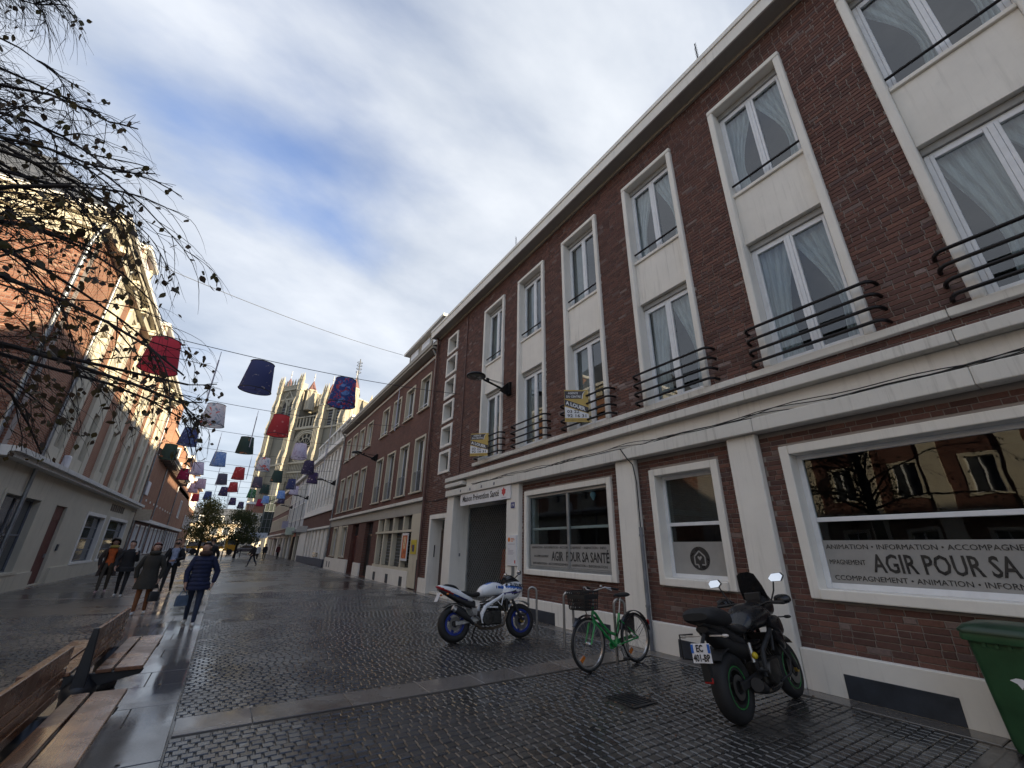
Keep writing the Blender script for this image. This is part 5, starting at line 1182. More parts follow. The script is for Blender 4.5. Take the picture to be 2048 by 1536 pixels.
# the near tree: limbs reach out over the benches, thin drooping twigs, few leaves left
rg = np.random.default_rng(21)
NT = thing('linden_tree', 'large nearly bare tree with thin drooping twigs and dark leaves, upper left foreground', 'tree')
TB = Vector((-4.35, 5.6, 0))
m = MB(); m.tube([TB + Vector(p) for p in ((0, 0, 0), (0.02, 0.02, 0.25), (0.05, 0.0, 1.5), (0.08, 0.05, 3.2), (0.10, 0.1, 5.2), (0.05, 0.12, 7.2), (0.1, 0.1, 8.6), (0.12, 0.1, 9.6))], [0.24, 0.17, 0.155, 0.14, 0.11, 0.075, 0.04, 0.012], 10)
TR = m.build('trunk', M_BARK, NT, smooth=True)
twigs = []; tips = []
def grow(p, d, L, r, lvl, droop):
    n = 8 if lvl < 2 else 6; pts = [p.copy()]; q = p.copy(); dd = d.normalized()
    for k in range(n):
        t = (k+1)/n
        dd = (dd + Vector(rg.normal(0, 0.09, 3)) + Vector((0, 0, -droop*t*(0.5 if lvl < 2 else 0.55)))).normalized()
        q = q + dd*(L/n); pts.append(q.copy())
    return pts, [r*(1-0.75*k/n) for k in range(n+1)], dd
def rot_about(d, ang):
    o = d.orthogonal().normalized(); o = Matrix.Rotation(rg.random()*2*PI, 3, d) @ o
    return (d*math.cos(ang) + o*math.sin(ang)).normalized()
def crown_ok(p):
    r = math.hypot(p.x-TB.x, p.y-TB.y)
    return p.z > 2.75 and p.x < -0.5 and (p.x*p.x + p.y*p.y) > 22.0 and r < 3.75*(9.5-p.z)/5.3 + 0.15
def trim(pts, rad):
    n = 0
    while n < len(pts) and crown_ok(pts[n]): n += 1
    return (pts[:n], rad[:n]) if n > 2 else (None, None)
NLIMB = 46
for k in range(NLIMB):
    f = (k/NLIMB)**1.35; h = 2.55 + 6.0*f; az = k*2.399
    if k % 4 != 3: az = rg.uniform(-0.75, 1.1)            # most limbs reach towards the light of the street
    el_ = 0.30 + 0.30*rg.random() + 0.35*f
    L = max(0.7, 3.95*(9.3-h-0.4)/5.6)*(0.86+0.2*rg.random())
    p = TB + Vector((0.08, 0.08, h)); d = Vector((math.cos(az)*math.cos(el_), math.sin(az)*math.cos(el_), math.sin(el_)))
    pts, rad, _ = grow(p, d, L, 0.042-0.02*f, 0, 0.34); pts, rad = trim(pts, rad)
    if not pts: continue
    m = MB(); m.tube(pts, rad, 7); m.build('limb', M_BARK, NT, smooth=True)
    for j in range(11):
        i = min(1 + int(rg.integers(0, 8)), len(pts)-1); dloc = (pts[i]-pts[i-1]).normalized()
        p2, r2, e2 = grow(pts[i], rot_about(dloc, 0.35+0.4*rg.random()), L*(0.22+0.2*rg.random()), 0.010, 1, 0.4); p2, r2 = trim(p2, r2)
        if not p2: continue
        twigs.append((p2, r2, 4))
        for q in range(7):
            i2 = int(rg.integers(1, len(p2))); d2 = (p2[i2]-p2[i2-1]).normalized()
            p3, r3, e3 = grow(p2[i2], rot_about(d2, 0.35+0.4*rg.random()), 0.3+0.45*rg.random(), 0.0042, 2, 0.5); p3, r3 = trim(p3, r3)
            if not p3: continue
            twigs.append((p3, r3, 3)); tips.append((p3, e3))
            if rg.random() < 0.5:
                i3 = int(rg.integers(1, len(p3))); p4, r4, e4 = grow(p3[i3], rot_about((p3[i3]-p3[i3-1]).normalized(), 0.5), 0.2+0.25*rg.random(), 0.003, 2, 0.5); p4, r4 = trim(p4, r4)
                if p4: twigs.append((p4, r4, 3)); tips.append((p4, e4))
m = MB()
for p_, r_, n_ in twigs: m.tube(p_, r_, n_, cap=False)
tw_ = m.build('twigs', M_BARK, NT, fix=False); tag(tw_, kind='stuff')
P = []; D = []
for p_, e_ in tips:
    if rg.random() < 0.42 - 0.085*max(0, p_[0].z-3.8):
        for q in range(int(rg.integers(1, 5))):
            i = int(rg.integers(1, len(p_))); P.append(np.array(p_[i]) + rg.normal(0, 0.03, 3)); D.append((0.15*e_.x, 0.15*e_.y, -1))
P = np.array(P); D = np.array(D)
sc = np.where(inframe(P), 1/np.linalg.norm(P - np.array([0, 0, CAMH]), axis=1), 0); idx = np.argsort(-sc)[:300]; msk = np.ones(len(P), bool); msk[idx] = False
v_, f_ = leaf_mesh('crown', P[msk], D[msk], 0.075, M_LEAFN, rg); cr_ = link('crown', nmesh('crown', v_, f_, M_LEAFN), NT); tag(cr_, kind='stuff')
v1_, f1_ = leaf_mesh('leaf', np.zeros((1, 3)), np.array([(0, 0, -1.0)]), 0.075, M_LEAFN, np.random.default_rng(3)); lme = nmesh('leaf', v1_, f1_, M_LEAFN)
for i in idx:
    o = link('leaf', lme, cr_); o.location = P[i]; o.rotation_euler = (rg.normal(0, 0.5), rg.normal(0, 0.5), rg.uniform(0, 2*PI)); s_ = 0.7+0.6*rg.random(); o.scale = (s_, s_, s_)
def street_tree(loc, h, cr, label, mat, seed, n=8500):
    rg = np.random.default_rng(seed); t = thing('street_tree', label, 'tree'); B = Vector(loc)
    m = MB(); m.tube([B, B+Vector((0.03, 0, h*0.25)), B+Vector((0, 0.04, h*0.5)), B+Vector((0.05, 0, h*0.85))], [0.16, 0.12, 0.09, 0.02], 8)
    for k in range(9):
        a = k*2.4; z = h*(0.28+0.06*k); m.tube([B+Vector((0, 0, z)), B+Vector((math.cos(a)*cr*0.5, math.sin(a)*cr*0.5, z+0.5)), B+Vector((math.cos(a)*cr*0.85, math.sin(a)*cr*0.85, z+0.9))], [0.05, 0.03, 0.01], 5)
    m.build('trunk', M_BARK, t, smooth=True)
    C = [(math.cos(a)*cr*q, math.sin(a)*cr*q, z) for a, q, z in zip(rg.uniform(0, 2*PI, 46), rg.uniform(0, 0.85, 46)**0.6, rg.uniform(0.32, 0.97, 46))]
    P = []
    for x, y_, z in C:
        k = (1-((z-0.5)/0.62)**2); k = max(0.25, k); c = np.array([x*k, y_*k, z*h]); P.append(np.array(B) + c + rg.normal(0, 1, (n//46, 3))*np.array([cr*0.2, cr*0.2, h*0.055]))
    P = np.concatenate(P); v, f = leaf_mesh('crown', P, np.tile([(0, 0, -1.0)], (len(P), 1)), 0.13, mat, rg)
    tag(link('crown', nmesh('crown', v, f, mat), t), kind='stuff'); return t
street_tree((-2.4, 62, 0), 6.5, 1.8, 'slim yellow-green street tree at the street end, left of the pair', M_LEAFY, 5)
street_tree((1.3, 66, 0), 5.6, 2.1, 'rounder dark green street tree at the street end, right of the pair', M_LEAFG, 6)
# ---------------------------------------------------------------- lanterns on wires
def printed(name, base, marks, scale, thr=0.55, kind=0):
    """thin printed cloth: light shines through it"""
    m, nt, b, o = _mat(name); co = coords(nt, 'obj')
    col = base
    for k, mc in enumerate(marks):
        f = noise(nt, co, scale*(1+0.5*k), 2, 0.4, 1.2) if kind == 0 else None
        if kind == 1:
            v = nt.nodes.new('ShaderNodeTexVoronoi'); v.inputs['Scale'].default_value = scale*(1+0.4*k); nt.links.new(co, v.inputs['Vector']); f = v.outputs[0]
            col = mixc(nt, ramp(nt, f, 0.16, 0.2, 1, 0), col, mc)
        else: col = mixc(nt, ramp(nt, f, thr, thr+0.05, 0, 1), col, mc)
    if isinstance(col, tuple): b.inputs['Base Color'].default_value = (*col, 1)
    else: nt.links.new(col, b.inputs['Base Color'])
    setp(b, rough=0.85)
    tl = nt.nodes.new('ShaderNodeBsdfTranslucent')
    if isinstance(col, tuple): tl.inputs[0].default_value = (*col, 1)
    else: nt.links.new(col, tl.inputs[0])
    mx = nt.nodes.new('ShaderNodeMixShader'); mx.inputs[0].default_value = 0.6; nt.links.new(b.outputs[0], mx.inputs[1]); nt.links.new(tl.outputs[0], mx.inputs[2]); nt.links.new(mx.outputs[0], o.inputs[0])
    return m
LM = dict(red=printed('red_cloth', (0.619, 0.075, 0.112), [], 4), redstar=printed('red_star_cloth', (0.590, 0.082, 0.090), [(0.764, 0.329, 0.300)], 4, kind=1), navy=printed('navy_cloth', (0.090, 0.104, 0.242), [(0.619, 0.546, 0.445)], 6, 0.66), bluered=printed('blue_floral_cloth', (0.061, 0.104, 0.329), [(0.213, 0.387, 0.735), (0.590, 0.097, 0.141)], 5, 0.56),
    whitered=printed('white_red_cloth', (0.807, 0.807, 0.850), [(0.807, 0.213, 0.184), (0.372, 0.474, 0.561)], 4, 0.58), blue=printed('mid_blue_cloth', (0.112, 0.141, 0.329), [(0.257, 0.372, 0.590)], 5, 0.56), green=printed('dark_green_cloth', (0.075, 0.119, 0.104), [(0.517, 0.242, 0.141)], 4, 0.66), lav=printed('lavender_cloth', (0.764, 0.721, 0.850), [(0.619, 0.532, 0.677)], 6, 0.55),
    lblue=printed('light_blue_cloth', (0.257, 0.416, 0.764), [(0.474, 0.633, 0.850)], 6, 0.52), purple=printed('dark_purple_cloth', (0.097, 0.082, 0.155), [(0.503, 0.445, 0.561)], 7, 0.62), pink=printed('dusty_pink_cloth', (0.677, 0.503, 0.590), [(0.850, 0.735, 0.793)], 8, 0.55), crimson=printed('crimson_cloth', (0.445, 0.039, 0.112), [(0.807, 0.619, 0.662)], 5, 0.66), grey=printed('grey_cloth', (0.170, 0.155, 0.206), [(0.561, 0.300, 0.329)], 4, 0.66), dots=printed('purple_dot_cloth', (0.112, 0.082, 0.184), [(0.735, 0.619, 0.619), (0.619, 0.445, 0.184)], 3.2, kind=1), greenpat=printed('bright_green_cloth', (0.053, 0.213, 0.082), [(0.517, 0.662, 0.517)], 8, 0.58))
DESC = dict(red='plain crimson-pink', redstar='red with pale stars', navy='navy with pale print', bluered='blue with red flowers', whitered='white with red flowers', blue='dusky blue patterned', green='dark green', lav='pale lavender', lblue='light blue', purple='dark purple', pink='dusty pink', crimson='crimson with white trees', grey='grey-brown', dots='purple with round dots', greenpat='bright green patterned')
M_RIM = plain('lantern_rim', (0.03, 0.028, 0.035), 0.6); M_WIRE = plain('steel_wire', (0.06, 0.06, 0.065), 0.5, 0.6); M_TUBE = plain('clear_light_tube', (0.45, 0.45, 0.52), 0.35)
ROWS = [(14.6, 7.05, [(-2.68, 'red'), (-0.2, 'navy'), (2.37, 'bluered')]), (21.5, 7.25, [(-1.58, 'whitered'), (0.97, 'redstar')]), (28.6, 7.5, [(-2.9, 'blue'), (-0.2, 'green'), (2.68, 'lav')]), (34.6, 7.45, [(-4.3, 'green'), (-1.56, 'lblue'), (1.14, 'whitered'), (4.05, 'purple')]),
    (40.6, 7.45, [(-3.05, 'lav'), (-0.25, 'redstar'), (2.53, 'green'), (5.3, 'dots')]), (46.0, 7.5, [(-4.25, 'crimson'), (-1.45, 'grey'), (1.34, 'grey'), (4.2, 'navy')]), (51.2, 7.45, [(-3.2, 'pink'), (-0.53, 'redstar'), (2.35, 'green'), (5.1, 'lav')]),
    (57.0, 7.5, [(-4.1, 'pink'), (-1.31, 'dots'), (1.4, 'greenpat'), (4.33, 'lblue')]), (63.0, 7.4, [(-2.95, 'blue'), (5.0, 'purple'), (3.2, 'lblue')]), (69.5, 7.5, [(-4.5, 'red'), (-0.33, 'dots'), (2.9, 'crimson')]), (77.0, 7.6, [(0.8, 'purple')])]
def frustum(m, R0, R1, z0, z1, n=28):
    m.ring_loft([[(r*math.cos(2*PI*k/n), r*math.sin(2*PI*k/n), z) for k in range(n)] for r, z in ((R0, z0), (R0*0.6+R1*0.4, z0+(z1-z0)*0.4), (R1, z1))], True, False)
proto = thing('lantern', 'lantern', 'lantern', group='cloth lanterns hung over the street')
m = MB(); frustum(m, 0.455, 0.335, -0.94, -0.02); SHADE = m.build('shade', LM['red'], proto, smooth=True, fix=False)
for R_, z_, nm in ((0.455, -0.94, 'lower_rim'), (0.335, -0.02, 'upper_rim')): m = MB(); m.torus((0, 0, z_), R_, 0.014, 'z', 28, 6); m.build(nm, M_RIM, proto, smooth=True)
m = MB(); m.tube([(0, 0, 0.11), (0, 0, -0.94)], 0.008, 5); 
for k in range(3): a = k*2*PI/3; m.tube([(0, 0, -0.02), (0.335*math.cos(a), 0.335*math.sin(a), -0.02)], 0.006, 4); m.tube([(0, 0, -0.92), (0.45*math.cos(a), 0.45*math.sin(a), -0.94)], 0.006, 4)
m.build('wire_frame', M_RIM, proto)
first = True; ORD = ['nearest', 'second', 'third', 'fourth', 'fifth', 'sixth', 'seventh', 'eighth', 'ninth', 'tenth', 'eleventh']
for ri, (Y, Z, items) in enumerate(ROWS):
    xs = sorted(items); zw = Z+0.12
    pts = []
    for t in np.linspace(-1, 1, 21): pts.append((0.5 + 6.35*t, Y + 0.02*math.sin(3*t), zw - 0.0 + 0.32*(t*t)))
    wr = MB(); wr.tube(pts, 0.011 if ri < 4 else 0.013, 5); tag(wr.build('lantern_wire', M_WIRE, smooth=True), f'thin steel wire across the street carrying the {ORD[ri]} row of lanterns', 'wire', 'wires of the lantern rows')
    for li, (x, c) in enumerate(items):
        o = proto if first else copy_tree(proto); first = False
        t = (x-0.5)/6.35; o.location = (x, Y, zw+0.32*t*t-0.12); o.rotation_euler = (RNG.normal(0, 0.03), RNG.normal(0, 0.03), RNG.uniform(0, 6))
        side = ['leftmost', 'second from left', 'third from left', 'rightmost'][[i for i, q in enumerate(xs) if q[0] == x][0] if x != xs[-1][0] else 3] if len(xs) > 1 else 'only one'
        o['label'] = f'{DESC[c]} cloth lantern, {side} in the {ORD[ri]} row of the street'
        for ch in o.children:
            if ch.name.startswith('shade'): 
                ch.data = SHADE.data if c == 'red' else (bpy.data.meshes.get('shade_'+c) or SHADE.data.copy())
                if c != 'red': ch.data.name = 'shade_'+c; ch.data.materials[0] = LM[c]
    txs = {0: (-1.35, 4.3), 1: (0.0, 3.2), 2: (-1.5, 4.2), 3: (0.3, -3.0), 4: (-1.6, 4.0), 5: (0.0, 2.7), 6: (1.2, -1.9)}.get(ri, (-0.8, 2.0))
    for x in txs:
        t = (x-0.5)/6.35; zt = zw+0.32*t*t; m = MB(); m.tube([(x, Y, zt-0.06), (x, Y, zt-0.34)], 0.01, 5); m.tube([(x, Y, zt-0.34), (x, Y, zt-1.75)], 0.02, 8)
        tag(m.build('hanging_light_tube', M_TUBE, smooth=True), f'thin vertical light tube hanging from the {ORD[ri]} lantern wire, {"left" if x == min(txs) else "right"} one', 'light tube', 'light tubes on the wires')
A_ = Vector((6.9, 23.5, 12.8)); pts = []
m = MB(); B_ = Vector((-5.9, 19.0, 12.1))
for t in np.linspace(0, 1, 25): p = A_.lerp(B_, t); p.z -= 0.5*4*t*(1-t)*0.6; pts.append(p)
m.tube(pts, 0.012, 5); tag(m.build('overhead_cable', M_CABLE, smooth=True), 'single bare cable crossing the sky above the lantern rows', 'cable')
# wall lamps
def wall_lamp(X, y, z, label):
    t = thing('wall_lamp', label, 'lamp', (X, y, z), group='street lamps on wall brackets')
    m = MB(); m.box(-0.10, 0, -0.10, 0.10, -0.22, 0.22); m.prism([(-0.1, -0.22), (-0.1, 0.22), (-0.42, -0.12)], lambda u, v, w: (u, -0.03+w, v), 0.06); m.build('bracket', M_IRON, t, bev=0.006)
    m = MB(); m.tube([(-0.08, 0, -0.10), (-1.0, 0, 0.12)], 0.035, 8); m.build('arm', M_IRON, t, smooth=True)
    m = MB(); m.tube([(-0.08, 0.03, 0.12), (-0.85, 0, 0.16)], 0.008, 5); m.tube([(-0.08, -0.03, 0.14), (-0.85, 0, 0.18)], 0.008, 5); m.box(-0.9, -0.8, -0.02, 0.02, 0.08, 0.2); m.build('stay', M_IRON, t)
    m = MB(); m.lathe([(0.03, -0.02), (0.29, -0.02), (0.31, 0.0), (0.30, 0.03), (0.24, 0.075), (0.1, 0.10), (0.01, 0.105)], (-1.27, 0, 0.16), 'z', 28); m.build('lamp_head', M_IRON, t, smooth=True)
    m = MB(); m.lathe([(0.001, -0.055), (0.12, -0.05), (0.22, -0.035), (0.26, -0.021)], (-1.27, 0, 0.16), 'z', 24); m.build('lens', plain('lamp_lens', (0.11, 0.115, 0.11), 0.25), t, smooth=True)
    return t
wall_lamp(6.80, 10.77, 6.50, 'round-headed black wall lamp beside the first square stair windows, nearest lamp'); wall_lamp(6.90, 26.4, 6.8, 'black wall lamp on the brick townhouse between its window rows'); wall_lamp(6.95, 39.1, 6.7, 'dark wall lamp at the near end of the finned pale building'); wall_lamp(6.95, 53.9, 6.7, 'dark wall lamp at the far end of the finned pale building'); wall_lamp(6.95, 68, 6.6, 'small far wall lamp on the grey panelled house')
# antennas
for (x, y, z, h), lab in (((8.0, 3.4, 12.35, 2.4), 'thin spiked rooftop mast above the second window bay'), ((8.0, 12.4, 12.35, 2.2), 'thin spiked rooftop mast further along the roof')):
    m = MB(); m.tube([(x, y, z), (x, y, z+h)], 0.014, 5)
    for k in range(9): m.bar((x-0.07, y-0.07, z+h*0.62+k*0.1), (x+0.07, y+0.07, z+h*0.62+k*0.1), 0.008)
    tag(m.build('roof_mast', M_IRON), lab, 'antenna')
# ---------------------------------------------------------------- benches
def woodmat():
    m, nt, b, o = _mat('wet_bench_wood'); co = coords(nt)
    f = noise(nt, co, 1.0, 6, 0.65, 0.3, (55, 2.2, 55)); f2 = noise(nt, co, 3.0, 4)
    col = mixc(nt, ramp(nt, f, 0.3, 0.7, 0, 1), (0.10, 0.040, 0.018), (0.24, 0.105, 0.048))
    nt.links.new(mixc(nt, ramp(nt, f2, 0.45, 0.7, 0, 0.55), col, (0.07, 0.034, 0.02)), b.inputs['Base Color'])
    nt.links.new(ramp(nt, f2, 0.4, 0.65, 0.16, 0.42), b.inputs['Roughness']); setp(b, spec=0.6); bump(nt, b, f, 0.25, 0.004); return m
M_WOOD = woodmat()
M_CAST = plain('dark_cast_iron', (0.028, 0.029, 0.033), 0.4, 0.3, var=0.2)
def bench(y0, y1, label, post):
    t = thing('double_bench', label, 'bench', (-0.88, (y0+y1)/2, 0), group='wooden benches on the slab strip'); yc = (y0+y1)/2; a, b = y0-yc, y1-yc
    for s in (1, -1):
        for x0, x1 in ((0.09, 0.21), (0.23, 0.45)):
            m = MB(); m.box(s*x0, s*x1, a, b, 0.43, 0.465); m.build('seat_plank', M_WOOD, t, bev=0.006)
    for z0, z1 in ((0.44, 0.505), (0.52, 0.585), (0.60, 0.665), (0.68, 0.815)):
        m = MB(); m.box(-0.016, 0.016, a, b, z0, z1); m.build('back_slat', M_WOOD, t, bev=0.005)
    for k, yy in enumerate(((a+0.07), (b-0.38))):
        m = MB(); m.lathe([(0.10, 0.0), (0.135, 0.01), (0.14, 0.05), (0.12, 0.09), (0.12, 0.24), (0.135, 0.26), (0.13, 0.33), (0.08, 0.38), (0.05, 0.42)], (0, yy, 0), 'z', 20); p = m.build('pedestal', M_CAST, t, smooth=True)
        m = MB(); m.prism([(-0.46, 0.425), (-0.44, 0.385), (-0.05, 0.30), (0.05, 0.30), (0.44, 0.385), (0.46, 0.425)], lambda u, v, w: (u, yy-0.025+w, v), 0.05); m.build('seat_arm', M_CAST, p, bev=0.006)
        if k == 0: m = MB(); m.prism([(-0.055, 0.30), (0.055, 0.30), (0.05, 0.45), (0.022, 0.83), (-0.022, 0.83), (-0.05, 0.45)], lambda u, v, w: (u, yy-0.12+w, v), 0.05); m.build('back_post', M_CAST, p, bev=0.008)
        for q in (-1, 1):
            m = MB(); m.ball((q*0.12, yy, 0.43), (0.02, 0.02, 0.014), 8, 6); m.build('bolt', M_ALU, p, smooth=True)
    return t
bench(6.2, 8.02, 'double-sided wooden bench with dark cast post, the far one of the pair', 0); bench(3.45, 5.34, 'double-sided wooden bench cut by the lower left corner, the near one', 1)
# a low flat dark bench further up the strip
t = thing('low_bench', 'small dark double bench far along the slab strip behind the woman in blue', 'bench', (-0.88, 32.5, 0))
for s in (1, -1): m = MB(); m.box(s*0.09, s*0.45, -0.9, 0.9, 0.43, 0.47); m.build('seat_plank', M_WOOD, t); 
m = MB(); m.box(-0.02, 0.02, -0.9, 0.9, 0.5, 0.82); m.build('back_slat', M_WOOD, t)
for yy in (-0.7, 0.6): m = MB(); m.lathe([(0.13, 0), (0.12, 0.3), (0.05, 0.43)], (0, yy, 0), 'z', 12); m.build('pedestal', M_CAST, t, smooth=True)
# ---------------------------------------------------------------- two-wheelers
M_TYRE = plain('tyre_rubber', (0.014, 0.014, 0.015), 0.7, var=0.3, bumps=0.3, bscale=80); M_ENG = plain('engine_metal', (0.055, 0.053, 0.05), 0.45, 0.7, var=0.4, scale=14)
M_SILV = plain('bare_alloy', (0.42, 0.42, 0.42), 0.33, 0.85, var=0.2, scale=12); M_BLKP = plain('black_gloss_plastic', (0.014, 0.014, 0.016), 0.28, var=0.2); M_BLKM = plain('matt_black_plastic', (0.018, 0.018, 0.019), 0.6, var=0.25)
M_MW = plain('white_bike_paint', (0.74, 0.76, 0.79), 0.2, var=0.03, coat=0.6); M_MB = plain('blue_bike_paint', (0.03, 0.13, 0.48), 0.22, var=0.06, coat=0.6); M_MN = plain('violet_bike_paint', (0.03, 0.025, 0.16), 0.25, var=0.06, coat=0.5); M_MR = plain('red_bike_paint', (0.40, 0.025, 0.03), 0.22, var=0.06, coat=0.5)
M_RIMB = plain('blue_rim', (0.014, 0.035, 0.24), 0.3, 0.3); M_GOLD = plain('gold_fork', (0.46, 0.30, 0.06), 0.35, 0.7); M_SEAT = plain('seat_vinyl', (0.016, 0.016, 0.017), 0.5, bumps=0.2, bscale=120)
M_MIRR = plain('mirror_glass', (0.85, 0.88, 0.92), 0.03, 1.0, var=0.01); M_SMOKE = plain('smoked_screen', (0.012, 0.012, 0.014), 0.08, var=0.05); M_AMB = plain('amber_lens', (0.55, 0.16, 0.02), 0.25); M_REDL = plain('red_lens', (0.40, 0.02, 0.02), 0.25)
def loft(name, secs, mat, parent, n=20, k=4, p=2.3, pick=None, cap=True):
    """smooth body panel: secs = (x, z centre, half width, half height[, y centre])"""
    S_ = np.array([(*s, 0.0) if len(s) == 4 else s for s in secs], float); m0 = len(S_)
    tt = np.linspace(0, m0-1, (m0-1)*k+1); Q = []
    for c in range(5):
        y = S_[:, c]; g_ = np.gradient(y) if m0 > 2 else np.zeros(m0); out = []
        for t in tt:
            i = min(int(t), m0-2); u = t-i; h00 = 2*u**3-3*u**2+1; h10 = u**3-2*u**2+u; h01 = -2*u**3+3*u**2; h11 = u**3-u**2
            out.append(h00*y[i]+h10*g_[i]+h01*y[i+1]+h11*g_[i+1])
        Q.append(out)
    m = MB(); rings = []
    for x, z, hw, hh, yc in zip(*Q):
        r = []
        for j in range(n):
            a = 2*PI*j/n; c_, s_ = math.cos(a), math.sin(a)
            r.append((x, yc + max(hw, .002)*math.copysign(abs(c_)**(2/p), c_), z + max(hh, .002)*math.copysign(abs(s_)**(2/p), s_)))
        rings.append(r)
    m.ring_loft(rings, True, cap)
    if pick:
        for i, f in enumerate(m.f):
            c = np.mean([m.v[q] for q in f], axis=0); m.mi[i] = pick(*c)
    return m.build(name, mat, parent, smooth=True)
def wheel(parent, x, R, sec, rimmat, spokes=5, disc=0.15, wide=1.15, spoke_w=0.045, stripe=None):
    m = MB(); m.torus((x, 0, R), R-sec, sec, 'y', 44, 14, wide); w = m.build('wheel', M_TYRE, parent, smooth=True)
    ri = R-2*sec+0.012; hwid = sec*0.85
    m = MB(); m.lathe([(ri-0.028, -hwid), (ri+0.012, -hwid), (ri, -hwid*0.5), (ri, hwid*0.5), (ri+0.012, hwid), (ri-0.028, hwid), (ri-0.028, -hwid)], (x, 0, R), 'y', 44, cap=False); rm = m.build('rim', rimmat, w, smooth=True)
    for k in range(spokes):
        a = 2*PI*k/spokes+0.3; m = MB(); d = Vector((math.cos(a), 0, math.sin(a))); s = Vector((-math.sin(a), 0, math.cos(a)))
        m.obox(Vector((x, 0, R)) + d*(ri*0.5), d*(ri*0.5), s*spoke_w/2, Vector((0, 0.02, 0))); m.build('spoke', rimmat, w, bev=0.006)
    m = MB(); m.lathe([(0.045, -0.07), (0.05, -0.06), (0.05, 0.06), (0.045, 0.07)], (x, 0, R), 'y', 18); m.build('hub', M_ENG, w, smooth=True)
    if disc:
        m = MB(); m.lathe([(disc*0.55, -0.078), (disc, -0.078), (disc, -0.073), (disc*0.55, -0.073), (disc*0.55, -0.078)], (x, 0, R), 'y', 30, cap=False); m.build('brake_disc', plain('worn_disc', (0.16, 0.155, 0.15), 0.4, 0.8), w)
    if stripe:
        m = MB(); m.torus((x, 0, R), ri+0.004, 0.006, 'y', 44, 6); 
        for i, v in enumerate(m.v): m.v[i] = (v[0], v[1]-hwid-0.003, v[2])
        m.build('rim_stripe', stripe, w)
    return w
def moto_common(t, WB, Rr, Rf, frame_mat):
    for s in (-1, 1):
        m = MB(); m.tube([(WB-0.30, s*0.12, 0.90), (WB-0.16, s*0.11, 0.60)], 0.024, 10); m.tube([(WB-0.18, s*0.11, 0.64), (WB+0.01, s*0.11, Rf)], 0.03, 10); m.build('fork_leg', M_BLKM, t, smooth=True)
        m = MB(); m.lathe([(0.02, 0), (0.034, 0.0), (0.034, 0.03), (0.02, 0.03)], (WB, s*0.11-0.015, Rf), 'y', 14); m.build('fork_foot', M_GOLD, t)
        m = MB(); m.bar((0.0, s*0.10, Rr), (0.46, s*0.11, 0.37), 0.035, 0.075); m.build('swingarm', M_SILV if frame_mat is M_MW else M_BLKM, t, bev=0.01)
        m = MB(); m.tube([(0.46, s*0.14, 0.36), (0.34, s*0.2, 0.44)], 0.015, 6); m.prism([(0.30, 0.56), (0.42, 0.54), (0.40, 0.40), (0.35, 0.38)], lambda u, v, w: (u, s*0.15 + w, v), 0.015); m.build('footrest_plate', M_SILV if frame_mat is M_MW else M_BLKM, t)
        m = MB(); m.tube([(0.34, s*0.16, 0.42), (0.34, s*0.27, 0.42)], 0.014, 6); m.build('footpeg', M_BLKM, t, smooth=True)
    m = MB(); m.box(0.50, 0.92, -0.15, 0.15, 0.26, 0.50); eng = m.build('engine', M_ENG, t, bev=0.03)
    for s in (-1, 1): m = MB(); m.lathe([(0.02, 0), (0.115, 0.0), (0.12, 0.03), (0.105, 0.055), (0.03, 0.065)] if s > 0 else [(0.02, 0), (0.115, 0.0), (0.12, -0.03), (0.105, -0.055), (0.03, -0.065)], (0.62, s*0.15, 0.37), 'y', 22); m.build('engine_cover', M_ENG, eng, smooth=True)
    for x0, z0, x1, z1 in ((0.80, 0.46, 0.98, 0.62), (0.66, 0.48, 0.64, 0.70)):
        for k in range(5):
            t_ = k/5; m = MB(); c = Vector((x0+(x1-x0)*t_, 0, z0+(z1-z0)*t_)); d = Vector((x1-x0, 0, z1-z0)).normalized(); m.obox(c, d*0.012, Vector((0, 0.10, 0)), d.cross(Vector((0, 1, 0)))*0.085); m.build('cylinder_fin', M_ENG, eng)
    m = MB(); m.box(1.02, 1.07, -0.15, 0.15, 0.48, 0.72); m.build('radiator', M_BLKM, t, bev=0.01)
    m = MB(); m.tube([(1.0, -0.04, 0.58), (1.06, -0.06, 0.42), (0.98, -0.07, 0.25), (0.75, -0.09, 0.20), (0.5, -0.12, 0.21), (0.36, -0.15, 0.28)], 0.024, 9); m.build('exhaust_pipe', plain('burnt_steel', (0.16, 0.13, 0.10), 0.4, 0.8, var=0.3), t, smooth=True)
    m = MB(); m.tube([(0.50, 0.14, 0.26), (0.44, 0.30, 0.0)], 0.012, 6); m.build('kickstand', M_BLKM, t, smooth=True)
    m = MB(); m.tube([(0.0, 0.09, Rr+0.07), (0.5, 0.10, 0.43)], 0.008, 5); m.tube([(0.0, 0.09, Rr-0.07), (0.5, 0.10, 0.33)], 0.008, 5); m.build('chain', M_ENG, t)
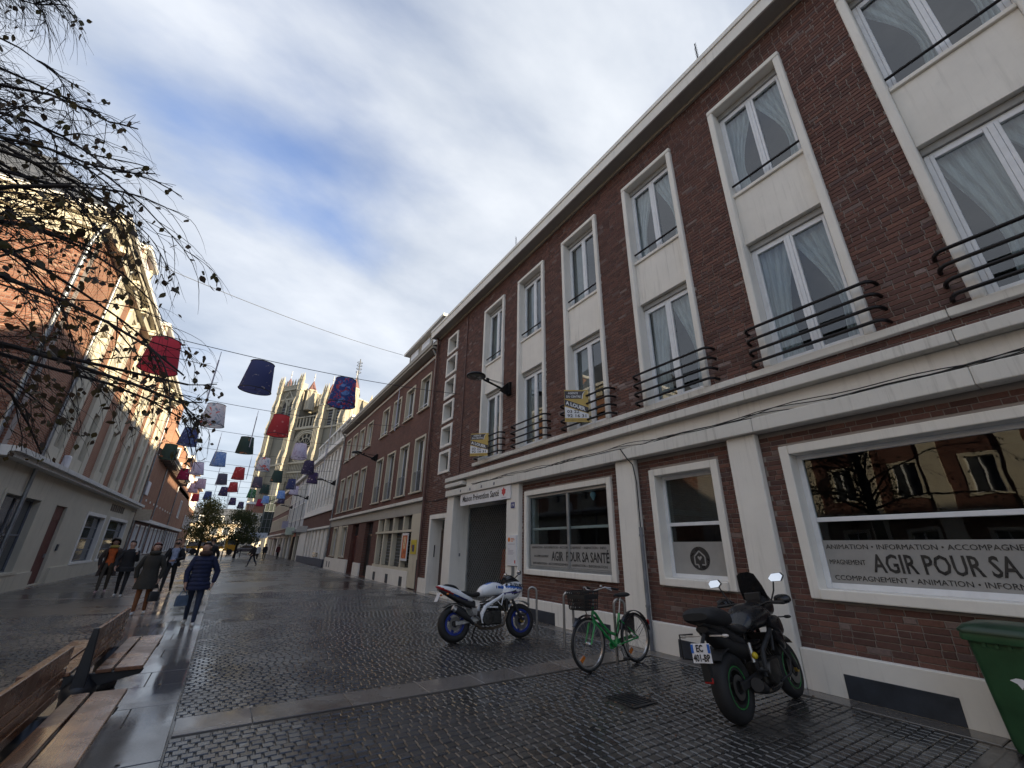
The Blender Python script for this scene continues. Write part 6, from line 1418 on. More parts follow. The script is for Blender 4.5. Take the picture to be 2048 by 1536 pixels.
# white sports motorcycle
RR, WB = 0.31, 1.37
MO1 = thing('sport_motorcycle', 'white and blue sport motorcycle with blue rims parked before the grille entrance', 'motorcycle', (3.90, 7.95, 0.0))
MO1.rotation_euler = (-0.14, 0, math.atan2(7.78-7.95, 1.32))
wheel(MO1, 0.0, RR, 0.072, M_RIMB, 3, 0.11, 1.2, 0.06); wheel(MO1, WB, 0.30, 0.058, M_RIMB, 3, 0.145, 1.1, 0.05); moto_common(MO1, WB, RR, 0.30, M_MW)
loft('fuel_tank', [(0.47, 0.79, 0.07, 0.05), (0.54, 0.83, 0.14, 0.095), (0.68, 0.865, 0.175, 0.125), (0.84, 0.875, 0.18, 0.125), (0.97, 0.86, 0.15, 0.10), (1.05, 0.83, 0.10, 0.06)], [M_MW, M_MB, M_MN], MO1, 36, 8, pick=lambda x, y, z: 1 if (z > 0.955 and abs(y) < 0.11) or (0.90 < x < 1.02 and 0.87 < z < 0.92) or (0.845 < x < 0.87 and 0.87 < z < 0.925) else (2 if (0.80 < x < 0.825 or 0.875 < x < 0.895) and 0.87 < z < 0.925 else 0))
loft('tail', [(-0.37, 0.935, 0.03, 0.012), (-0.30, 0.925, 0.075, 0.04), (-0.15, 0.885, 0.105, 0.065), (0.02, 0.825, 0.12, 0.08), (0.18, 0.755, 0.12, 0.075), (0.34, 0.69, 0.09, 0.045)], [M_MW, M_MR, M_MB, M_MN], MO1, 28, 8, pick=lambda x, y, z: 0 if z > 0.935 - 0.44*(x+0.30) - 0.005 else (1 if x < -0.05 else (2 if x < 0.06 else 3)))
loft('under_tail', [(-0.30, 0.87, 0.06, 0.02), (-0.1, 0.79, 0.085, 0.05), (0.15, 0.68, 0.09, 0.07), (0.40, 0.60, 0.09, 0.08)], M_BLKM, MO1)
loft('passenger_seat', [(-0.24, 0.955, 0.06, 0.012), (-0.15, 0.955, 0.09, 0.025), (-0.02, 0.925, 0.105, 0.03), (0.06, 0.875, 0.09, 0.02)], M_SEAT, MO1)
loft('rider_seat', [(0.07, 0.845, 0.09, 0.015), (0.18, 0.815, 0.125, 0.035), (0.34, 0.78, 0.13, 0.045), (0.48, 0.79, 0.10, 0.045), (0.54, 0.80, 0.07, 0.03)], M_SEAT, MO1)
fz = lambda x, y, z: 1 if 0.865 < z + 0.10*(x-1.2) < 0.915 and x > 1.02 else (2 if 0.775 < z - 0.05*(x-1.1) < 0.805 else (3 if (x-1.19)**2*1.6 + (z-0.80)**2*3 < 0.0045 else 0))
loft('fairing', [(0.92, 0.79, 0.13, 0.06), (0.99, 0.80, 0.19, 0.125), (1.11, 0.815, 0.215, 0.17), (1.25, 0.85, 0.20, 0.175), (1.36, 0.885, 0.15, 0.13), (1.42, 0.90, 0.09, 0.07), (1.44, 0.90, 0.03, 0.03)], [M_MW, M_MB, M_MN, M_BLKM], MO1, 48, 12, pick=fz)
loft('windscreen', [(1.06, 1.03, 0.13, 0.05), (1.15, 1.06, 0.15, 0.07), (1.27, 1.02, 0.135, 0.055), (1.36, 0.985, 0.10, 0.03), (1.41, 0.955, 0.05, 0.01)], M_SMOKE, MO1)
text('SUZUKI', 0.075, 'lettering', M_BLACKT, MO1, (1.09, -0.216, 0.915), (1, 0.09, -0.08), (0, 0.25, 1), width=0.30, bold=0.003)
m = MB(); m.lathe([(0.001, 0.0), (0.075, 0.0), (0.08, -0.03), (0.07, -0.06), (0.001, -0.06)], (1.44, 0, 0.88), 'x', 20); m.build('headlight', plain('headlight_glass', (0.5, 0.52, 0.55), 0.08), MO1, smooth=True)
for s in (-1, 1):
    m = MB(); m.tube([(1.20, s*0.14, 1.03), (1.24, s*0.27, 1.10)], 0.011, 6); ml = m.build('mirror', M_BLKP, MO1, smooth=True)
    m = MB(); m.ball((1.245, s*0.33, 1.145), (0.022, 0.085, 0.045), 14, 8); m.build('mirror_shell', M_BLKP, ml, smooth=True); m = MB(); m.ball((1.231, s*0.33, 1.145), (0.012, 0.075, 0.036), 14, 8); m.build('mirror_glass', M_MIRR, ml, smooth=True)
    m = MB(); m.tube([(1.04, s*0.10, 0.93), (1.02, s*0.22, 0.945), (0.95, s*0.36, 0.925)], 0.014, 8); m.build('handlebar', M_SILV, MO1, smooth=True); m = MB(); m.tube([(0.985, s*0.27, 0.935), (0.94, s*0.385, 0.922)], 0.02, 8); m.build('grip', M_BLKM, MO1, smooth=True)
    m = MB(); m.tube([(1.10, s*0.11, 0.85), (0.86, s*0.185, 0.71), (0.58, s*0.165, 0.575)], [0.024, 0.03, 0.034], 10); m.tube([(0.58, s*0.165, 0.575), (0.50, s*0.16, 0.45), (0.53, s*0.15, 0.30)], [0.04, 0.04, 0.03], 10); m.tube([(0.96, s*0.17, 0.76), (0.91, s*0.16, 0.58), (0.80, s*0.175, 0.68)], 0.016, 8); m.tube([(0.60, s*0.16, 0.56), (0.84, s*0.15, 0.55)], 0.016, 8); m.build('frame_spar', M_MW, MO1, smooth=True)
    m = MB(); m.tube([(-0.18, s*0.10, 0.80), (-0.2, s*0.2, 0.80)], 0.008, 5); m.ball((-0.2, s*0.22, 0.80), (0.025, 0.035, 0.02), 8, 6); m.build('indicator', M_AMB, MO1, smooth=True)
m = MB(); pts = [(WB+0.345*math.cos(a), 0, 0.30+0.345*math.sin(a)) for a in np.linspace(0.9, 2.75, 12)]
m.ring_loft([[(p[0]+q*(p[0]-WB)/0.345*0.02*(1-(2*j/6-1)**2), (2*j/6-1)*0.075, p[2]+q*(p[2]-0.30)/0.345*0.02*(1-(2*j/6-1)**2)) for q, js in ((1, range(7)), (0, range(6, -1, -1))) for j in js] for p in pts], True, True); m.build('front_fender', M_MW, MO1, smooth=True)
m = MB(); m.tube([(0.33, -0.15, 0.29), (0.22, -0.18, 0.39)], 0.03, 10); m.tube([(0.24, -0.18, 0.375), (-0.05, -0.215, 0.545)], [0.05, 0.056], 14); sil = m.build('silencer', M_BLKM, MO1, smooth=True)
m = MB(); m.tube([(-0.045, -0.214, 0.542), (-0.10, -0.221, 0.575)], [0.058, 0.045], 14); m.build('silencer_tip', M_SILV, sil, smooth=True)
m = MB(); m.obox((-0.335, 0, 0.76), (0.006, 0, 0.0), (0, 0.10, 0), (0.03, 0, 0.075)); m.build('number_plate', M_SIGNW, MO1)
m = MB(); pts = [(0.33*math.cos(a), 0, RR+0.33*math.sin(a)) for a in np.linspace(1.0, 2.2, 8)]; m.ring_loft([[(p[0], -0.08, p[2]), (p[0], 0.08, p[2]), (p[0]*1.05, 0.08, RR+(p[2]-RR)*1.04), (p[0]*1.05, -0.08, RR+(p[2]-RR)*1.04)] for p in pts]); m.build('rear_hugger', M_BLKM, MO1)
ck = MB(); ck.tube([(5.17, 7.68, 0.42), (5.32, 7.72, 0.40), (5.44, 7.80, 0.44), (5.50, 7.84, 0.42)], 0.014, 6); tag(ck.build('chain_lock', M_BLKM, smooth=True), 'black chain lock between the white motorcycle and the first bike hoop', 'lock')
# black naked motorcycle
MO2 = thing('naked_motorcycle', 'black motorcycle with small windscreen and tail bag parked near the green bin', 'motorcycle', (4.80, 3.06, 0.0)); MO2.rotation_euler = (-0.16, 0, math.atan2(0.14, 1.42))
WB2 = 1.42; M_GRN = plain('green_rim_tape', (0.03, 0.22, 0.05), 0.4)
wheel(MO2, 0.0, 0.315, 0.075, M_BLKM, 5, 0.11, 1.25, 0.045, M_GRN); wheel(MO2, WB2, 0.30, 0.058, M_BLKM, 5, 0.15, 1.1, 0.035, M_GRN); moto_common(MO2, WB2, 0.315, 0.30, M_BLKM)
loft('fuel_tank', [(0.46, 0.80, 0.08, 0.05), (0.56, 0.86, 0.16, 0.11), (0.72, 0.90, 0.20, 0.14), (0.90, 0.91, 0.21, 0.14), (1.06, 0.88, 0.18, 0.11), (1.16, 0.84, 0.10, 0.06)], M_BLKP, MO2, 28, 6)
loft('rider_seat', [(0.0, 0.88, 0.10, 0.02), (0.12, 0.845, 0.13, 0.04), (0.30, 0.80, 0.14, 0.05), (0.46, 0.80, 0.11, 0.05), (0.54, 0.82, 0.07, 0.03)], M_SEAT, MO2)
loft('tail', [(-0.32, 0.93, 0.05, 0.03), (-0.22, 0.90, 0.09, 0.06), (-0.05, 0.83, 0.11, 0.08), (0.15, 0.75, 0.11, 0.08), (0.36, 0.68, 0.10, 0.06)], M_BLKM, MO2)
loft('tail_bag', [(-0.38, 0.985, 0.14, 0.035), (-0.29, 0.985, 0.185, 0.075), (-0.10, 0.965, 0.195, 0.095), (0.07, 0.935, 0.17, 0.075), (0.14, 0.91, 0.13, 0.035)], plain('bag_nylon', (0.017, 0.017, 0.018), 0.75, bumps=0.3, bscale=160), MO2, 20, 5, 3.0)
loft('under_tail', [(-0.30, 0.86, 0.07, 0.03), (-0.12, 0.77, 0.10, 0.07), (0.12, 0.66, 0.11, 0.09), (0.40, 0.58, 0.11, 0.10)], M_BLKM, MO2)
loft('belly_pan', [(0.45, 0.24, 0.10, 0.04), (0.62, 0.22, 0.14, 0.06), (0.85, 0.24, 0.14, 0.07), (1.0, 0.30, 0.09, 0.05)], M_BLKP, MO2)
for s in (-1, 1):
    loft('radiator_shroud', [(0.92, 0.70, 0.025, 0.05, s*0.20), (1.04, 0.66, 0.035, 0.12, s*0.20), (1.16, 0.68, 0.025, 0.10, s*0.17)], M_BLKP, MO2, 14, 4)
    m = MB(); m.tube([(1.03, s*0.10, 1.03), (1.12, s*0.14, 0.94), (1.18, s*0.10, 0.78), (1.2, s*0.1, 0.6)], 0.008, 6); m.build('brake_hose', M_BLKM, MO2, smooth=True)
m = MB()
for q in range(9): m.torus((0.30+0.012*q, -0.03, 0.50+0.018*q), 0.032, 0.007, 'x', 14, 6)
m.build('rear_spring', M_ENG, MO2, smooth=True)
m = MB(); m.tube([(-0.30, 0.12, 0.82), (-0.34, 0.26, 0.82), (-0.34, 0.28, 0.60), (-0.1, 0.28, 0.56), (0.12, 0.24, 0.62), (0.12, 0.2, 0.80)], 0.009, 6); m.build('pannier_frame', M_BLKM, MO2, smooth=True)
loft('headlamp_cowl', [(1.10, 0.98, 0.13, 0.10), (1.22, 1.02, 0.16, 0.14), (1.33, 1.0, 0.13, 0.13), (1.41, 0.96, 0.07, 0.07)], M_BLKP, MO2)
m = MB(); m.ring_loft([[(1.18-0.0*k, -0.17+0.34*j/6, 1.12) if k == 0 else (1.22-0.05*math.sin(k), (-0.17+0.34*j/6)*(1-0.10*k), 1.12+0.11*k) for j in range(7)] for k in range(3)], False, False); 
m2 = MB(); m2.prism([(-0.16, 1.08), (0.16, 1.08), (0.15, 1.22), (0.11, 1.37), (0.05, 1.40), (-0.05, 1.40), (-0.11, 1.37), (-0.15, 1.22)], lambda u, v, w: (1.20 - 0.35*(v-1.08) + 0.6*u*u*-1 + w, u, v), 0.012); m2.build('windscreen', M_SMOKE, MO2)
m = MB(); m.box(1.10, 1.16, -0.10, 0.10, 1.06, 1.16); m.build('instruments', M_BLKM, MO2, bev=0.012)
for s in (-1, 1):
    m = MB(); m.tube([(1.04, s*0.06, 1.0), (1.03, s*0.2, 1.04), (0.96, s*0.40, 1.03)], 0.013, 8); m.build('handlebar', M_BLKM, MO2, smooth=True); m = MB(); m.tube([(0.985, s*0.28, 1.035), (0.945, s*0.42, 1.025)], 0.02, 8); m.build('grip', M_BLKM, MO2, smooth=True)
    loft('handguard', [(0.98, 1.05, 0.04, 0.03, s*0.36), (1.05, 1.06, 0.10, 0.055, s*0.37), (1.10, 1.05, 0.09, 0.04, s*0.34)], M_BLKP, MO2, 14, 4)
    m = MB(); m.tube([(1.0, s*0.26, 1.05), (1.02, s*0.32, 1.16), (1.01, s*0.36, 1.27)], 0.009, 6); ml = m.build('mirror', M_BLKM, MO2, smooth=True)
    hexa = [(-0.095, -0.005), (-0.06, -0.045), (0.06, -0.05), (0.095, 0.01), (0.06, 0.05), (-0.05, 0.048)]
    m = MB(); m.prism(hexa, lambda u, v, w: (1.006+w + 0.55*v, s*(0.40+u), 1.30+v), 0.03); m.build('mirror_shell', M_BLKP, ml, bev=0.01); m = MB(); m.prism([(u*0.9, v*0.9) for u, v in hexa], lambda u, v, w: (1.000-w + 0.55*v, s*(0.40+u), 1.30+v), 0.003); m.build('mirror_glass', M_MIRR, ml)
    m = MB(); m.tube([(-0.28, s*0.06, 0.80), (-0.30, s*0.22, 0.80)], 0.008, 5); m.ball((-0.30, s*0.24, 0.80), (0.03, 0.04, 0.018), 8, 6); m.build('indicator', plain('clear_lens', (0.6, 0.55, 0.5), 0.15), MO2, smooth=True)
    m = MB(); m.tube([(1.30, s*0.12, 0.86), (1.30, s*0.24, 0.86)], 0.008, 5); m.ball((1.30, s*0.26, 0.86), (0.03, 0.045, 0.02), 8, 6); m.build('indicator', M_BLKM, MO2, smooth=True)
    m = MB(); m.tube([(1.12, s*0.10, 0.88), (0.88, s*0.17, 0.74), (0.58, s*0.16, 0.58), (0.52, s*0.15, 0.34)], 0.028, 10); m.tube([(0.95, s*0.16, 0.76), (0.86, s*0.15, 0.55)], 0.018, 8); m.build('frame_spar', M_BLKM, MO2, smooth=True)
    m = MB(); m.tube([(0.98, s*0.19, 0.60), (1.0, s*0.25, 0.45), (0.92, s*0.24, 0.32), (0.75, s*0.18, 0.27)], 0.012, 6); m.build('crash_bar', M_BLKM, MO2, smooth=True)
    loft('side_panel', [(0.88, 0.84, 0.03, 0.05, s*0.19), (1.02, 0.80, 0.035, 0.10, s*0.215), (1.18, 0.78, 0.03, 0.09, s*0.19), (1.24, 0.78, 0.01, 0.05, s*0.17)], M_BLKP, MO2, 14, 4)
m = MB(); m.tube([(0.33, -0.15, 0.28), (0.28, -0.17, 0.30)], 0.03, 10); m.tube([(0.42, -0.13, 0.25), (0.16, -0.19, 0.32)], [0.05, 0.062], 14); m.build('silencer', M_BLKM, MO2, smooth=True)
m = MB(); m.ball((0.30, -0.19, 0.56), (0.04, 0.03, 0.035), 10, 7); m.build('yellow_cap', plain('yellow_plastic', (0.65, 0.48, 0.02), 0.4), MO2, smooth=True); m = MB(); m.tube([(0.30, -0.16, 0.50), (0.31, -0.16, 0.68)], 0.022, 8); m.build('reservoir', M_SILV, MO2, smooth=True)
m = MB(); m.tube([(-0.26, 0, 0.84), (-0.40, 0, 0.70)], 0.02, 6); m.box(-0.43, -0.37, -0.04, 0.04, 0.42, 0.60); m.build('plate_hanger', M_BLKM, MO2)
pl = MB(); pl.obox((-0.425, 0.0, 0.66), (0.004, 0, 0), (0, 0.105, 0), (0.012, 0, 0.085)); PLT = pl.build('number_plate', M_SIGNW, MO2, bev=0.003)
bR = (0, -1, 0); bU = (0.14, 0, 1)
text('EC', 0.085, 'lettering', M_BLACKT, PLT, (-0.430, 0.05, 0.675), bR, bU, width=0.075, bold=0.002); text('401-BP', 0.085, 'lettering', M_BLACKT, PLT, (-0.4395, 0.093, 0.592), bR, bU, width=0.185, bold=0.002)
for yy in (0.092, -0.092): m = MB(); m.obox((-0.426, yy, 0.70), (0.0045, 0, 0), (0, 0.012, 0), (0.006, 0, 0.038)); m.build('plate_band', M_MB, PLT)
m = MB(); m.box(-0.425, -0.40, -0.045, 0.045, 0.40, 0.45); m.build('reflector', M_REDL, MO2, bev=0.006)
m = MB(); pts = [(0.335*math.cos(a), 0, 0.315+0.335*math.sin(a)) for a in np.linspace(0.9, 2.3, 8)]; m.ring_loft([[(p[0], -0.085, p[2]), (p[0], 0.085, p[2]), (p[0]*1.05, 0.085, 0.315+(p[2]-0.315)*1.04), (p[0]*1.05, -0.085, 0.315+(p[2]-0.315)*1.04)] for p in pts]); m.build('rear_hugger', M_BLKM, MO2)
m = MB(); pts = [(WB2+0.345*math.cos(a), 0, 0.30+0.345*math.sin(a)) for a in np.linspace(0.8, 2.6, 10)]; m.ring_loft([[(p[0], -0.07, p[2]), (p[0], 0.07, p[2]), (WB2+(p[0]-WB2)*1.05, 0.05, 0.30+(p[2]-0.30)*1.05), (WB2+(p[0]-WB2)*1.05, -0.05, 0.30+(p[2]-0.30)*1.05)] for p in pts]); m.build('front_fender', M_BLKP, MO2)
# green city bicycle
BK = thing('city_bicycle', 'green step-through bicycle with a black front basket leaning at the bike hoops', 'bicycle', (5.84, 5.33, 0)); BK.rotation_euler = (0.05, 0, PI + math.atan2(0.06, 1.05))
M_GB = plain('green_bike_paint', (0.02, 0.29, 0.075), 0.3, var=0.1, coat=0.4); RB = 0.345
def bwheel(x, turn=0):
    m = MB(); m.torus((x, 0, RB), RB-0.021, 0.021, 'y', 48, 8); w = m.build('wheel', M_TYRE, BK, smooth=True)
    m = MB(); m.lathe([(RB-0.058, -0.013), (RB-0.036, -0.013), (RB-0.036, 0.013), (RB-0.058, 0.013), (RB-0.058, -0.013)], (x, 0, RB), 'y', 48, cap=False); m.build('rim', M_SILV, w, smooth=True)
    for k in range(24):
        a = 2*PI*k/24; s = 1 if k % 2 else -1; b = a + 0.35*(1 if k % 4 < 2 else -1); m = MB(); m.tube([(x+0.03*math.cos(b), s*0.028, RB+0.03*math.sin(b)), (x+(RB-0.055)*math.cos(a), 0, RB+(RB-0.055)*math.sin(a))], 0.0016, 4); m.build('spoke', M_SILV, w)
    m = MB(); m.lathe([(0.012, -0.05), (0.032, -0.03), (0.03, 0.0), (0.032, 0.03), (0.012, 0.05)], (x, 0, RB), 'y', 14); m.build('hub', M_SILV, w, smooth=True)
    m = MB(); a = -0.9; m.obox((x+0.22*math.cos(a), 0, RB+0.22*math.sin(a)), (0.035, 0, -0.03), (0, 0.008, 0), (0.018, 0, 0.02)); m.build('spoke_reflector', M_AMB, w, bev=0.004); return w
bwheel(0.0); bwheel(1.06)
def bt(name, pts, r, mat=None, n=10): m = MB(); m.tube(pts, r, n); return m.build(name, mat or M_GB, BK, smooth=True)
bt('down_tube', [(0.94, 0, 0.68), (0.88, 0, 0.60), (0.70, 0, 0.44), (0.47, 0, 0.27)], 0.024); bt('top_tube', [(0.925, 0, 0.76), (0.86, 0, 0.72), (0.74, 0, 0.58), (0.60, 0, 0.46), (0.46, 0, 0.415), (0.42, 0, 0.42)], 0.021); bt('seat_tube', [(0.47, 0, 0.27), (0.33, 0, 0.70)], 0.021); bt('seat_post', [(0.33, 0, 0.70), (0.265, 0, 0.92)], 0.013, M_SILV); bt('head_tube', [(0.955, 0, 0.62), (0.905, 0, 0.84)], 0.021); bt('stem', [(0.905, 0, 0.84), (0.875, 0, 1.0), (0.90, 0, 1.03)], 0.013, M_SILV)
for s in (-1, 1):
    bt('chain_stay', [(0.45, s*0.03, 0.28), (0.0, s*0.06, RB)], 0.010); bt('seat_stay', [(0.36, s*0.02, 0.62), (0.0, s*0.06, RB)], 0.009); bt('fork_blade', [(0.955, s*0.03, 0.64), (0.965, s*0.06, 0.58), (1.02, s*0.06, 0.45), (1.06, s*0.055, RB)], [0.014, 0.016, 0.013, 0.010])
    bt('handlebar', [(0.90, 0, 1.03), (0.90, s*0.10, 1.05), (0.84, s*0.22, 1.09), (0.72, s*0.28, 1.07)], 0.011, M_SILV); bt('grip', [(0.76, s*0.265, 1.078), (0.64, s*0.30, 1.055)], 0.017, M_BLKM); bt('brake_lever', [(0.84, s*0.24, 1.08), (0.78, s*0.30, 1.045)], 0.007, M_SILV)
    bt('kickstand', [(0.40, s*0.06, 0.26), (0.33, s*0.12, 0.01)], 0.010, M_SILV)
    bt('mudguard_stay', [(0, s*0.055, RB), (-0.30, s*0.03, RB+0.21)], 0.004, M_BLKM, 5)
bt('crank_set', [(0.46, -0.07, 0.27), (0.46, 0.07, 0.27)], 0.02, M_SILV); bt('crank_arm', [(0.46, 0.08, 0.27), (0.40, 0.085, 0.11)], 0.011, M_SILV); bt('crank_arm', [(0.46, -0.08, 0.27), (0.52, -0.085, 0.43)], 0.011, M_SILV)
for x, y_, z in ((0.40, 0.13, 0.11), (0.52, -0.13, 0.43)): m = MB(); m.box(x-0.045, x+0.045, y_-0.045, y_+0.045, z-0.012, z+0.012); m.build('pedal', M_BLKM, BK, bev=0.004)
m = MB(); m.prism([(0.55, 0.29), (0.51, 0.335), (0.42, 0.34), (0.0, 0.375), (-0.03, 0.35), (0.0, 0.325), (0.40, 0.285), (0.44, 0.225), (0.52, 0.22)], lambda u, v, w: (u, -0.075+w, v), 0.022); m.build('chain_guard', M_GB, BK, bev=0.008)
def guard(x, a0, a1, mat): 
    m = MB(); pts = [(x+0.368*math.cos(a), 0, RB+0.368*math.sin(a)) for a in np.linspace(a0, a1, 16)]; m.ring_loft([[(p[0], -0.03, p[2]), (p[0], 0.03, p[2]), (x+(p[0]-x)*1.03, 0.02, RB+(p[2]-RB)*1.03), (x+(p[0]-x)*1.03, -0.02, RB+(p[2]-RB)*1.03)] for p in pts]); return m.build('mudguard', mat, BK)
guard(0, 0.35, 2.95, M_BLKP); guard(1.06, 0.7, 2.2, M_BLKP)
m = MB(); m.prism([(0.34*math.cos(a), RB+0.34*math.sin(a)) for a in np.linspace(0.45, 1.5, 8)] + [(0.05, RB+0.05)], lambda u, v, w: (u, 0.04+w, v), 0.004); m.build('skirt_guard', M_BLKP, BK); m = MB(); m.prism([(0.34*math.cos(a), RB+0.34*math.sin(a)) for a in np.linspace(0.45, 1.5, 8)] + [(0.05, RB+0.05)], lambda u, v, w: (u, -0.044+w, v), 0.004); m.build('skirt_guard', M_BLKP, BK)
loft('saddle', [(0.12, 0.955, 0.09, 0.02), (0.17, 0.96, 0.11, 0.035), (0.26, 0.955, 0.075, 0.03), (0.36, 0.955, 0.03, 0.022), (0.41, 0.95, 0.015, 0.014)], M_SEAT, BK, 16, 5)
bt('rear_lamp', [(-0.355, 0, 0.56), (-0.375, 0, 0.50)], 0.02, M_REDL, 8); bt('head_lamp', [(1.0, 0, 0.70), (1.07, 0, 0.70)], [0.02, 0.034], plain('lamp_glass', (0.3, 0.22, 0.2), 0.2), 12); bt('basket_strut', [(1.02, 0, 0.62), (1.08, 0, 0.81)], 0.008, M_BLKM, 6)
bx = MB(); x0, x1, yw, z0, z1 = 0.97, 1.26, 0.19, 0.80, 1.05
for k in range(11): 
    y_ = -yw+2*yw*k/10; bx.bar((x0+0.02, y_*0.85, z0), (x0, y_, z1), 0.012, 0.006); bx.bar((x1-0.03, y_*0.85, z0), (x1, y_, z1), 0.012, 0.006); bx.bar((x0+0.02, y_*0.85, z0), (x1-0.03, y_*0.85, z0), 0.008)
for k in range(8): 
    x_ = x0+(x1-x0)*k/7
    for s in (-1, 1): bx.bar((x_*0.9+0.1*1.1, s*yw*0.85, z0), (x_, s*yw, z1), 0.012, 0.006)
for k in range(6):
    z_ = z0+(z1-z0)*k/5; w_ = yw*(0.85+0.15*k/5); xx0, xx1 = x0+0.02*(1-k/5), x1-0.03*(1-k/5); th = 0.022 if k == 5 else (0.05 if k == 4 else 0.012)
    for s in (-1, 1): bx.bar((xx0, s*w_, z_-th/2), (xx1, s*w_, z_-th/2), 0.008, th)
    bx.bar((xx0, -w_, z_-th/2), (xx0, w_, z_-th/2), 0.008, th); bx.bar((xx1, -w_, z_-th/2), (xx1, w_, z_-th/2), 0.008, th)
bx.build('basket', M_BLKM, BK)
m = MB(); m.lathe([(0.001, 0.022), (0.018, 0.018), (0.024, 0.0), (0.02, -0.004)], (0.86, 0.16, 1.10), 'z', 12); m.build('bell', M_SILV, BK, smooth=True)
lk = MB(); lk.tube([(0.40+0.0, 0.05, 0.5), (0.45, 0.12, 0.62), (0.55, 0.16, 0.60), (0.60, 0.14, 0.48), (0.52, 0.08, 0.40), (0.40, 0.05, 0.5)], 0.009, 6); lk.build('cable_lock', M_BLKM, BK, smooth=True)
# bike hoops
for (x, y_), lab in zip(((5.585, 7.82), (5.57, 6.66), (5.60, 5.42)), ('steel hairpin bike hoop touching the white motorcycle wheel', 'steel hairpin bike hoop standing in the middle of the three', 'steel hairpin bike hoop directly behind the green bicycle')):
    r = Vector((0.82, -0.57, 0)) * 0.085; c = Vector((x, y_, 0)); pts = [c-r, c-r+Vector((0, 0, 0.80))] + [c - r*math.cos(a) + Vector((0, 0, 0.80+0.085*math.sin(a))) for a in np.linspace(0.25, PI-0.25, 9)] + [c+r+Vector((0, 0, 0.80)), c+r]
    m = MB(); m.tube(pts, 0.022, 12); tag(m.build('bike_hoop', plain('brushed_steel', (0.36, 0.35, 0.34), 0.35, 0.85, var=0.15), smooth=True), lab, 'bike rack', 'bike hoops along the wall')
# wheelie bin
BN = thing('wheelie_bin', 'dark green wheelie bin with closed lid cut by the right picture edge', 'bin', (6.33, 1.18, 0)); M_BIN = plain('green_bin_plastic', (0.022, 0.075, 0.030), 0.42, var=0.15, bumps=0.1, bscale=90); M_LID = plain('dark_green_lid', (0.018, 0.045, 0.024), 0.4, var=0.15)
def rr_ring(hx, hy, z, r=0.05, cx=0, cy=0, n=5):
    out = []
    for qx, qy, a0 in ((1, 1, 0), (-1, 1, PI/2), (-1, -1, PI), (1, -1, 1.5*PI)):
        for k in range(n): a = a0+PI/2*k/(n-1); out.append((cx+qx*(hx-r)+r*math.cos(a), cy+qy*(hy-r)+r*math.sin(a), z))
    return out
m = MB(); m.ring_loft([rr_ring(0.23, 0.21, 0.06), rr_ring(0.24, 0.22, 0.10), rr_ring(0.315, 0.275, 0.90), rr_ring(0.315, 0.275, 0.94)]); m.build('body', M_BIN, BN, smooth=True)
m = MB(); m.ring_loft([rr_ring(0.345, 0.305, 0.90), rr_ring(0.35, 0.31, 0.93), rr_ring(0.345, 0.305, 0.965)]); m.build('rim', M_BIN, BN, smooth=True)
m = MB(); m.ring_loft([rr_ring(0.355, 0.315, 0.966), rr_ring(0.355, 0.315, 0.99), rr_ring(0.32, 0.28, 1.03, 0.08), rr_ring(0.18, 0.15, 1.05, 0.08)]); m.build('lid', M_LID, BN, smooth=True)
for s in (-1, 1): m = MB(); m.lathe([(0.02, -0.03), (0.095, -0.03), (0.10, 0), (0.095, 0.03), (0.02, 0.03)], (0.22, s*0.27, 0.10), 'y', 20); m.build('bin_wheel', M_TYRE, BN, smooth=True)
m = MB(); m.tube([(0.34, -0.2, 0.96), (0.40, -0.2, 1.0), (0.40, 0.2, 1.0), (0.34, 0.2, 0.96)], 0.016, 8); m.build('handle', M_LID, BN, smooth=True)
for k in range(5): m = MB(); m.box(-0.327, -0.31, -0.16+k*0.08-0.012, -0.16+k*0.08+0.012, 0.86, 0.90); m.build('rib', M_BIN, BN)
for p in ([(0, 0.06), (0.02, 0.02), (0.06, 0), (0.02, -0.02), (0, -0.06), (-0.02, -0.02), (-0.06, 0), (-0.02, 0.02)],): m = MB(); m.prism(p, lambda u, v, w: (-0.279-0.055*((0.62+v)-0.5)-w, 0.02-u, 0.62+v), 0.004); m.build('white_emblem', M_SIGNW, BN)
# drain grate, manhole, fallen leaves
gr = thing('drain_grate', 'square iron drain grate set in the setts near the bicycle', 'grate', (4.405, 4.155, 0)); m = MB()
for s in (-1, 1): m.box(s*0.20, s*0.172, -0.20, 0.20, -0.03, 0.0); m.box(-0.172, 0.172, s*0.20, s*0.172, -0.03, 0.0)
m.build('frame', M_CAST, gr); 
for k in range(8): m = MB(); m.box(-0.172, 0.172, -0.155+k*0.044-0.011, -0.155+k*0.044+0.011, -0.028, -0.003); m.build('bar', M_CAST, gr)
mh = thing('manhole_cover', 'flat dark manhole cover in the setts before the far brick townhouse', 'manhole', (5.97, 16.25, 0)); m = MB(); m.lathe([(0.001, -0.004), (0.32, -0.004), (0.33, -0.01)], (0, 0, 0), 'z', 32); m.build('cover', M_CAST, mh); m = MB(); m.box(-0.37, 0.37, -0.30, 0.30, -0.03, -0.012); m.build('frame', M_CAST, mh)
rg = np.random.default_rng(77); n_ = 130; P = np.stack([rg.uniform(-1.6, 6.6, n_), rg.uniform(2.2, 14, n_), np.full(n_, 0.012)], 1); P[:45, 0] = rg.uniform(5.8, 6.7, 45); P[45:60] = np.stack([rg.normal(4.4, 0.35, 15), rg.normal(4.1, 0.3, 15), np.full(15, 0.012)], 1)
U = rg.uniform(0, 2*PI, n_); s_ = 0.028+0.02*rg.random(n_); Vv = np.zeros((n_, 6, 3)); lf = LEAF[:, :2]-np.array([0, 0.5])
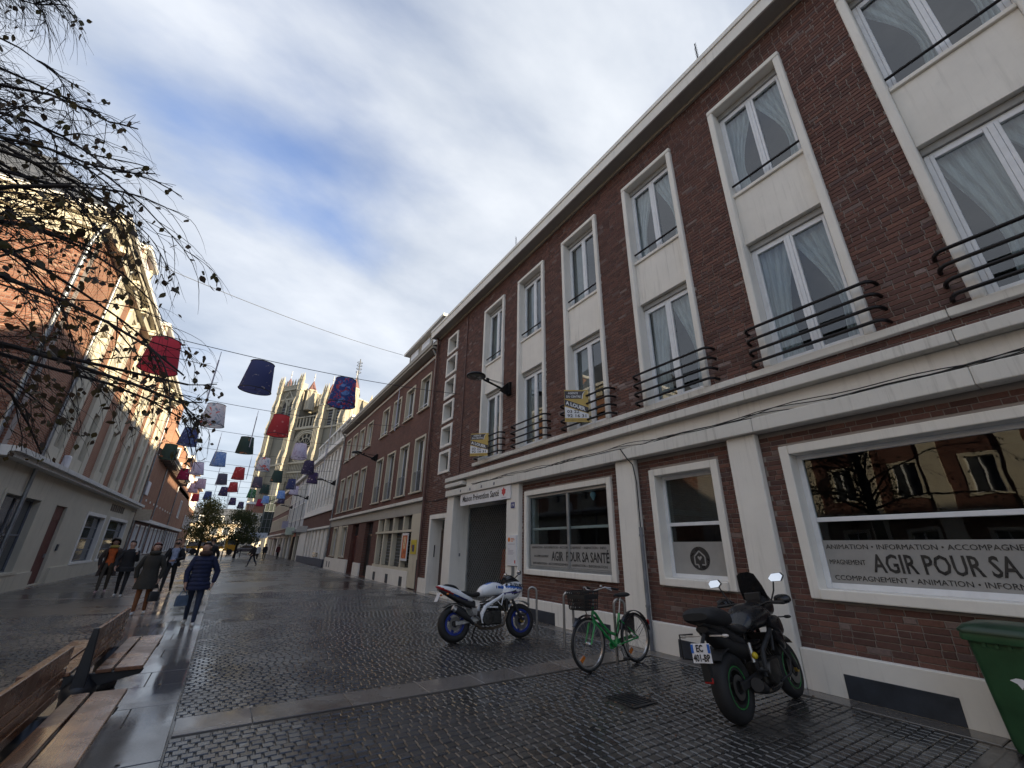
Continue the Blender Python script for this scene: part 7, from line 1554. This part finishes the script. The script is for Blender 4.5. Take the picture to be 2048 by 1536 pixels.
Vv[..., 0] = P[:, None, 0] + s_[:, None]*(lf[None, :, 0]*np.cos(U)[:, None] - lf[None, :, 1]*np.sin(U)[:, None]); Vv[..., 1] = P[:, None, 1] + s_[:, None]*(lf[None, :, 0]*np.sin(U)[:, None] + lf[None, :, 1]*np.cos(U)[:, None]); Vv[..., 2] = P[:, None, 2] + rg.uniform(-0.006, 0.006, (n_, 6))
Fv = (np.array([(0, 1, 2, 3), (0, 3, 4, 5)])[None] + (np.arange(n_)*6)[:, None, None]).reshape(-1, 4)
tag(link('fallen_leaves', nmesh('fallen_leaves', Vv.reshape(-1, 3), Fv, leafmat('fallen_leaf', [(0, (0.09, 0.04, 0.02)), (0.5, (0.16, 0.075, 0.03)), (1, (0.2, 0.12, 0.05))], 0.1))), 'small brown leaves scattered on the wet paving', 'leaves', kind='stuff')
# posts, yellow truck and cars at the far end
for k, (x, y_) in enumerate(((-3.6, 56), (-3.3, 60), (-1.7, 70), (0.0, 63), (0.5, 72), (2.0, 70))):
    m = MB(); m.lathe([(0.05, 0), (0.05, 1.0), (0.06, 1.02), (0.05, 1.1), (0.01, 1.12)], (x, y_, 0), 'z', 10); tag(m.build('bollard', M_CAST, smooth=True), f'slim dark bollard near the far street trees, {ORD[k]} from the left', 'bollard', 'bollards at the street end')
TK = thing('yellow_truck', 'orange-yellow works truck parked beyond the far street trees', 'truck', (-1.6, 88, 0)); M_TY = plain('yellow_truck_paint', (0.60, 0.30, 0.02), 0.35, var=0.1)
m = MB(); m.box(-3.4, 1.6, -1.1, 1.1, 0.9, 1.25); m.build('chassis', M_TY, TK, bev=0.03); m = MB(); m.prism([(1.65, 0.6), (3.3, 0.6), (3.3, 1.5), (3.0, 2.5), (1.65, 2.5)], lambda u, v, w: (u, -1.1+w, v), 2.2); cab = m.build('cab', M_TY, TK, bev=0.08); m = MB(); m.prism([(2.0, 1.55), (3.12, 1.55), (2.9, 2.35), (2.0, 2.35)], lambda u, v, w: (u, -1.115+w, v), 0.01); m.build('cab_window', M_GO, cab)
m = MB(); m.bar((-3.3, 0, 1.4), (1.4, 0, 2.9), 0.4, 0.4); m.build('boom', M_TY, TK, bev=0.03); m = MB(); m.box(-3.3, 1.5, -1.1, 1.1, 1.251, 1.9); m.build('load_bed', plain('grey_truck_bed', (0.25, 0.24, 0.23), 0.6), TK, bev=0.03)
for x in (-2.4, 2.5):
    for s in (-1, 1): m = MB(); m.lathe([(0.1, -0.14), (0.42, -0.14), (0.45, 0), (0.42, 0.14), (0.1, 0.14)], (x, s*1.0, 0.45), 'y', 20); m.build('wheel', M_TYRE, TK, smooth=True)
def car(loc, rz, c, label):
    t = thing('parked_car', label, 'car', loc, rz, 'cars at the street end'); pm = plain('car_'+label.split()[0], c, 0.25, var=0.06, coat=0.5)
    m = MB(); m.prism([(-2.1, 0.3), (2.1, 0.3), (2.15, 0.6), (2.0, 0.85), (1.0, 0.95), (-1.9, 0.98), (-2.15, 0.8)], lambda u, v, w: (u, -0.85+w, v), 1.7); m.build('body', pm, t, bev=0.1, seg=3); m = MB(); m.prism([(-1.75, 0.97), (0.95, 0.94), (0.25, 1.42), (-1.2, 1.45)], lambda u, v, w: (u, -0.72+w, v), 1.44); m.build('cabin', M_GO, t, bev=0.08)
    m = MB(); m.prism([(-1.15, 1.44), (0.2, 1.42), (0.1, 1.48), (-1.05, 1.5)], lambda u, v, w: (u, -0.66+w, v), 1.32); m.build('roof', pm, t, bev=0.02)
    for x in (-1.3, 1.3):
        for s in (-1, 1): m = MB(); m.lathe([(0.1, -0.1), (0.29, -0.1), (0.31, 0), (0.29, 0.1), (0.1, 0.1)], (x, s*0.78, 0.31), 'y', 18); w = m.build('wheel', M_TYRE, t, smooth=True); m = MB(); m.lathe([(0.01, 0), (0.19, 0.0), (0.19, s*0.015), (0.01, s*0.02)], (x, s*0.88, 0.31), 'y', 14); m.build('hubcap', M_SILV, w)
    for s in (-1, 1): m = MB(); m.ball((2.05, s*0.62, 0.68), (0.08, 0.16, 0.08), 8, 6); m.build('headlight', M_SILV, t, smooth=True)
car((-6.5, 101, 0), 0.1, (0.5, 0.5, 0.52), 'silver car parked at the street end left of the yellow truck'); car((3.5, 101, 0), 3.0, (0.08, 0.08, 0.09), 'dark car parked at the street end right of the yellow truck')
# ---------------------------------------------------------------- people
M_SKIN = plain('skin', (0.44, 0.27, 0.20), 0.5, var=0.06, kind='obj'); M_SKIND = plain('deeper_skin', (0.25, 0.14, 0.095), 0.5, var=0.06, kind='obj')
def cloth(name, c): return plain(name, c, 0.85, var=0.2, scale=14, bumps=0.25, bscale=140, kind='obj')
def person(label, loc, heading, H, pose, mats, coat=None, hair=None, scarf=None, hat=None, look=0.0, beard=None):
    """pose: step (forward swing of right leg, radians), armR, armL (swing, elbow bend)"""
    t = thing('person', label, 'person', loc, heading); k = H/1.72
    st = pose.get('step', 0.25); J = {}; E = []
    def add(n, p, r, par=None, mi=0): J[n] = (Vector(p), r, mi); E.append((par, n)) if par else None
    hipz = 0.92 - 0.05*abs(math.sin(st)); fw = 0.04
    add('pel', (0, 0, hipz), 0.125); add('wai', (0, 0.015, hipz+0.15), 0.115, 'pel'); add('che', (0, 0.02, hipz+0.34), 0.135, 'wai'); add('up', (0, 0.015, hipz+0.46), 0.105, 'che'); add('nek', (0, 0.02, hipz+0.55), 0.052, 'up', 1)
    hx = 0.02*math.sin(look); add('hd1', (0, 0.035, hipz+0.63), 0.078, 'nek', 1); add('hd2', (hx, 0.045, hipz+0.70), 0.092, 'hd1', 1); add('hd3', (hx, 0.03, hipz+0.765), 0.078, 'hd2', 1)
    for s, nm in ((1, 'R'), (-1, 'L')):
        sw = st*s; add('hip'+nm, (s*0.085, 0, hipz-0.04), 0.092, 'pel', 2)
        kn = Vector((s*0.095, 0.43*math.sin(sw), hipz-0.04-0.43*math.cos(sw))); add('kne'+nm, kn, 0.062, 'hip'+nm, 2)
        bend = sw - (0.12 if sw > 0 else 0.42)*abs(st)/0.3*0.6; an = kn + Vector((0, 0.41*math.sin(bend), -0.41*math.cos(bend))); an.z = max(an.z, 0.075)
        add('cal'+nm, kn.lerp(an, 0.4), 0.056, 'kne'+nm, 2); add('ank'+nm, an, 0.042, 'cal'+nm, 2); 
        toe = an + Vector((s*0.02, 0.15, -0.045 if an.z < 0.12 else -0.07)); add('hee'+nm, an + Vector((0, -0.02, -0.035)), 0.04, 'ank'+nm, 3); add('toe'+nm, (toe.x, toe.y, max(toe.z, 0.032)), 0.036, 'hee'+nm, 3)
        a, b, out = pose.get('arm'+nm, (-0.3*sw/abs(st or 1), 0.25, 0.12)); add('sho'+nm, (s*0.165, 0.01, hipz+0.44), 0.066, 'up')
        el = Vector((s*(0.19+0.10*out), 0.27*math.sin(a), hipz+0.44-0.27*math.cos(a))); add('elb'+nm, el, 0.046, 'sho'+nm)
        wr = el + Vector((-s*0.25*pose.get('cross'+nm, 0.12), 0.25*math.sin(a+b), -0.25*math.cos(a+b))); add('wri'+nm, wr, 0.030, 'elb'+nm)
        d = (wr-el).normalized(); side = Vector((s, 0, 0)); pal = wr + d*0.06; add('pal'+nm, pal, 0.030, 'wri'+nm, 1)
        acr = d.cross(side).normalized()
        for q, (o, L) in enumerate(((-0.027, 0.060), (-0.009, 0.072), (0.009, 0.068), (0.026, 0.052))):
            f1 = pal + acr*o + d*0.035; f2 = f1 + d*L*0.6 - side*0.012; f3 = f2 + d*L*0.4 - side*0.022
            add(f'f{q}a{nm}', f1, 0.010, 'pal'+nm, 1); add(f'f{q}b{nm}', f2, 0.009, f'f{q}a{nm}', 1); add(f'f{q}c{nm}', f3, 0.008, f'f{q}b{nm}', 1)
        th = wr + d*0.03 - acr*0.03; add('tha'+nm, th, 0.011, 'wri'+nm, 1); add('thb'+nm, th + d*0.04 - acr*0.018 - side*0.008, 0.009, 'tha'+nm, 1)
        J['hand'+nm] = (pal + d*0.08, 0, 0)
    names = [n for n in J if not n.startswith('hand')]; ix = {n: i for i, n in enumerate(names)}
    me = bpy.data.meshes.new('body_skeleton'); me.from_pydata([J[n][0]*k for n in names], [(ix[a], ix[b]) for a, b in E], [])
    o = bpy.data.objects.new('body_skeleton', me); COL.objects.link(o); md = o.modifiers.new('skin', 'SKIN'); md.use_smooth_shade = True; sb = o.modifiers.new('sub', 'SUBSURF'); sb.levels = 1; sb.render_levels = 1
    for n in names:
        sv = me.skin_vertices[0].data[ix[n]]; r = J[n][1]*k; sv.radius = (r, r*0.82 if n in ('pel', 'wai', 'che', 'up') else r); sv.use_root = n == 'pel'
    bpy.context.view_layer.update(); bmesh_me = bpy.data.meshes.new_from_object(o.evaluated_get(bpy.context.evaluated_depsgraph_get())); bpy.data.objects.remove(o)
    bmesh_me.name = 'body'; bmesh_me.materials.clear()
    for m_ in (mats['top'], mats.get('skin', M_SKIN), mats['legs'], mats['shoes']): bmesh_me.materials.append(m_)
    seg = [(np.array(J[a][0])*k, np.array(J[b][0])*k, J[b][2]) for a, b in E]; A = np.array([s[0] for s in seg]); B = np.array([s[1] for s in seg]); MI = np.array([s[2] for s in seg]); AB = B-A; L2 = (AB**2).sum(1)
    for p in bmesh_me.polygons:
        c = np.array(p.center); tt = np.clip(((c-A)*AB).sum(1)/L2, 0, 1); dd = ((c-(A+AB*tt[:, None]))**2).sum(1); p.material_index = int(MI[np.argmin(dd)]); p.use_smooth = True
    body = link('body', bmesh_me, t); hz = hipz
    hc = J['hd2'][0]*k
    # face
    def face_dir(ax, up): a = look; return Vector((math.sin(a+ax)*0.088, math.cos(a+ax)*0.088, up))*k
    for ax in (-0.38, 0.38): m = MB(); m.ball(hc+face_dir(ax, 0.006), 0.0075*k, 8, 6); m.build('eye', M_BLACKT, t, smooth=True)
    m = MB(); f = face_dir(0, 0); m.tube([hc+f*0.95+Vector((0, 0, 0.01*k)), hc+f*1.16+Vector((0, 0, -0.022*k))], [0.008*k, 0.014*k], 6); m.build('nose', mats.get('skin', M_SKIN), t, smooth=True)
    m = MB(); m.tube([hc+face_dir(-0.22, -0.052), hc+face_dir(0, -0.055)*1.04, hc+face_dir(0.22, -0.052)], 0.006*k, 5); m.build('mouth', plain('lips', (0.3, 0.1, 0.09), 0.5), t, smooth=True)
    for s in (-1, 1): m = MB(); m.ball(hc+Vector((s*0.092*math.cos(look), -s*0.092*math.sin(look), 0))*k, (0.014*k, 0.022*k, 0.03*k), 8, 6); m.build('ear', mats.get('skin', M_SKIN), t, smooth=True)
    if hair:
        c, size, low = hair[:3]; rgh = np.random.default_rng(len(label)); rings = []; n = 26; NR = 11
        lump = rgh.normal(0, 0.02, (NR, n)); lump = (lump + np.roll(lump, 1, 1) + np.roll(lump, -1, 1))/3
        for i in range(NR):
            ring = []
            for j in range(n):
                a = 2*PI*j/n; fr = (1+math.sin(a+look))/2; fr = min(1, max(0, (fr-0.35)/0.4)); fr = fr*fr*(3-2*fr)
                th = (i/(NR-1))*((PI*0.5+low*1.6)*(1-fr) + 0.90*fr); k2 = size*(1+lump[i, j]) * (1.0 if th < 1.6 else 1.0+0.10*(th-1.6))
                r = math.sin(min(th, PI*0.55)) ; z = math.cos(th) if th < 1.57 else -(th-1.57)*1.15
                ring.append(hc + Vector((0.092*k2*r*math.cos(a), -0.014+0.100*k2*r*math.sin(a), 0.016+0.104*k2*z))*k)
            rings.append(ring)
        m = MB(); m.ring_loft(rings, True, False); m.build('hair', c, t, smooth=True, fix=True)
    if hat: m = MB(); m.lathe([(0.11*k, -0.02*k), (0.118*k, 0.0), (0.108*k, 0.05*k), (0.07*k, 0.085*k), (0.002, 0.095*k)], hc+Vector((0, -0.012, 0.035))*k, 'z', 18); m.build('hat', hat, t, smooth=True)
    if beard: m = MB(); m.ball(hc+face_dir(0, -0.055)*0.75, (0.07*k, 0.05*k, 0.045*k), 10, 7); m.build('beard', beard, t, smooth=True)
    if scarf: m = MB(); m.torus(Vector((0, 0.035, hz+0.56))*k, 0.085*k, 0.048*k, 'z', 18, 8, 1.1); m.build('scarf', scarf, t, smooth=True)
    if coat:
        cm, hem, flare, opn = coat[:4]; quilt = len(coat) > 4; n = 30; m = MB(); rings = []
        prof = ((hz+0.545, 0.07, 0.07), (hz+0.50, 0.135, 0.095), (hz+0.455, 0.182, 0.128), (hz+0.34, 0.190, 0.150), (hz+0.16, 0.172+flare*0.1, 0.146), (hz-0.02, 0.185+flare*0.35, 0.162+flare*0.3), (hem+0.12, 0.205+flare*0.75, 0.175+flare*0.8), (hem, 0.21+flare, 0.18+flare))
        pz = np.array([q[0] for q in prof])[::-1]; NZ = 44
        for zi in range(NZ+1):
            z = prof[0][0] + (hem-prof[0][0])*zi/NZ; rx = float(np.interp(z, pz, np.array([q[1] for q in prof])[::-1])); ry = float(np.interp(z, pz, np.array([q[2] for q in prof])[::-1]))
            if quilt and z < hz+0.44: b_ = 0.016*abs(math.sin((z-hem)*PI/0.085)); rx += b_; ry += b_
            ring = []
            for j in range(n):
                a = PI/2 + opn + (2*PI-2*opn)*j/(n-1); w = 1+0.035*math.sin(7*a+z*9)*(1 if z < hz else 0.45) + 0.012*math.sin(15*a-z*21)
                ring.append(Vector((rx*math.cos(a)*w, 0.012+ry*math.sin(a)*w, z))*k)
            rings.append(ring)
        m.ring_loft(rings, opn < 0.02, False)
        m.build('coat', cm, t, smooth=True, fix=False)
        for nm in 'RL':
            a, b, c = (J[q+nm][0]*k for q in ('sho', 'elb', 'wri')); m = MB(); m.tube([a+Vector((-0.05*(1 if nm == 'R' else -1), 0, 0.035))*k, a+Vector((0.0, 0, 0.012))*k, a.lerp(b, 0.25), a.lerp(b, 0.6), b, b.lerp(c, 0.5), c-(c-b)*0.08], [0.045*k, 0.07*k, 0.072*k, 0.066*k, 0.061*k, 0.054*k, 0.046*k], 14); m.build('sleeve', cm, t, smooth=True)
    return t, J, k
def hand_world(t, J, k, nm): 
    M_ = Matrix.Translation(t.location) @ Matrix.Rotation(t.rotation_euler.z, 4, 'Z'); return M_ @ (J['hand'+nm][0]*k)
C_NAVY = cloth('navy_puffer', (0.013, 0.019, 0.056)); C_JEAN = cloth('dark_jeans', (0.022, 0.034, 0.07)); C_OLIVE = cloth('dark_olive_coat', (0.034, 0.031, 0.025)); C_RUST = cloth('rust_trousers', (0.20, 0.075, 0.028)); C_BLACK = cloth('black_cloth', (0.013, 0.013, 0.015)); C_ORANGE = cloth('orange_top', (0.50, 0.10, 0.02)); C_KHAKI = cloth('khaki_trousers', (0.062, 0.05, 0.036)); C_SHIRT = cloth('pale_blue_shirt', (0.30, 0.35, 0.48)); C_MUST = cloth('mustard_scarf', (0.34, 0.25, 0.06)); C_BROWN = cloth('brown_coat', (0.05, 0.036, 0.03)); C_WSHOE = plain('white_shoe', (0.6, 0.6, 0.58), 0.5); C_PSHOE = plain('pink_shoe', (0.5, 0.33, 0.35), 0.5); C_BSHOE = plain('black_shoe', (0.02, 0.02, 0.02), 0.4)
H_DARK = plain('dark_hair', (0.018, 0.013, 0.011), 0.5, kind='obj'); H_RED = plain('auburn_hair', (0.13, 0.03, 0.022), 0.5, kind='obj'); H_BRN = plain('brown_hair', (0.045, 0.03, 0.022), 0.5, kind='obj'); C_WHITE = cloth('white_jacket', (0.6, 0.6, 0.6)); C_SCBR = cloth('brown_scarf', (0.06, 0.03, 0.022))
FACE = PI   # walking towards the camera (local +Y points to -Y)
bl = person('woman in navy padded coat and flared jeans with white shoes, walking nearest to the benches', (-0.30, 12.3, 0), FACE-0.05, 1.66, dict(step=-0.24, armR=(0.15, 0.15, 0.7), armL=(-0.1, 0.45, 1.2)), dict(top=C_NAVY, legs=C_JEAN, shoes=C_WSHOE), (C_NAVY, 0.70, 0.03, 0.0, 1), (H_DARK, 1.04, 0.75), C_SCBR, look=0.5)
dk = person('woman in dark knee-length coat and rust trousers carrying a black handbag', (-1.42, 14.5, 0), FACE, 1.62, dict(step=0.12, armR=(-0.05, 0.1, 0.9), armL=(0.05, 0.15, 0.9)), dict(top=C_OLIVE, legs=C_RUST, shoes=C_WSHOE), (C_OLIVE, 0.60, 0.05, 0.0), (H_RED, 1.06, 0.55), C_OLIVE, look=-0.25)
og = person('person in orange top, mustard scarf and open brown coat beside the left shopfront', (-3.27, 21.1, 0), FACE+0.1, 1.72, dict(step=0.16, armR=(-0.1, 0.2, 0.8), armL=(-0.15, 0.2, 0.8)), dict(top=C_ORANGE, legs=C_KHAKI, shoes=C_PSHOE, skin=M_SKIND), (C_BROWN, 0.52, 0.06, 0.75), (H_DARK, 1.5, 0.35), C_MUST, look=0.3)
mn = person('bearded man in pale blue shirt under an open dark jacket', (-1.42, 20.3, 0), FACE-0.05, 1.78, dict(step=0.30, armR=(0.15, 0.2, 0.8), armL=(0.1, 1.25, 0.7), crossL=0.8), dict(top=C_SHIRT, legs=C_BLACK, shoes=C_BSHOE), (C_BLACK, 0.82, 0.03, 0.7), (H_BRN, 0.98, 0.1), None, beard=H_BRN)
ph = person('person in black with a white cup, half hidden behind the dark-coated woman', (-2.55, 19.4, 0), FACE, 1.68, dict(step=-0.2, armR=(0.3, 0.4, 0.9), armL=(0.5, 2.0, 0.4)), dict(top=C_BLACK, legs=C_BLACK, shoes=C_WSHOE), (C_BLACK, 0.75, 0.03, 0.0), (H_DARK, 1.05, 0.4), None, look=0.6)
mb = person('broad man in black jacket walking away behind the woman in navy', (-0.45, 24.5, 0), 0.0, 1.86, dict(step=0.2, armR=(0.1, 0.2, 1.0), armL=(-0.1, 0.2, 1.0)), dict(top=C_BLACK, legs=C_BLACK, shoes=C_BSHOE), (C_BLACK, 0.80, 0.04, 0.0), (H_DARK, 0.97, 0.15), None)
f1 = person('dark figure with bowed head crossing the middle of the street', (2.1, 41.3, 0), 2.2, 1.72, dict(step=0.35, armR=(0.3, 0.6, 0.6), armL=(0.2, 0.6, 0.6)), dict(top=C_BLACK, legs=C_JEAN, shoes=C_BSHOE), (C_BLACK, 0.78, 0.04, 0.0), (H_DARK, 1.0, 0.3), None)
f2 = person('far person in a white jacket by the right shopfronts', (3.3, 57.0, 0), 0.3, 1.66, dict(step=0.25), dict(top=C_WHITE, legs=C_BLACK, shoes=C_WSHOE), (C_WHITE, 0.72, 0.03, 0.0), (H_DARK, 1.0, 0.3), None)
f3 = person('far dark figure standing close to the right shopfronts', (4.05, 58.5, 0), 0.0, 1.70, dict(step=0.08), dict(top=C_BLACK, legs=C_BLACK, shoes=C_BSHOE), (C_BLACK, 0.75, 0.03, 0.0), (H_DARK, 1.0, 0.3), None)
f4 = person('far person in dark red jacket near the lit shop door', (6.1, 66, 0), 0.4, 1.70, dict(step=0.15), dict(top=cloth('dark_red_jacket', (0.12, 0.03, 0.03)), legs=C_BLACK, shoes=C_BSHOE), (cloth('dark_red_jacket', (0.12, 0.03, 0.03)), 0.75, 0.03, 0.0), (H_DARK, 1.0, 0.3), None)
# things people carry
def bag(name, p, w, h, d, mat, label, rz=0.0, strap=0.16):
    t = thing(name, label, 'bag', (p.x, p.y, p.z-strap-h), rz)
    m = MB(); m.ring_loft([rr_ring(w/2*0.95, d/2, 0.0, 0.02), rr_ring(w/2, d/2, h*0.15, 0.03), rr_ring(w/2*0.97, d/2*0.9, h*0.7, 0.03), rr_ring(w/2*0.85, d/2*0.5, h, 0.015)]); m.build('bag_body', mat, t, smooth=True)
    m = MB(); m.tube([(-w*0.3, 0, h*0.95), (-w*0.16, 0, h+strap*0.8), (0, 0, h+strap), (w*0.16, 0, h+strap*0.8), (w*0.3, 0, h*0.95)], 0.009, 6); m.build('handle', mat, t, smooth=True); return t
bag('handbag', hand_world(*dk, 'L'), 0.22, 0.22, 0.10, plain('black_leather', (0.015, 0.015, 0.017), 0.4), 'black leather handbag hanging from the hand of the woman in the dark coat', 0.3)
bag('blue_bag', hand_world(*bl, 'R'), 0.24, 0.20, 0.08, cloth('blue_bag_cloth', (0.09, 0.13, 0.19)), 'grey-blue soft bag in the hand of the woman in navy', 0.4, 0.10)
cp = hand_world(*ph, 'L'); m = MB(); m.lathe([(0.03, -0.06), (0.042, 0.05), (0.044, 0.06), (0.001, 0.062)], cp, 'z', 14); tag(m.build('paper_cup', plain('white_paper', (0.7, 0.7, 0.68), 0.6), smooth=True), 'white paper cup held up by the half hidden person in black', 'cup')
